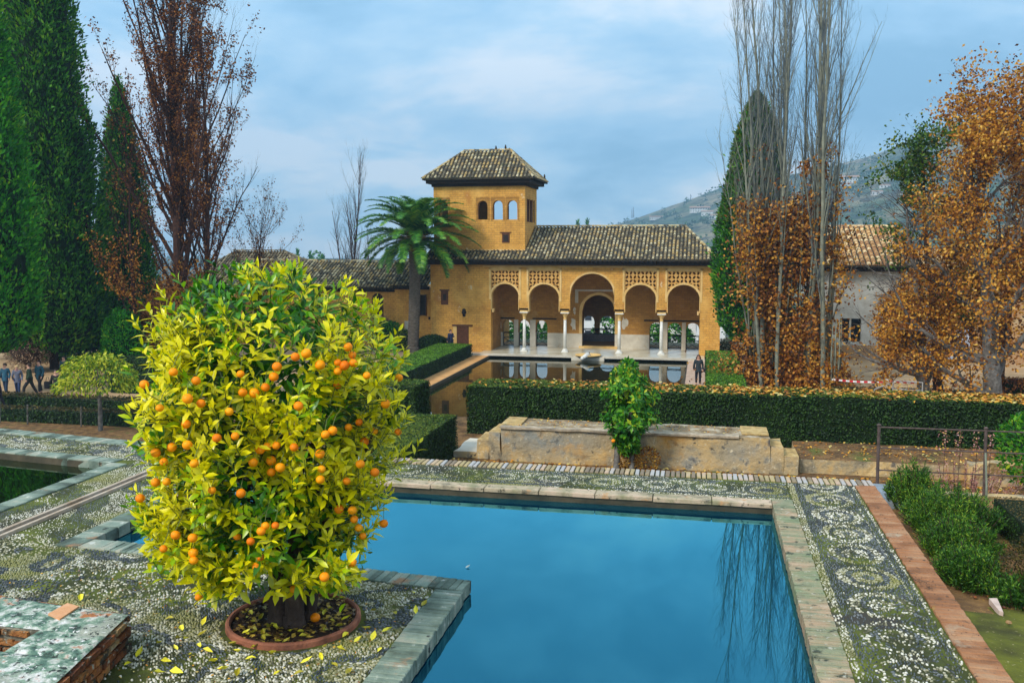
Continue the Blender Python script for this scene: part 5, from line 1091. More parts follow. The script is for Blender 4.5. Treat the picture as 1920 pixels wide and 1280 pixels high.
# right poplar cluster: many pale upright stems leaving the top of the photo
stems = [(1446, 1372, 21, .11, 'leftmost thin poplar stem, bending out left past the cypress tip'), (1440, 1396, 24, .12, 'second thin poplar stem from the left, crossing the cypress top'), (1462, 1478, 28, .19, 'thickest pale poplar stem of the left group, right of the cypress tip'), (1448, 1440, 27, .14, 'poplar stem crossing just left of the thickest one in the left group'), (1436, 1412, 24, .12, 'slender poplar stem bending left in front of the cypress top'),
         (1474, 1462, 25, .12, 'slender poplar stem rising behind the thickest one of the left group'), (1484, 1492, 22, .10, 'shorter thin poplar stem at the right side of the left group'), (1522, 1508, 24, .12, 'thin poplar stem at the left side of the right group'),
         (1530, 1530, 28, .18, 'straight tall poplar stem in the middle of the right group'), (1546, 1556, 28.5, .19, 'tallest poplar stem of the right group, leaning slightly right'), (1560, 1578, 27, .14, 'poplar stem right of the tallest one of the right group'),
         (1572, 1598, 23, .11, 'outermost right poplar stem of the clump, shorter and thin'), (1500, 1500, 21, .10, 'thin poplar stem standing in the gap between the two groups')]
for i, (px, ptop, h_, r_, lab) in enumerate(stems):
    Y = 50.0 + (i * 7 % 5) * .7; bb = W(px - 16, 700, Y); lean = ((ptop - 14 - px) / 34. / 22., 0)
    th, T, prim, tw = fastigiate(lab, (bb[0], Y, GZ), h_, r_, 34 if r_ > .15 else 22, 41 + i * 2, BARK_P, TWIG_B, lean=lean, spread=(4, 18), plen=(.18, .38), lo=.14, sub=9, subl=(.8, 2.2), tips=4, wob=.05)
    if i < 8:
        lowtw = [q for q in tw_sample(tw, 9, random.Random(i)) if q.z < 5.0]
        if lowtw: leaf_cloud('dry_leaves', lowtw, 2, .20, .19, .14, ORL if i % 2 else GOL, th, np.random.default_rng(60 + i), keep=lambda P: RN.random(len(P)) < np.clip(1.1 - (P[:, 2] + 1) / 6.5, 0, 1))
b = W(1365, 560, 53)
for px, lab in ((1372, 'thin arching bare sapling left of the right poplar clump'), (1395, 'thin bare whip curving up before the right cypress')):
    bb = W(px + 45, 700, 52); fastigiate(lab, (bb[0], 51.5, GZ), 14 if px < 1380 else 12.5, .07, 14, px, BARK_P, BARK_P, lean=(-.13, 0), spread=(8, 26), plen=(.2, .4), sub=5, subl=(.6, 1.6), tips=3, name='sapling')
# dense dry growth clothing the lower stems
def leaf_column(name, label, x, y, z0, z1, r, n, mat, seed, grp=None):
    th = thing(name, label, 'shrub', (x, y, GZ)); rg_ = np.random.default_rng(seed); z = z0 + (z1 - z0) * rg_.random(n) ** 1.25; a = rg_.uniform(0, 6.283, n)
    t_ = (z - z0) / (z1 - z0); rr = r * (1.1 - .6 * t_ ** 1.5) * (.4 + 1.2 * fbm(a * 1.4, z * .8, 1, seed, 3)) * np.abs(rg_.normal(0, .72, n))
    P = np.stack([x + rr * np.cos(a), y + rr * np.sin(a) * .8, z], 1); kp = rg_.random(n) < np.clip((fbm(P[:, 0] * 1.5, P[:, 2] * .9, 1, seed + 3, 3) - .40) * 6, .04, 1) * (1.0 - t_ ** 1.5 * .85); P = P[kp]; n = len(P)
    tag(leaves('foliage', P, unit(rdir(n) + [0, 0, -.3]), rdir(n), .19 * RN.uniform(.6, 1.35, n), .14, mat, th), kind='stuff')
    mb = MB()
    for k_ in range(7): a_ = k_ * .9; mb.tube([(x + math.cos(a_) * .15, y + math.sin(a_) * .15, GZ), (x + math.cos(a_) * r * .5, y + math.sin(a_) * r * .4, (z0 + z1) / 2), (x + math.cos(a_) * r * .45, y, z1)], [.07, .04, .015], 5)
    mb.obj('stems', BARK_P, th, smooth=True); return th
for px, top, r_, n_l, mt, lab in ((1415, 270, 1.3, 22000, ORL, 'left column of dry orange leaves climbing the poplar stems'), (1458, 380, 1.3, 19000, GOL, 'lower golden leaf column between the left and middle poplar stems'), (1498, 300, 1.3, 21000, ORL, 'middle column of dry leaves rising between the poplar stems'), (1538, 270, 1.25, 20000, GOL, 'right column of dry orange leaves on the poplar clump'), (1566, 600, .5, 3000, GOL, 'short fringe of golden leaves at the right foot of the poplar clump')):
    Yc = 49.5 if top > 400 else 51; bb = W(px, 700, Yc); leaf_column('dry_shrub', lab, bb[0], Yc, GZ, W(px, top, Yc)[2], r_, n_l, mt, int(px))

def broad(label, base, h, r, seed, crown, n_prim, mat, lmat, ln=.17, per=3, spread=.5, lean=(0, 0), keep=None, name='autumn_tree', blo=.3, lw=.7, sub=7, kk=6, limbs=(), twl=(1.0, 2.2), ang=(35, 75)):
    th = thing(name, label, 'tree', base); T = Tree(seed); R_ = T.R
    tp, tr = T.branch((base[0], base[1], base[2] - .1), (lean[0], lean[1], 1), h, r, up=.2, wob=.06, segs=9, n=9, tip=.12)
    prim = T.kids(tp, tr, n_prim, blo, ang, (crown * .6, crown), .5, up=.25, wob=.16, segs=7, n=6, tip=.15)
    for (z, d, l_) in limbs:
        j = min(int(z / h * 9), 8); prim.append(T.branch(tp[j], d, l_, tr[j] * .55, up=.3, wob=.14, segs=8, n=7, tip=.15))
    tw = []
    for p_, r2 in prim + [(tp[5:], tr[5:])]:
        for q in T.kids(p_, r2, sub, .2, (25, 65), (twl[0], twl[1]), .5, up=.1, wob=.18, segs=4, n=4, tip=.25):
            tw.append(q[0])
            for s_ in T.kids(q[0], q[1], 4, .2, (25, 60), (twl[0] * .4, twl[1] * .45), .6, up=.0, wob=.2, segs=2, n=3, tip=.4, thin=True): tw.append(s_[0])
    T.mb.obj('trunk', mat, th, smooth=True); tag(T.thin.obj('twigs', BARK_D, th), kind='stuff')
    leaf_cloud('crown', tw_sample(tw, kk, R_), per, spread, ln, ln * lw, lmat, th, np.random.default_rng(seed), keep=keep)
    return th, tw
b = W(1868, 735, 41)
broad('big autumn tree with mottled grey trunk and golden leaves at the right', (b[0], 41, GZ), 14.0, .42, 71, 6.2, 26, BARK_G, GOL, per=4, spread=.38, lean=(-.02, 0), blo=.16, sub=8, kk=7, ln=.15, limbs=((3.0, (-1, -.2, .35), 4.2), (5.0, (-1, .1, .7), 4.8), (4.6, (1, -.1, .8), 4.0), (3.5, (-.8, .5, .1), 3.2)), keep=lambda P: (fbm(P[:, 0] * .8, P[:, 2] * .8, 1, 6, 3) > np.clip(.36 + (P[:, 2] - 5) * .015, .36, .46)) & (P[:, 0] > 7.6) & (P[:, 2] > -4.3))
b = W(1735, 735, 44)
broad('autumn tree with darker trunk, left of the big mottled one', (b[0], 44, GZ), 9.6, .32, 73, 4.8, 22, BARK_G, GOL, per=4, spread=.38, lean=(-.03, 0), blo=.12, sub=7, kk=7, ln=.15, limbs=((2.5, (-1, -.2, .2), 3.6), (3.0, (.6, -.2, .5), 2.6)), keep=lambda P: (fbm(P[:, 0] * .8, P[:, 2] * .8, 1, 8, 3) > .37) & (P[:, 2] < 2.9 - np.clip(11.0 - P[:, 0], 0, 9) * .9) & (P[:, 0] > 7.9))
b = W(1755, 735, 47)
broad('olive-green leaved tree standing up behind the golden ones', (b[0] + .3, 47.5, GZ), 12.6, .26, 75, 3.4, 16, BARK_D, OLG, per=4, spread=.36, lean=(-.04, 0), blo=.25, sub=6, kk=6, name='evergreen_oak', keep=lambda P: fbm(P[:, 0] * .7, P[:, 2] * .7, 1, 12, 3) > .44)
b = W(1850, 735, 50)
broad('tall thin-crowned tree with russet twigs at the back right', (b[0] + .5, 50, GZ), 16.5, .3, 77, 5.5, 22, BARK_R, ORL, per=2, spread=.30, lean=(-.015, 0), blo=.3, sub=9, kk=4, ang=(20, 50), keep=lambda P: fbm(P[:, 0] * .7, P[:, 2] * .7, 1, 14, 3) > .40)
b = W(1905, 735, 46)
broad('autumn tree half out of the photo at the right edge', (b[0] + 1.2, 46, GZ), 13.5, .3, 79, 5.0, 20, BARK_D, ORL, per=3, spread=.36, blo=.2, sub=7, kk=5, keep=lambda P: fbm(P[:, 0] * .7, P[:, 2] * .7, 1, 16, 3) > np.clip(.3 + (P[:, 2] - 5) * .03, .3, .5))
b = W(1560, 700, 48)
litter('fallen_leaves', 'dry leaves on the ground under the right-hand trees', 3, 40, 24, 56, GZ + .01, 5000, .16)

# ================================================================== PALM
pl = thing('palm', 'tall date palm with feathery crown in front of the palace tower', 'tree', (-20.75, 64.0 - .6, GZ)); px_, py_ = -20.6, 63.4
TOPZ = W(776, 452, 63.4)[2]; txx = W(777, 452, 63.4)[0]
mb = MB(); n = 70; pts = []; rad = []
for i in range(n + 1):
    t_ = i / n; pts.append((txx - .1 + .25 * math.sin(t_ * 1.7) - .12, 63.4, GZ + (TOPZ - GZ) * t_)); rad.append((.47 if t_ < .05 else .40) + .02 * (i % 2) + (.10 * max(0, (t_ - .82) / .18)))
mb.tube(pts, rad, 14); mb.obj('trunk', m_noise('palm_bark', [(.3, (.06, .05, .04)), (.6, (.17, .14, .11)), (.8, (.30, .27, .22))], 5, .95, b=.9, bscale=14, bd=.06, stretch=(1, 1, 4)), pl)
tc_ = pts[-1]; mb = MB(); mb.lathe([(.35, -.9), (.62, -.5), (.72, 0), (.5, .45), (.1, .7)], 14, tc_); mb.obj('crownshaft', m_noise('palm_boots', [(.3, (.06, .03, .012)), (.6, (.26, .13, .03)), (.8, (.45, .26, .06))], 7, .9, b=.9, bscale=20, bd=.08), pl)
PALM = m_leaf('palm_leaflet', [(.1, (.012, .08, .012)), (.45, (.05, .22, .022)), (.8, (.16, .38, .03)), (.95, (.36, .50, .05))], .25, .35, .5, k=.9, spec=.5)
def frond_mesh(el, ln, seed, nl=84):
    rg = random.Random(seed); el = math.radians(el); p = Vector((0, 0, 0)); ds = []; pts = [p.copy()]; seg = 16
    for i in range(seg):
        a = el - (i / seg) ** 1.25 * math.radians(84 if el > .6 else 62); p = p + Vector((math.cos(a), 0, math.sin(a))) * (ln / seg); pts.append(p.copy())
    mb = MB(); mb.tube(pts, [.05 * (1 - .85 * i / seg) for i in range(seg + 1)], 4)
    for k in range(nl):
        t_ = .14 + .86 * k / nl; f = t_ * seg; j = min(int(f), seg - 1); q = pts[j].lerp(pts[j + 1], f - j); tg = (pts[j + 1] - pts[j]).normalized(); up_ = Vector((-tg.z, 0, tg.x))
        for s in (-1, 1):
            L_ = .78 * (math.sin(math.pi * min(1, t_ * .85 + .12)) ** .6) * rg.uniform(.85, 1.1); d = (Vector((0, s, 0)) * .78 + tg * .55 + up_ * rg.uniform(.05, .42)).normalized(); w = tg * .033
            m1 = q + d * L_ * .5; tip = q + d * L_ + Vector((0, 0, -.16 * L_)); mb.add([tuple(q - w), tuple(q + w), tuple(m1 + w * 1.1), tuple(m1 - w * 1.1), tuple(tip)], [(0, 1, 2, 3), (3, 2, 4)])
    me = bpy.data.meshes.new('frond'); me.from_pydata(mb.v, [], mb.f); me.materials.append(PALM); me.update(); return me
k = 0
for el, num, ln in ((84, 7, 4.0), (66, 13, 4.8), (46, 16, 5.0), (24, 16, 5.0), (2, 13, 4.6), (-16, 7, 3.8)):
    ms = [frond_mesh(el + dl, ln, 100 + k + q) for q, dl in enumerate((-5, 3))]
    for i in range(num):
        o = link('frond', ms[i % 2], pl, (tc_[0], tc_[1], tc_[2] + .12 + el * .004)); o.rotation_euler = (R.uniform(-.12, .12), R.uniform(-.06, .06), 2 * math.pi * (i + R.uniform(-.25, .25)) / num + k); s = R.uniform(.9, 1.05); o.scale = (s, s, s)
    k += 3
mb = MB()
for i in range(10): a = i * .63; mb.tube([(tc_[0], tc_[1], tc_[2] + .3), (tc_[0] + math.cos(a) * .8, tc_[1] + math.sin(a) * .8, tc_[2] + .7), (tc_[0] + math.cos(a) * 1.2, tc_[1] + math.sin(a) * 1.2, tc_[2] + .2)], .02, 4); 
mb.obj('fruit_stalks', m_plain('orange_fruit_stalk', (.62, .30, .04), .7), pl)
n = 1500; a = RN.uniform(0, 6.28, n); P = np.stack([tc_[0] + np.cos(a) * RN.uniform(.6, 1.3, n), tc_[1] + np.sin(a) * RN.uniform(.6, 1.3, n), tc_[2] + RN.uniform(.0, .65, n)], 1); tag(leaves('date_sprays', P, unit(rdir(n) + [0, 0, -.6]), rdir(n), .16, .03, m_leaf('date_spray', [(.2, (.30, .13, .02)), (.8, (.60, .34, .05))], .2), pl), kind='stuff')

# bushes against the wing wall
for lab, px, Y, rx, rz, mat, nn_ in (('dark low bush left of the palm against the wing wall', 730, 64.6, 1.3, 1.05, CYP, 3500), ('dark bush row right of the palm trunk under the palace wall', 812, 64.0, 1.2, .60, HEDGE, 3500), ('pink-leaved small shrub against the wing wall', 712, 65.2, .95, 1.25, m_leaf('pink_shrub_leaf', [(.1, (.10, .04, .03)), (.5, (.42, .16, .12)), (.9, (.55, .34, .28))], .2), 2600), ('dark green bush low at the left of the palm behind the hedge', 755, 64.2, 1.0, .75, OLG, 2600)):
    bb = W(px, 650, Y); round_bush('wall_bush', lab, (bb[0], Y, GZ), rx, .8, rz, .15, nn_, mat)

# ================================================================== LEMON TREE AND SMALL ORANGE TREE
LIME = m_leaf('lemon_leaf', [(.05, (.03, .10, .008)), (.35, (.12, .24, .010)), (.6, (.34, .44, .015)), (.9, (.66, .66, .05))], .35, .45, .7, k=.9)
bb = (-25.0, 33.6, GZ); lt = thing('lemon_tree', 'small umbrella-shaped lemon tree with pale lime leaves left of the big orange tree', 'tree', bb)
T = Tree(91); tp, tr = T.branch(bb, (.0, 0, 1), 1.9, .10, up=.1, wob=.03, segs=5, n=8, tip=.75)
prim = []
for i in range(10): a = i * .628; prim.append(T.branch(tp[-1], (math.cos(a), math.sin(a), .75), R.uniform(1.2, 1.9), .05, up=.1, wob=.12, segs=5, n=4, tip=.2))
T.mb.obj('trunk', BARK_G, lt, smooth=True)
n = 3300; d = rdir(n); d[:, 2] = np.abs(d[:, 2]) * 1.15 - .25; rr = RN.uniform(.55, 1.05, n) ** .5 * (1 + .35 * (fbm(d[:, 0] * 3, d[:, 1] * 3 + d[:, 2] * 3, 1.2, 5, 3) - .5))
P = np.stack([bb[0] + d[:, 0] * rr * 1.75, bb[1] + d[:, 1] * rr * 1.5, GZ + 2.15 + d[:, 2] * rr * 1.35 + .25 * (fbm(d[:, 0] * 4, d[:, 1] * 4, 1.5, 15, 2) - .5)], 1)
tag(leaves('crown', P, unit(d * .5 + rdir(n) * .6 + [0, 0, -.7]), rdir(n), .20 * RN.uniform(.6, 1.2, n), .075, LIME, lt), kind='stuff')

def rosette_leaves(tips, dirs, nl, rg, L_, W_, back=.14, ang=(35, 75)):
    P, D, Nn, Ls = [], [], [], []
    for tp_, dr_ in zip(tips, dirs):
        dr_ = dr_ / np.linalg.norm(dr_); k = rg.integers(nl[0], nl[1]); o_ = np.cross(dr_, rg.normal(size=3)); o_ /= np.linalg.norm(o_); o2 = np.cross(dr_, o_); ph = rg.uniform(0, 6.28)
        for i in range(k):
            u = i / max(1, k - 1); a = ph + i * 2.4; an = math.radians(ang[1] * u + ang[0] * (1 - u) + rg.normal(0, 16)); rad_ = o_ * math.cos(a) + o2 * math.sin(a); d = dr_ * math.cos(an) + rad_ * math.sin(an)
            P.append(tp_ - dr_ * back * u + rad_ * .004); D.append(d); Nn.append(dr_ * math.sin(an) - rad_ * math.cos(an) + rg.normal(size=3) * .22); Ls.append(L_ * rg.uniform(.7, 1.15) * (.65 + .45 * min(1, u * 2.2)))
    return np.array(P), np.array(D), np.array(Nn), np.array(Ls)
st = thing('orange_tree', 'small green-leaved orange tree on two thin trunks in front of the stone bench', 'tree', (-1.42, 17.35, MZ))
T = Tree(93); T.branch((-1.58, 17.35, MZ), (.02, 0, 1), 1.2, .065, up=.2, wob=.03, segs=5, n=8, tip=.6); T.branch((-1.28, 17.40, MZ), (-.02, 0, 1), 1.2, .06, up=.2, wob=.03, segs=5, n=8, tip=.6)
T.mb.obj('trunk', BARK_G, st, smooth=True)
rg = np.random.default_rng(12); tips, dirs = [], []
hs_ = [-1.25, -1.0, -.7, -.35, 0, .25, .48, .62]; rs_ = [.12, .22, .29, .40, .40, .30, .17, .03]
for i in range(430):
    z = rg.uniform(-1.22, .58); r_ = np.interp(z, hs_, rs_) * (.55 + .5 * rg.random() ** .5) * (1 + .9 * (vn(z * 3.5, rg.random() * 4, 1, 3) - .5)); a = rg.uniform(0, 6.28)
    tips.append(np.array([-1.38 + r_ * math.cos(a) * 1.05 + .12 * (z > -.6) * (z < .1) * (math.cos(a) > 0), 17.35 + r_ * math.sin(a), z])); dirs.append(np.array([math.cos(a), math.sin(a), .55 if z > -.8 else -.5]))
P, D, Nn, Ls = rosette_leaves(tips, dirs, (7, 11), rg, .125, .04, .10)
tag(leaves('crown', P, D, Nn, Ls, Ls * .46, GREENL, st, fine=False, droop=.25), kind='stuff')
ORANGE = m_noise('orange_peel', [(.2, (.78, .17, .002)), (.5, (.95, .29, .002)), (.85, (1.0, .38, .003))], 6, .5, b=.12, bscale=300, bd=.001, spec=.22, rnd=.5)
def sphere_mesh(name, r, mat, sub=3):
    import bmesh
    bm = bmesh.new(); bmesh.ops.create_icosphere(bm, subdivisions=sub, radius=r)
    for v in bm.verts: v.co.z *= .94 - (.03 if v.co.z > 0 and (v.co.x ** 2 + v.co.y ** 2) < (r * .25) ** 2 else 0)
    me = bpy.data.meshes.new(name); bm.to_mesh(me); bm.free(); me.materials.append(mat); me.polygons.foreach_set('use_smooth', [True] * len(me.polygons)); return me
om = sphere_mesh('orange', .037, ORANGE)
p = W(1150, 826, 17.0); link('orange', om, st, p)
DRYB = m_leaf('dry_bush_leaf', [(.1, (.10, .03, .01)), (.5, (.34, .15, .02)), (.9, (.60, .36, .05))], .2)
for px, lab in ((1168, 'dry yellow-brown weeds between the two trunks of the small orange tree'), (1212, 'dry brown dead weed right of the small orange tree')):
    bb = W(px, 882, 17.25); round_bush('dry_weeds', lab, (bb[0], 17.45, MZ), .17 if px < 1200 else .24, .14, .24, .05, 700, DRYB, core=None, cat='weeds')

# ================================================================== THE BIG ORANGE TREE
ot = thing('orange_tree', 'big round orange tree heavy with fruit and yellow-green leaves in the terracotta ring', 'tree', (-2.97, 6.02, 0))
CC = np.array([-3.08, 6.08]); CZ = [.30, .44, .62, .9, 1.2, 1.5, 1.8, 2.05, 2.25, 2.42, 2.55, 2.66]; CR = [.44, .68, .78, .81, .83, .87, .90, .89, .83, .70, .50, .20]
def crown_r(a, z):
    return np.interp(z, CZ, CR) * (1 + .40 * (fbm(np.cos(a) * 2.3 + 5, np.sin(a) * 2.3 + z * 2.6, 1.3, 41, 3) - .5) * 2)
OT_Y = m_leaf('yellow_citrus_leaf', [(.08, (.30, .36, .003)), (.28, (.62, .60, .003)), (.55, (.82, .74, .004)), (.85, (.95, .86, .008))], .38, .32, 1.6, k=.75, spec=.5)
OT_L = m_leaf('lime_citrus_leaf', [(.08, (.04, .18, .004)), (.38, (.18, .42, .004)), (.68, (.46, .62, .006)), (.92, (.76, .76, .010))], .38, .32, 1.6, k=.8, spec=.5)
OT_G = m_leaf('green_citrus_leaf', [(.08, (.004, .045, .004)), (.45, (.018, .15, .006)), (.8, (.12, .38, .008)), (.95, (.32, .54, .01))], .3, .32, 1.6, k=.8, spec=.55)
rg = np.random.default_rng(77)
mb = MB(); T = Tree(97); tb = MB()
base_pts = [((-3.02, 5.98), (-.12, 0, 1), .085), ((-2.90, 5.96), (.10, -.02, 1), .078), ((-2.84, 6.08), (.16, .1, 1), .055), ((-3.0, 6.10), (-.05, .12, 1), .05)]
limbs = []
for (bx, by), d, r_ in base_pts:
    pts, rad = T.branch((bx, by, -.01), d, .75, r_, up=.15, wob=.05, segs=6, n=10, tip=.72); limbs.append((pts, rad))
    T.mb.tube([(bx, by, -.02), (bx, by, .03), (bx, by, .09)], [r_ * 1.35, r_ * 1.15, r_], 10)
sec = []
for pts, rad in limbs:
    for i in range(5):
        a = R.uniform(0, 6.28); sec.append(T.branch(pts[-1 - (i % 2)], (math.cos(a) * .5, math.sin(a) * .5, R.uniform(.6, 1.4)), R.uniform(.7, 1.15), rad[-1] * .55, up=.12, wob=.12, segs=6, n=6, tip=.25))
for p_, r_ in sec: T.kids(p_, r_, 7, .15, (25, 60), (.22, .48), .55, up=.0, wob=.14, segs=4, n=4, tip=.3, thin=True)
OT_BARK = m_noise('orange_tree_bark', [(.3, (.018, .012, .010)), (.55, (.07, .045, .035)), (.75, (.20, .15, .12))], 7, .9, b=.9, bscale=30, bd=.02, stretch=(1, 1, .35))
T.mb.obj('trunk', OT_BARK, ot, smooth=True)
tips, dirs, kind = [], [], []
def shoot(a, z, inn, jit=1.0):
    r_ = float(crown_r(np.array(a), z)) * inn
    tp_ = np.array([CC[0] + r_ * math.cos(a), CC[1] + r_ * math.sin(a), z]); o_ = np.array([math.cos(a), math.sin(a), 0])
    upc = .75 + .9 * max(0, (z - 1.7)) if z > .8 else .25 - .8 * max(0, .6 - z)
    return tp_, o_ * .7 + np.array([0, 0, upc]) + rg.normal(size=3) * .28 * jit
cand = []
i = 0
while len(tips) < 1250 and i < 20000:
    i += 1; z = float(rg.uniform(.36, 2.66)); a = float(rg.uniform(0, 6.283)); rr_ = float(np.interp(z, CZ, CR))
    if rg.random() > rr_ / 1.0: continue
    if a > math.pi or rg.random() < .45:           # all round, a little denser where sunlight reaches
        dens_ = float(fbm(a * 2.2, z * 2.4, 1.1, 61, 3))
        if dens_ < .43 and rg.random() < .85: continue
        inn = float(rg.choice([1.0, .93, .84], p=[.55, .25, .20])) + rg.normal(0, .03)
        t_, d_ = shoot(a, z, inn); tips.append(t_); dirs.append(d_)
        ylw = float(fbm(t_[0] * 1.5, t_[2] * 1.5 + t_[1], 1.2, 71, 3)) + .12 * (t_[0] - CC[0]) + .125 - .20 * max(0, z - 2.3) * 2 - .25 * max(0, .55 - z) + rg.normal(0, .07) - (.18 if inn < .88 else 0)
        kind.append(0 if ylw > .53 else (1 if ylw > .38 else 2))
# protruding sprigs seen against the background
for px, py in ((735, 640), (748, 655), (715, 600), (738, 690), (735, 800), (745, 770), (250, 600), (268, 570), (240, 690), (245, 830), (262, 640), (300, 545), (330, 520), (400, 495), (440, 498), (520, 500), (560, 505), (600, 545), (640, 530), (690, 575), (285, 1000), (320, 1080), (690, 960), (715, 930)):
    d = ray(px, py); t0 = 6.0 / d[1]; q = np.array([d[0] * t0, 6.0, H + d[2] * t0]); tips.append(q); o_ = np.array([q[0] - CC[0], q[1] - CC[1], 0]); o_ /= np.linalg.norm(o_) + 1e-6; dirs.append(o_ * .6 + np.array([0, 0, .8 if py < 850 else -.1])); kind.append(int(rg.choice([0, 1, 1, 2])))
tips = np.array(tips); dirs = np.array(dirs); kind = np.array(kind)
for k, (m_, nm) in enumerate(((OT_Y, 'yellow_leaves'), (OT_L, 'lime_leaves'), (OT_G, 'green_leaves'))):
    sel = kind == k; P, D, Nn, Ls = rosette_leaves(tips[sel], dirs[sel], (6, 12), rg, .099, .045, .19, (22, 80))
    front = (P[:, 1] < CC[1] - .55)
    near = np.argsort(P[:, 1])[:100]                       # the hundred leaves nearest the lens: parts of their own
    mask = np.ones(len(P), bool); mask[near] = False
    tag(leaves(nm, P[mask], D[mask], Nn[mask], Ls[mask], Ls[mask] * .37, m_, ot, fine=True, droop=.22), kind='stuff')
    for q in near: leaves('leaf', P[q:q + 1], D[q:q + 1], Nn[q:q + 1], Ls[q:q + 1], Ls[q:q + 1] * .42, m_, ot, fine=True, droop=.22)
stm = MB()
for t_, d_ in zip(tips, dirs):
    d_ = d_ / np.linalg.norm(d_); c_ = np.array([CC[0], CC[1], t_[2] - .15]); b_ = t_ - d_ * .16; stm.tube([t_, b_, b_ + (c_ - b_) * .35 + np.array([0, 0, -.05])], [.0022, .0035, .006], 4, cap=False)
tag(stm.obj('shoot_stems', m_plain('green_stem', (.10, .14, .02), .6), ot), kind='stuff'); tag(T.thin.obj('twigs', OT_BARK, ot), kind='stuff')
# inner leaves: shade inside the crown is put into their dark green
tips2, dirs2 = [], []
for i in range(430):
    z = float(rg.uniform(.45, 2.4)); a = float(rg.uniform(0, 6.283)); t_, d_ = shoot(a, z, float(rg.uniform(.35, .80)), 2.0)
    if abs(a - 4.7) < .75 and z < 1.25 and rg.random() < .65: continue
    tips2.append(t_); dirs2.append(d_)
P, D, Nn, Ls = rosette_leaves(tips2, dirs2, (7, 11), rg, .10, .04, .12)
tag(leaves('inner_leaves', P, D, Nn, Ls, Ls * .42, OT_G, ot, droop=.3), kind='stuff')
# the fruit, one by one
FR = [(562,318),(597,307),(640,343),(504,349),(742,312),(745,337),(728,287),(696,336),(717,345),(696,363),(889,384),(788,377),(389,372),(249,393),(177,366),(468,414),(494,381),(396,430),(695,405),(222,450),(264,465),(134,479),(353,491),(572,473),(217,530),(314,574),(372,568),(730,540),(763,524),(680,551),(657,563),(812,552),(221,596),(172,603),(780,586),(451,610),(473,601),(502,598),(558,603),(486,645),(429,651),(640,624),(767,656),(147,649),(243,654),(121,620),(156,712),(121,714),(486,682),(514,667),(641,705),(813,682),(299,739),(72,764),(390,748),(724,710),(645,672),(742,802),(748,830),(762,857),(775,883),(841,844),(700,798),(467,851),(499,850),(454,868),(378,884),(421,900),(238,889),(184,880),(240,936),(146,923),(241,960),(452,950),(438,979),(654,1012),(712,1046),(258,1075),(742,967),(557,1050),(886,555),(847,466),(432,432),(85,405),(330,240),(610,230)]
stk = MB()
for zx, zy in FR[:-2]:
    px, py = 220 + zx / 1.684, 480 + zy / 1.684; d = ray(px, py).normalized(); o_ = Vector((0, 0, H)); best = None
    for s_ in np.linspace(4.6, 7.4, 200):
        q = o_ + d * s_; rr_ = math.hypot(q.x - CC[0], q.y - CC[1]); aa = math.atan2(q.y - CC[1], q.x - CC[0])
        dd_ = rr_ - float(crown_r(np.array(aa), q.z)) * 1.05
        if best is None or dd_ < best[0]: best = (dd_, q.copy())
        if dd_ < 0: best = (dd_, q.copy()); break
    q = best[1]; o = link('orange', om, ot, q); s = R.uniform(.68, .92); o.scale = (s, s, s); o.rotation_euler = (R.uniform(-.5, .5), R.uniform(-.5, .5), R.uniform(0, 6))
    stk.tube([(q.x, q.y, q.z + .03), (q.x + R.uniform(-.02, .02), q.y + .03, q.z + .09), (q.x + R.uniform(-.03, .03), q.y + .10, q.z + .14)], .0022, 4, cap=False)
tag(stk.obj('fruit_stalks', m_plain('fruit_stalk_green', (.10, .14, .02), .6), ot), kind='stuff')
q = G(591, 1157, .04); o = bpy.data.objects.new('orange', om); COL.objects.link(o); o.location = q; tag(o, 'single fallen orange lying on the soil inside the planting ring', 'orange')
# fallen leaves: each lying leaf near enough to pick out is a thing
fl_me = []
for i in range(5):
    c = [(0, 0, .004), (.28, .38, .016), (.62, .42, .02), (1, 0, .006 + R.uniform(0, .03)), (.62, -.42, .014 + R.uniform(0, .03)), (.28, -.38, .012), (.30, 0, .004), (.64, 0, .006)]
    L_ = R.uniform(.075, .10); me = bpy.data.meshes.new('fallen_leaf'); me.from_pydata([((a - .5) * L_, b_ * L_ * .52, h_ * 1.0) for a, b_, h_ in c], [], [(0, 6, 1), (1, 6, 7), (1, 7, 2), (2, 7, 3), (0, 5, 6), (5, 7, 6), (5, 4, 7), (4, 3, 7)]); me.materials.append(YLEAF); fl_me.append(me)
LOOSE = m_noise('lying_leaf', [(.2, (.35, .30, .02)), (.45, (.66, .58, .02)), (.7, (.80, .72, .06))], 30, .45, rnd=1.4, b=0)
for me in fl_me: me.materials[0] = LOOSE
spots = []
for i in range(64):
    a = R.uniform(0, 6.28); r_ = R.uniform(.08, .44); spots.append((RC[0] + r_ * math.cos(a), RC[1] + r_ * math.sin(a), .022, 1))
n_ = 0
for px, py in ((712,1218),(700,1145),(740,1150),(775,1112),(780,1145),(795,1133),(726,1182),(688,1178),(672,1200),(250,1087),(278,1087),(150,1122),(290,1144),(318,1160),(350,1197),(336,1196),(384,1166),(380,1188),(340,1180),(300,1205),(312,1240),(332,1262),(356,1228),(444,1222),(418,1255),(470,1235),(510,1225),(575,1240),(602,1232),(628,1247),(640,1218),(560,1262),(520,1262),(445,1262),(400,1240),(372,1212),(268,1240),(262,1225),(240,1245),(322,1127),(655,1260),(610,1212),(478,1212),(436,1208),(700,1195),(648,1190),(330,1215),(390,1222),(300,1262),(545,1245)):
    q = G(px, py, .004)
    spots.append((q[0], q[1], .004, 0))
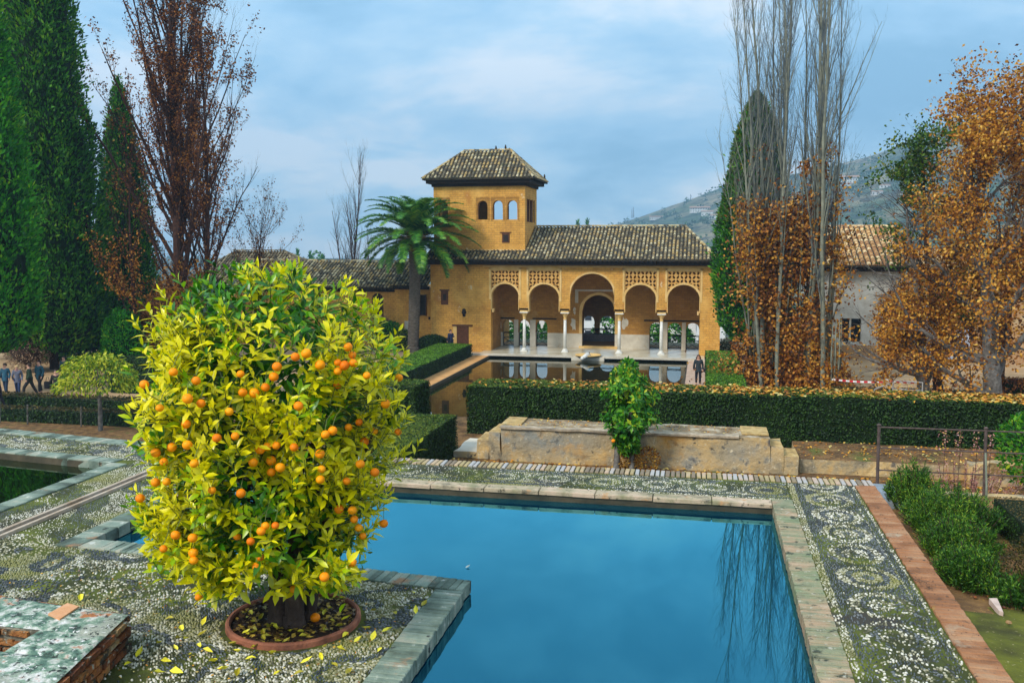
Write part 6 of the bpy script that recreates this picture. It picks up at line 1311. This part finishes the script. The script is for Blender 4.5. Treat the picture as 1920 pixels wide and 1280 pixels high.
for (x, y, z, inn) in spots:
    if math.hypot(x + 2.94, y - 6.0) < .13: continue
    o = bpy.data.objects.new('fallen_leaf', R.choice(fl_me)); COL.objects.link(o); o.location = (x, y, z); s = R.uniform(.65, 1.05) * (.85 if inn else 1); o.scale = (s, s, s); o.rotation_euler = (R.uniform(-.25, .25), R.uniform(-.25, .25), R.uniform(0, 6.28))
    tag(o, 'yellow fallen leaf lying on the dark soil inside the planting ring' if inn else 'yellow fallen leaf lying on the pebble mosaic around the orange tree', 'fallen leaf', 'fallen leaves in the ring' if inn else 'fallen leaves on the pebbles')
for px, py, lab in ((877, 1063, 'pale leaf floating on the blue pool, farther of two'), (818, 1192, 'pale leaf floating on the blue pool beside the platform coping')):
    q = G(px, py, -.112); o = bpy.data.objects.new('floating_leaf', fl_me[0].copy()); o.data.materials[0] = m_plain('pale_leaf', (.62, .66, .58), .5); COL.objects.link(o); o.location = q; o.scale = (.6, .6, .6); o.rotation_euler = (0, 0, 1); tag(o, lab, 'leaf')
litter('leaf_litter', 'brown leaf scraps covering the soil of the planting ring', RC[0] - .45, RC[1] - .45, RC[0] + .45, RC[1] + .45, .012, 520, .05, mat=m_leaf('litter_scrap', [(.1, (.03, .016, .008)), (.5, (.14, .07, .02)), (.9, (.50, .34, .05))], .1), w=lambda x, y: (np.hypot(x - RC[0], y - RC[1]) < .45) * 1.0)
litter('leaf_litter', 'small brown leaf scraps lodged among the pebbles of the platform', -5.6, 4.6, -2.1, 6.9, -.004, 420, .022, mat=DRYLEAF, w=lambda x, y: ((x > WALLX(y) + .05) | (y > 5.55)) * .7)
litter('leaf_litter', 'dark crumbs of earth and leaf lying on the terracotta edge bricks', 1.65, 7.5, 2.0, 8.1, .004, 300, .014, mat=m_leaf('crumb', [(.1, (.02, .012, .008)), (.9, (.12, .06, .03))], .1), w=lambda x, y: np.exp(-((x - 1.83) / .08) ** 2 - ((y - 7.8) / .12) ** 2))
litter('leaf_litter', 'tiny brown crumbs along the right-hand terracotta edging', 1.8, 4.6, 2.0, 11, .004, 160, .012, mat=m_leaf('crumb', [(.1, (.02, .012, .008)), (.9, (.12, .06, .03))], .1))

# ================================================================== PEOPLE
def skin_mesh(name, joints, edges, mat, parent, root=0, sub=2, loc=None):
    me = bpy.data.meshes.new(name); w = wloc(parent); me.from_pydata([(j[0] , j[1], j[2]) for j in joints], edges, []); me.materials.append(mat)
    o = link(name, me, parent); md = o.modifiers.new('skin', 'SKIN'); sv = me.skin_vertices[0].data
    for i, j in enumerate(joints): r_ = j[3]; sv[i].radius = (r_, r_) if not hasattr(r_, '__len__') else r_
    sv[root].use_root = True; sm = o.modifiers.new('sub', 'SUBSURF'); sm.levels = sub; sm.render_levels = sub; md.use_smooth_shade = True; return o
SKIN = m_plain('skin', (.52, .28, .19), .5)
def person(label, loc, face, h=1.7, coat=(.02, .03, .04), legs=(.01, .012, .02), hair=(.03, .018, .012), stride=.12, coat_len=.0, arm=.10, bag=None, hold=None, long_hair=False, grp=None, shoes=(.02, .02, .02), scarf=None):
    th = thing('person', label, 'person', loc, grp); th.rotation_euler = (0, 0, face); k = h / 1.75
    # local frame: faces -Y
    J = [(0, 0, .95, .13), (0, 0, 1.15, .12), (0, 0, 1.36, .14), (0, 0, 1.50, .06), (0, -.015, 1.60, .085), (0, -.01, 1.70, .08),
         (.09, 0, .90, .09), (.10, -stride, .50, .06), (.10, -stride * 1.1, .08, .042), (.10, -stride * 1.1 - .12, .035, .035),
         (-.09, 0, .90, .09), (-.10, stride * .6, .50, .06), (-.10, stride * 1.3, .09, .042), (-.10, stride * 1.3 - .12, .035, .035),
         (.18, 0, 1.42, .055), (.24, arm * .5, 1.14, .042), (.25, -arm, .90, .032), (.25, -arm - .03, .80, .028),
         (-.18, 0, 1.42, .055), (-.24, -arm * .3, 1.14, .042), (-.25, arm, .90, .032), (-.25, arm - .02, .80, .028)]
    if hold: J[15] = (.24, -.05, 1.18, .042); J[16] = (.12, -.24, 1.28, .032); J[17] = (.08, -.26, 1.34, .028)
    J = [(x * k, y * k, z * k, r * k) for x, y, z, r in J]
    E_ = [(0, 1), (1, 2), (2, 3), (3, 4), (4, 5), (0, 6), (6, 7), (7, 8), (8, 9), (0, 10), (10, 11), (11, 12), (12, 13), (2, 14), (14, 15), (15, 16), (16, 17), (2, 18), (18, 19), (19, 20), (20, 21)]
    skin_mesh('body', J, E_, SKIN, th)
    mc = m_plain('coat', coat, .8); ml = m_plain('trousers', legs, .8)
    ci = [0, 1, 2, 14, 15, 16, 18, 19, 20]; CJ = [(J[i][0], J[i][1], J[i][2], J[i][3] + .022 * k) for i in ci]; CJ[0] = (J[0][0], J[0][1], J[0][2], .165 * k); CJ.append((0, 0, (.86 - coat_len) * k, .175 * k))
    skin_mesh('coat', CJ, [(0, 1), (1, 2), (2, 3), (3, 4), (4, 5), (2, 6), (6, 7), (7, 8), (0, 9)], mc, th)
    li = [0, 6, 7, 8, 10, 11, 12]; LJ = [(J[i][0], J[i][1], J[i][2] + (.02 if i in (8, 12) else 0), J[i][3] + .018 * k) for i in li]
    skin_mesh('trousers', LJ, [(0, 1), (1, 2), (2, 3), (0, 4), (4, 5), (5, 6)], ml, th)
    for a_, b_ in ((8, 9), (12, 13)): skin_mesh('shoe', [(J[a_][0], J[a_][1] + .03, J[b_][2] + .01, .045 * k), (J[b_][0], J[b_][1], J[b_][2] + .008, .04 * k)], [(0, 1)], m_plain('shoe', shoes, .5), th)
    mh = m_plain('hair', hair, .7); mb = MB(); mb.lathe([(.03, -.03), (.088, .0), (.100, .06), (.085, .11), (.05, .145), (.005, .155)], 12, (0, .022 * k, 1.60 * k)); mb.v = [(x, y + (.0 if z > 1.63 * k else .03), z) for x, y, z in mb.v]
    ho = MB(); ho.v, ho.f, ho.m = mb.v, mb.f, mb.m; me = bpy.data.meshes.new('hair'); me.from_pydata(ho.v, [], ho.f); me.materials.append(mh); me.polygons.foreach_set('use_smooth', [True] * len(ho.f)); link('hair', me, th)
    if long_hair: skin_mesh('long_hair', [(.06 * k, .05 * k, 1.66 * k, .05 * k), (.11 * k, .02 * k, 1.52 * k, .05 * k), (.12 * k, -.02 * k, 1.38 * k, .03 * k)], [(0, 1), (1, 2)], mh, th); skin_mesh('long_hair', [(-.06 * k, .05 * k, 1.66 * k, .05 * k), (-.11 * k, .02 * k, 1.52 * k, .05 * k), (-.12 * k, -.02 * k, 1.38 * k, .03 * k)], [(0, 1), (1, 2)], mh, th)
    # small face: nose and eyes
    f = MB(); f.tube([(0, -.085 * k, 1.63 * k), (0, -.112 * k, 1.60 * k)], [.008, .014], 5); me = bpy.data.meshes.new('nose'); me.from_pydata(f.v, [], f.f); me.materials.append(SKIN); link('nose', me, th)
    for s in (-1, 1):
        f = MB(); f.lathe([(.001, -.006), (.009, 0), (.001, .006)], 6, (s * .03 * k, -.088 * k, 1.645 * k)); me = bpy.data.meshes.new('eye'); me.from_pydata(f.v, [], f.f); me.materials.append(DARKW); link('eye', me, th)
    if scarf: skin_mesh('scarf', [(0, -.02, 1.50 * k, .085 * k), (0, -.03, 1.44 * k, .095 * k)], [(0, 1)], m_plain('scarf', scarf, .9), th)
    return th
def hand_bag(lab, p, s, c):
    g = MB(); g.prism([(p[0] - .18 * s, p[1] - .07), (p[0] + .18 * s, p[1] - .07), (p[0] + .16 * s, p[1] + .07), (p[0] - .16 * s, p[1] + .07)], p[2] - .38 * s, p[2])
    g.tube([(p[0] - .12 * s, p[1], p[2]), (p[0] - .05 * s, p[1], p[2] + .24 * s), (p[0] + .05 * s, p[1], p[2] + .24 * s), (p[0] + .12 * s, p[1], p[2])], .014, 5); tag(g.obj('bag', m_plain('black_bag', c, .5), loc=p), lab, 'bag')
w_ = G(1307, 722, GZ)
person('woman with long dark hair in dark clothes walking toward us on the right pool path', (w_[0] + .05, w_[1], GZ), .05, 1.74, coat=(.018, .028, .034), hair=(.06, .022, .014), long_hair=True, coat_len=.05, stride=.10)
hand_bag('black shoulder bag carried at the side of the woman on the pool path', (w_[0] + .42, w_[1] + .02, GZ + .95), .5, (.01, .01, .012))
w_ = W(845, 620, 63.6); person('man in navy jacket standing by the low palace door holding something to his face', (w_[0], 63.6, GZ), .9, 1.72, coat=(.01, .02, .06), legs=(.02, .02, .04), hold=True)
w_ = G(76, 738, GZ); person('tall man in long teal coat among the walkers at far left', (w_[0], w_[1], GZ), -.2, 1.80, coat=(.006, .055, .085), legs=(.01, .01, .012), coat_len=.16, hair=(.02, .01, .01), scarf=(.05, .02, .05))
hand_bag('big black carrier bag held by the man in the teal coat', (w_[0] + .52, w_[1] - .05, GZ + .68), 1.0, (.008, .008, .014))
w_ = G(36, 742, GZ); person('blonde woman in grey jacket and blue jeans at far left', (w_[0] - .05, w_[1], GZ), .5, 1.62, coat=(.12, .13, .18), legs=(.015, .035, .10), hair=(.62, .42, .20), stride=.2, scarf=(.14, .05, .16), arm=.18)
w_ = G(57, 744, GZ); person('walker in dark green coat with grey shoes striding under the big cypress', (w_[0], w_[1], GZ), -1.0, 1.78, coat=(.012, .03, .012), legs=(.012, .012, .016), stride=.26, shoes=(.30, .34, .40), coat_len=.1)
w_ = G(3, 768, GZ); person('walker in dark purple coat cut off by the left edge of the photo', (w_[0] - .12, w_[1], GZ), -.9, 1.68, coat=(.03, .02, .05), legs=(.015, .012, .02), stride=.2, coat_len=.1)
w_ = G(0, 742, GZ); person('person in pale blue jacket behind the blonde woman at the far left edge', (w_[0] - .05, w_[1] + .5, GZ), .2, 1.66, coat=(.02, .10, .16), legs=(.01, .03, .07))
w_ = G(108, 757, GZ); person('dark-clad walker half hidden by the lemon tree leaves', (w_[0], w_[1], GZ), .4, 1.74, coat=(.012, .010, .010), legs=(.012, .010, .010), stride=.14)
w_ = G(88, 733, GZ); person('dark-haired person partly hidden behind the man in the teal coat', (w_[0] - .05, w_[1] + 1.5, GZ), 0, 1.74, coat=(.02, .06, .07), hair=(.01, .01, .01))

# ================================================================== RIGHT BACKGROUND BITS
RED = m_plain('red_tape', (.62, .03, .05), .5); WHT = m_plain('white_tape', (.80, .78, .78), .5)
def tape(lab, A, B, n, sag=.05):
    mb = MB(); A, B = Vector(A), Vector(B)
    for i in range(n):
        p, q = A.lerp(B, i / n), A.lerp(B, (i + 1) / n); s0, s1 = -sag * math.sin(math.pi * i / n), -sag * math.sin(math.pi * (i + 1) / n); mb.cm = i % 2
        mb.add([(p.x, p.y, p.z + s0 - .045), (q.x, q.y, q.z + s1 - .045), (q.x, q.y, q.z + s1 + .045), (p.x, p.y, p.z + s0 + .045), (p.x, p.y + .01, p.z + s0 - .045), (q.x, q.y + .01, q.z + s1 - .045), (q.x, q.y + .01, q.z + s1 + .045), (p.x, p.y + .01, p.z + s0 + .045)], [(0, 1, 2, 3), (7, 6, 5, 4), (3, 2, 6, 7), (0, 4, 5, 1)])
    tag(mb.obj('barrier_tape', [WHT, RED], loc=tuple(A)), lab, 'barrier tape')
tape('red and white tape between the clipped hedge and the cypress trunk', W(1393, 698, 54), W(1432, 700, 53.5), 6)
tape('red and white tape strung right of the poplar clump across the dark ground', W(1560, 711, 49), W(1655, 716, 47), 14)
tape('red and white tape between the barrier and the grey tree trunk', W(1660, 712, 46), W(1728, 717, 45.5), 10)
GALV = m_plain('galvanised_tube', (.48, .50, .52), .4, metal=.4)
def barrier(lab, px0, px1, py, Y, tilt=0):
    a, b = W(px0, py, Y), W(px1, py + 6, Y - .4); th = thing('barrier', lab, 'barrier', (a[0], Y, GZ)); z1 = a[2]; z0 = z1 - .75
    for z in (z0 + .05, (z0 + z1) / 2, z1): mb = MB(); mb.tube([(a[0], Y, z + tilt), (b[0], Y - .4, z)], .025, 6); mb.obj('bar', GALV, th)
    for q, yy, tt in ((a, Y, tilt), (b, Y - .4, 0)): mb = MB(); mb.tube([(q[0], yy, z0 - .1 + tt), (q[0], yy, z1 + tt)], .028, 6); mb.obj('upright', GALV, th)
barrier('pale metal crowd barrier standing before the darker autumn trunk', 1675, 1730, 713, 43)
barrier('pale metal barrier leaning at a slant under the golden branches', 1640, 1668, 716, 44, tilt=-.35)
sg = W(1396, 690, 56); th = thing('sign_stand', 'slim black sign stand with dark panel and round grey foot by the cypress trunk', 'sign', (sg[0], 56, GZ))
mb = MB(); mb.tube([(sg[0], 56, GZ), (sg[0] + .05, 56, GZ + 1.45)], .03, 6); mb.obj('pole', DARKW, th); mb = MB(); mb.box(sg[0] - .42, 55.97, GZ + .95, sg[0] + .02, 56.02, GZ + 1.75); mb.obj('panel', DARKW, th)
mb = MB(); mb.lathe([(.42, 0), (.42, .05), (.06, .12), (.05, .14)], 14, (sg[0], 56, GZ)); mb.obj('foot', GALV, th)
for px, Y, rx, rz, lab in ((1352, 66, .9, .55, 'pale grey-green round bush beyond the end of the right hedge'), ):
    bb = W(px + 6, 655, Y + 1); round_bush('grey_bush', lab, (bb[0], Y + 1, GZ), rx, .6, rz, .10, 1500, m_leaf('grey_green_leaf', [(.1, (.14, .17, .10)), (.9, (.40, .42, .30))], .2))

hedge('rusty brown clipped hedge low at the right edge behind the mottled tree', (13.2, 43.5, GZ, 24, 44.6, -3.2), leaf=.14, dens=170, faces='fl', side=BRL, topm=BRL)
hedge('dark low hedge across the ground right of the poplar clump, under the tape', (6.6, 47.5, GZ, 13.5, 48.6, GZ + .65), leaf=.12, dens=200, faces='fl', side=HEDGE, topm=HBROWN)
# ================================================================== BEYOND: valley trees, white houses, masts
def far_tree(px, py_top, Y, w, lab, kind='cyp', name='distant_cypress'):
    b_ = W(px, 458, Y); zt_ = W(px, py_top, Y)[2]; zb = float(terrain(b_[0], Y)) if Y > 72 else GZ
    if kind == 'cyp':
        n = 700; zz = RN.uniform(0, 1, n) ** 1.2; hh = zt_ - zb; a = RN.uniform(0, 6.28, n); r_ = w * (1 - zz) ** .6 * (.7 + .4 * RN.random(n)); P = np.stack([b_[0] + r_ * np.cos(a), Y + r_ * np.sin(a), zb + .15 * hh + zz * .85 * hh], 1)
        D = np.tile([0, 0, 1.], (n, 1)) + .5 * rdir(n); o = leaves(name, P, D, rdir(n), hh * .05, w * .22, CYP, None)
    else:
        n = 900; hh = zt_ - zb; d = rdir(n); P = np.stack([b_[0] + d[:, 0] * w, Y + d[:, 1] * w, zb + hh * .55 + d[:, 2] * hh * .45], 1); o = leaves(name, P, rdir(n), rdir(n), w * .2, w * .14, CYP, None)
    me = o.data; off = np.array([b_[0], Y, zb]); co = np.empty(len(me.vertices) * 3, dtype=np.float32); me.vertices.foreach_get('co', co); co = (co.reshape(-1, 3) - off).astype(np.float32); me.vertices.foreach_set('co', co.ravel()); o.location = off; me.update()
    tag(o, lab, 'tree')
for px, py, Y, w, lab in ((558, 472, 260, 1.6, 'small distant pointed cypress far left on the skyline'), (582, 476, 262, 1.5, 'small distant cypress just left of the umbrella pine'), (604, 482, 264, 1.6, 'short distant cypress right beside the umbrella pine'), (1083, 417, 420, 2.2, 'left of two tiny cypresses behind the long roof ridge'), (1101, 415, 420, 2.4, 'right of two tiny cypresses behind the long roof ridge'), (726, 470, 240, 1.8, 'distant dark tree seen through the palm fronds')):
    far_tree(px, py, Y, w, lab)
far_tree(594, 470, 250, 3.2, 'distant umbrella-like pine above the left wing roof', 'round', 'distant_pine')
for i, (px, py, Y, w, lab) in enumerate(((962, 606, 84, 1.5, 'dark tree seen at the right of the first portico window'), (978, 608, 86, 1.2, 'dark tree filling the left of the second portico window'), (1008, 604, 86, .9, 'dark tree at the left of the third portico window'), (1024, 606, 84, .7, 'dark tree at the right edge of the third portico window'),
    (1140, 597, 88, 1.5, 'dark rounded tree seen through the right half of the middle doorway'), (1228, 608, 84, 1.5, 'dark tree behind the fourth portico window'), (1268, 607, 85, 1.7, 'dark tree filling the fifth portico window'), (1290, 612, 86, .7, 'dark tree at the left of the last portico window'))):
    far_tree(px, py, Y, w, lab, 'round' if w > 1 else 'cyp', 'valley_tree')
# woods in the valley and bushes on the slopes: one uncounted mass
n = 5200; yy = RN.uniform(90, 1500, n) ; uu = RN.uniform(-.75, .5, n); xx = uu * yy
dn = fbm(xx, yy, 1 / 60., 9, 3); ok = (RN.random(n) < np.clip((dn - .40) * 5, .06, 1)); xx, yy = xx[ok], yy[ok]; n = len(xx); zz = terrain(xx, yy); rr = RN.uniform(1.2, 3.0, n) * (1 + yy / 2200) * np.where(yy < 170, .9, 1); rr = np.where((xx / yy < -.12), rr * .9, rr)
k = 16; d = rdir(n * k).reshape(n, k, 3); P = np.stack([xx[:, None] + d[..., 0] * rr[:, None], yy[:, None] + d[..., 1] * rr[:, None], zz[:, None] + rr[:, None] * .8 + d[..., 2] * rr[:, None] * np.where(RN.random(n) < .15, 2.2, .9)[:, None]], -1).reshape(-1, 3)
o = leaves('valley_woods', P, rdir(n * k), rdir(n * k), np.repeat(rr, k) * .8, np.repeat(rr, k) * .6, m_leaf('distant_foliage', [(.1, (.008, .04, .02)), (.5, (.02, .085, .035)), (.9, (.07, .14, .05))], .1, scale=.02)); tag(o, 'dark green woods and scrub scattered over the valley and hillside', 'woods', kind='stuff')
WIN = m_plain('dark_window', (.03, .035, .045), .4)
def far_house(x, y, w, h, d, roofc, lab, rot=0.0):
    z = float(terrain(x, y)) - 1; th = thing('distant_house', lab, 'house', (x, y, z)); g = MB(); g.box(x - w / 2, y, z, x + w / 2, y + d, z + h); g.obj('wall', WHITEP, th)
    g = MB(); e_ = .05 * w; v = [(x - w / 2 - e_, y - e_, z + h + .01), (x + w / 2 + e_, y - e_, z + h + .01), (x + w / 2 + e_, y + d + e_, z + h + .01), (x - w / 2 - e_, y + d + e_, z + h + .01), (x - w / 2, y + d / 2, z + h * 1.28), (x + w / 2, y + d / 2, z + h * 1.28)]; g.add(v, [(0, 1, 5, 4), (2, 3, 4, 5), (0, 4, 3), (1, 2, 5), (0, 3, 2, 1)]); g.obj('roof', roofc, th)
    nw = max(2, int(w / 3))
    for i in range(nw):
        for j in range(max(1, int(h / 3.2))):
            xa = x - w / 2 + w * (i + .32) / nw; za = z + h * .15 + 3.0 * j; g = MB(); g.box(xa, y - .08, za + .8, xa + w / nw * .35, y + .02, za + 2.1); g.obj('window', WIN, th)
FAR_ROOF = m_plain('faded_far_roof', (.42, .26, .18), .9)
FLATR = m_plain('pale_roof', (.45, .42, .38), .9)
# white quarter seen through the portico windows
for i, (px, py, Y, w, h, lab) in enumerate(((950, 640, 115, 9, 9, 'white house seen through the leftmost portico windows'), (1012, 612, 125, 8, 12, 'white house with balconied windows seen through the third portico window'), (988, 640, 118, 7, 9, 'white house seen low through the second portico window'), (1103, 598, 150, 9, 16, 'tall white house seen through the middle doorway'), (1297, 606, 140, 10, 13, 'white house seen through the rightmost portico window'), (1232, 640, 118, 9, 7, 'low white house seen below the fourth portico window'))):
    p = W(px, py, Y); far_house(p[0], Y, w, max(3, p[2] - float(terrain(p[0], Y)) + 2), 8, FLATR, lab)
for i, (px, py, w, h, lab) in enumerate(((1312, 398, 34, 9, 'long pinkish-roofed villa on the hillside left of the right cypress'), (1326, 404, 20, 8, 'small white house below the villa on the hill'), (1338, 410, 14, 7, 'pale yellow house on the hill right against the cypress'), (1598, 345, 36, 12, 'big white house high on the hill between the poplars and the autumn trees'), (1585, 352, 22, 8, 'lower white house beside the big one high on the hill'), (1645, 365, 18, 7, 'little white house on the bare slope above the orange roof'), (1232, 412, 26, 6, 'low pale building on the hill slope right of the tower'), (1660, 352, 16, 6, 'tiny white cottage highest on the bare slope'))):
    d = ray(px, py); best = None
    for t_ in np.linspace(300, 1600, 700):
        x, y = d[0] / d[1] * t_, t_
        if float(terrain(x, y)) > H + d[2] / d[1] * t_: best = (x, y); break
    if best is None: best = (d[0] / d[1] * 900, 900)
    s = best[1] / 1000 * .62; far_house(best[0], best[1], w * s, h * s, 10 * s, FAR_ROOF, lab)
for px, yb, yt, lab in ((1185, 403, 391, 'left radio mast of a pair on the hill crest'), (1188, 402, 388, 'right radio mast of a pair on the hill crest'), (1295, 376, 364, 'lone thin mast midway up the hill crest'), (1655, 318, 290, 'tall thin mast on the high hill crest at the right')):
    a, b_ = W(px, yb + 6, 1450), W(px, yt, 1450); mb = MB(); mb.tube([a, b_], [1.1, .5], 4); tag(mb.obj('mast', m_plain('mast_grey', (.16, .18, .22), .7), loc=a), lab, 'mast')
bpy.context.view_layer.update()
HAZE = True
if HAZE:
    mb = MB(); mb.box(-4400, -80, -150, 4600, 2560, 360)
    m_ = bpy.data.materials.new('thin_haze'); m_.use_nodes = True; t = m_.node_tree; t.nodes.clear(); o_ = N(t, 'ShaderNodeOutputMaterial')
    pv = N(t, 'ShaderNodeVolumePrincipled', inp={'Color': (.42, .72, 1.0, 1), 'Density': .00046, 'Anisotropy': .1}); L(t, pv, 0, o_, 'Volume')
    hz = mb.obj('haze', m_); hz['kind'] = 'stuff'
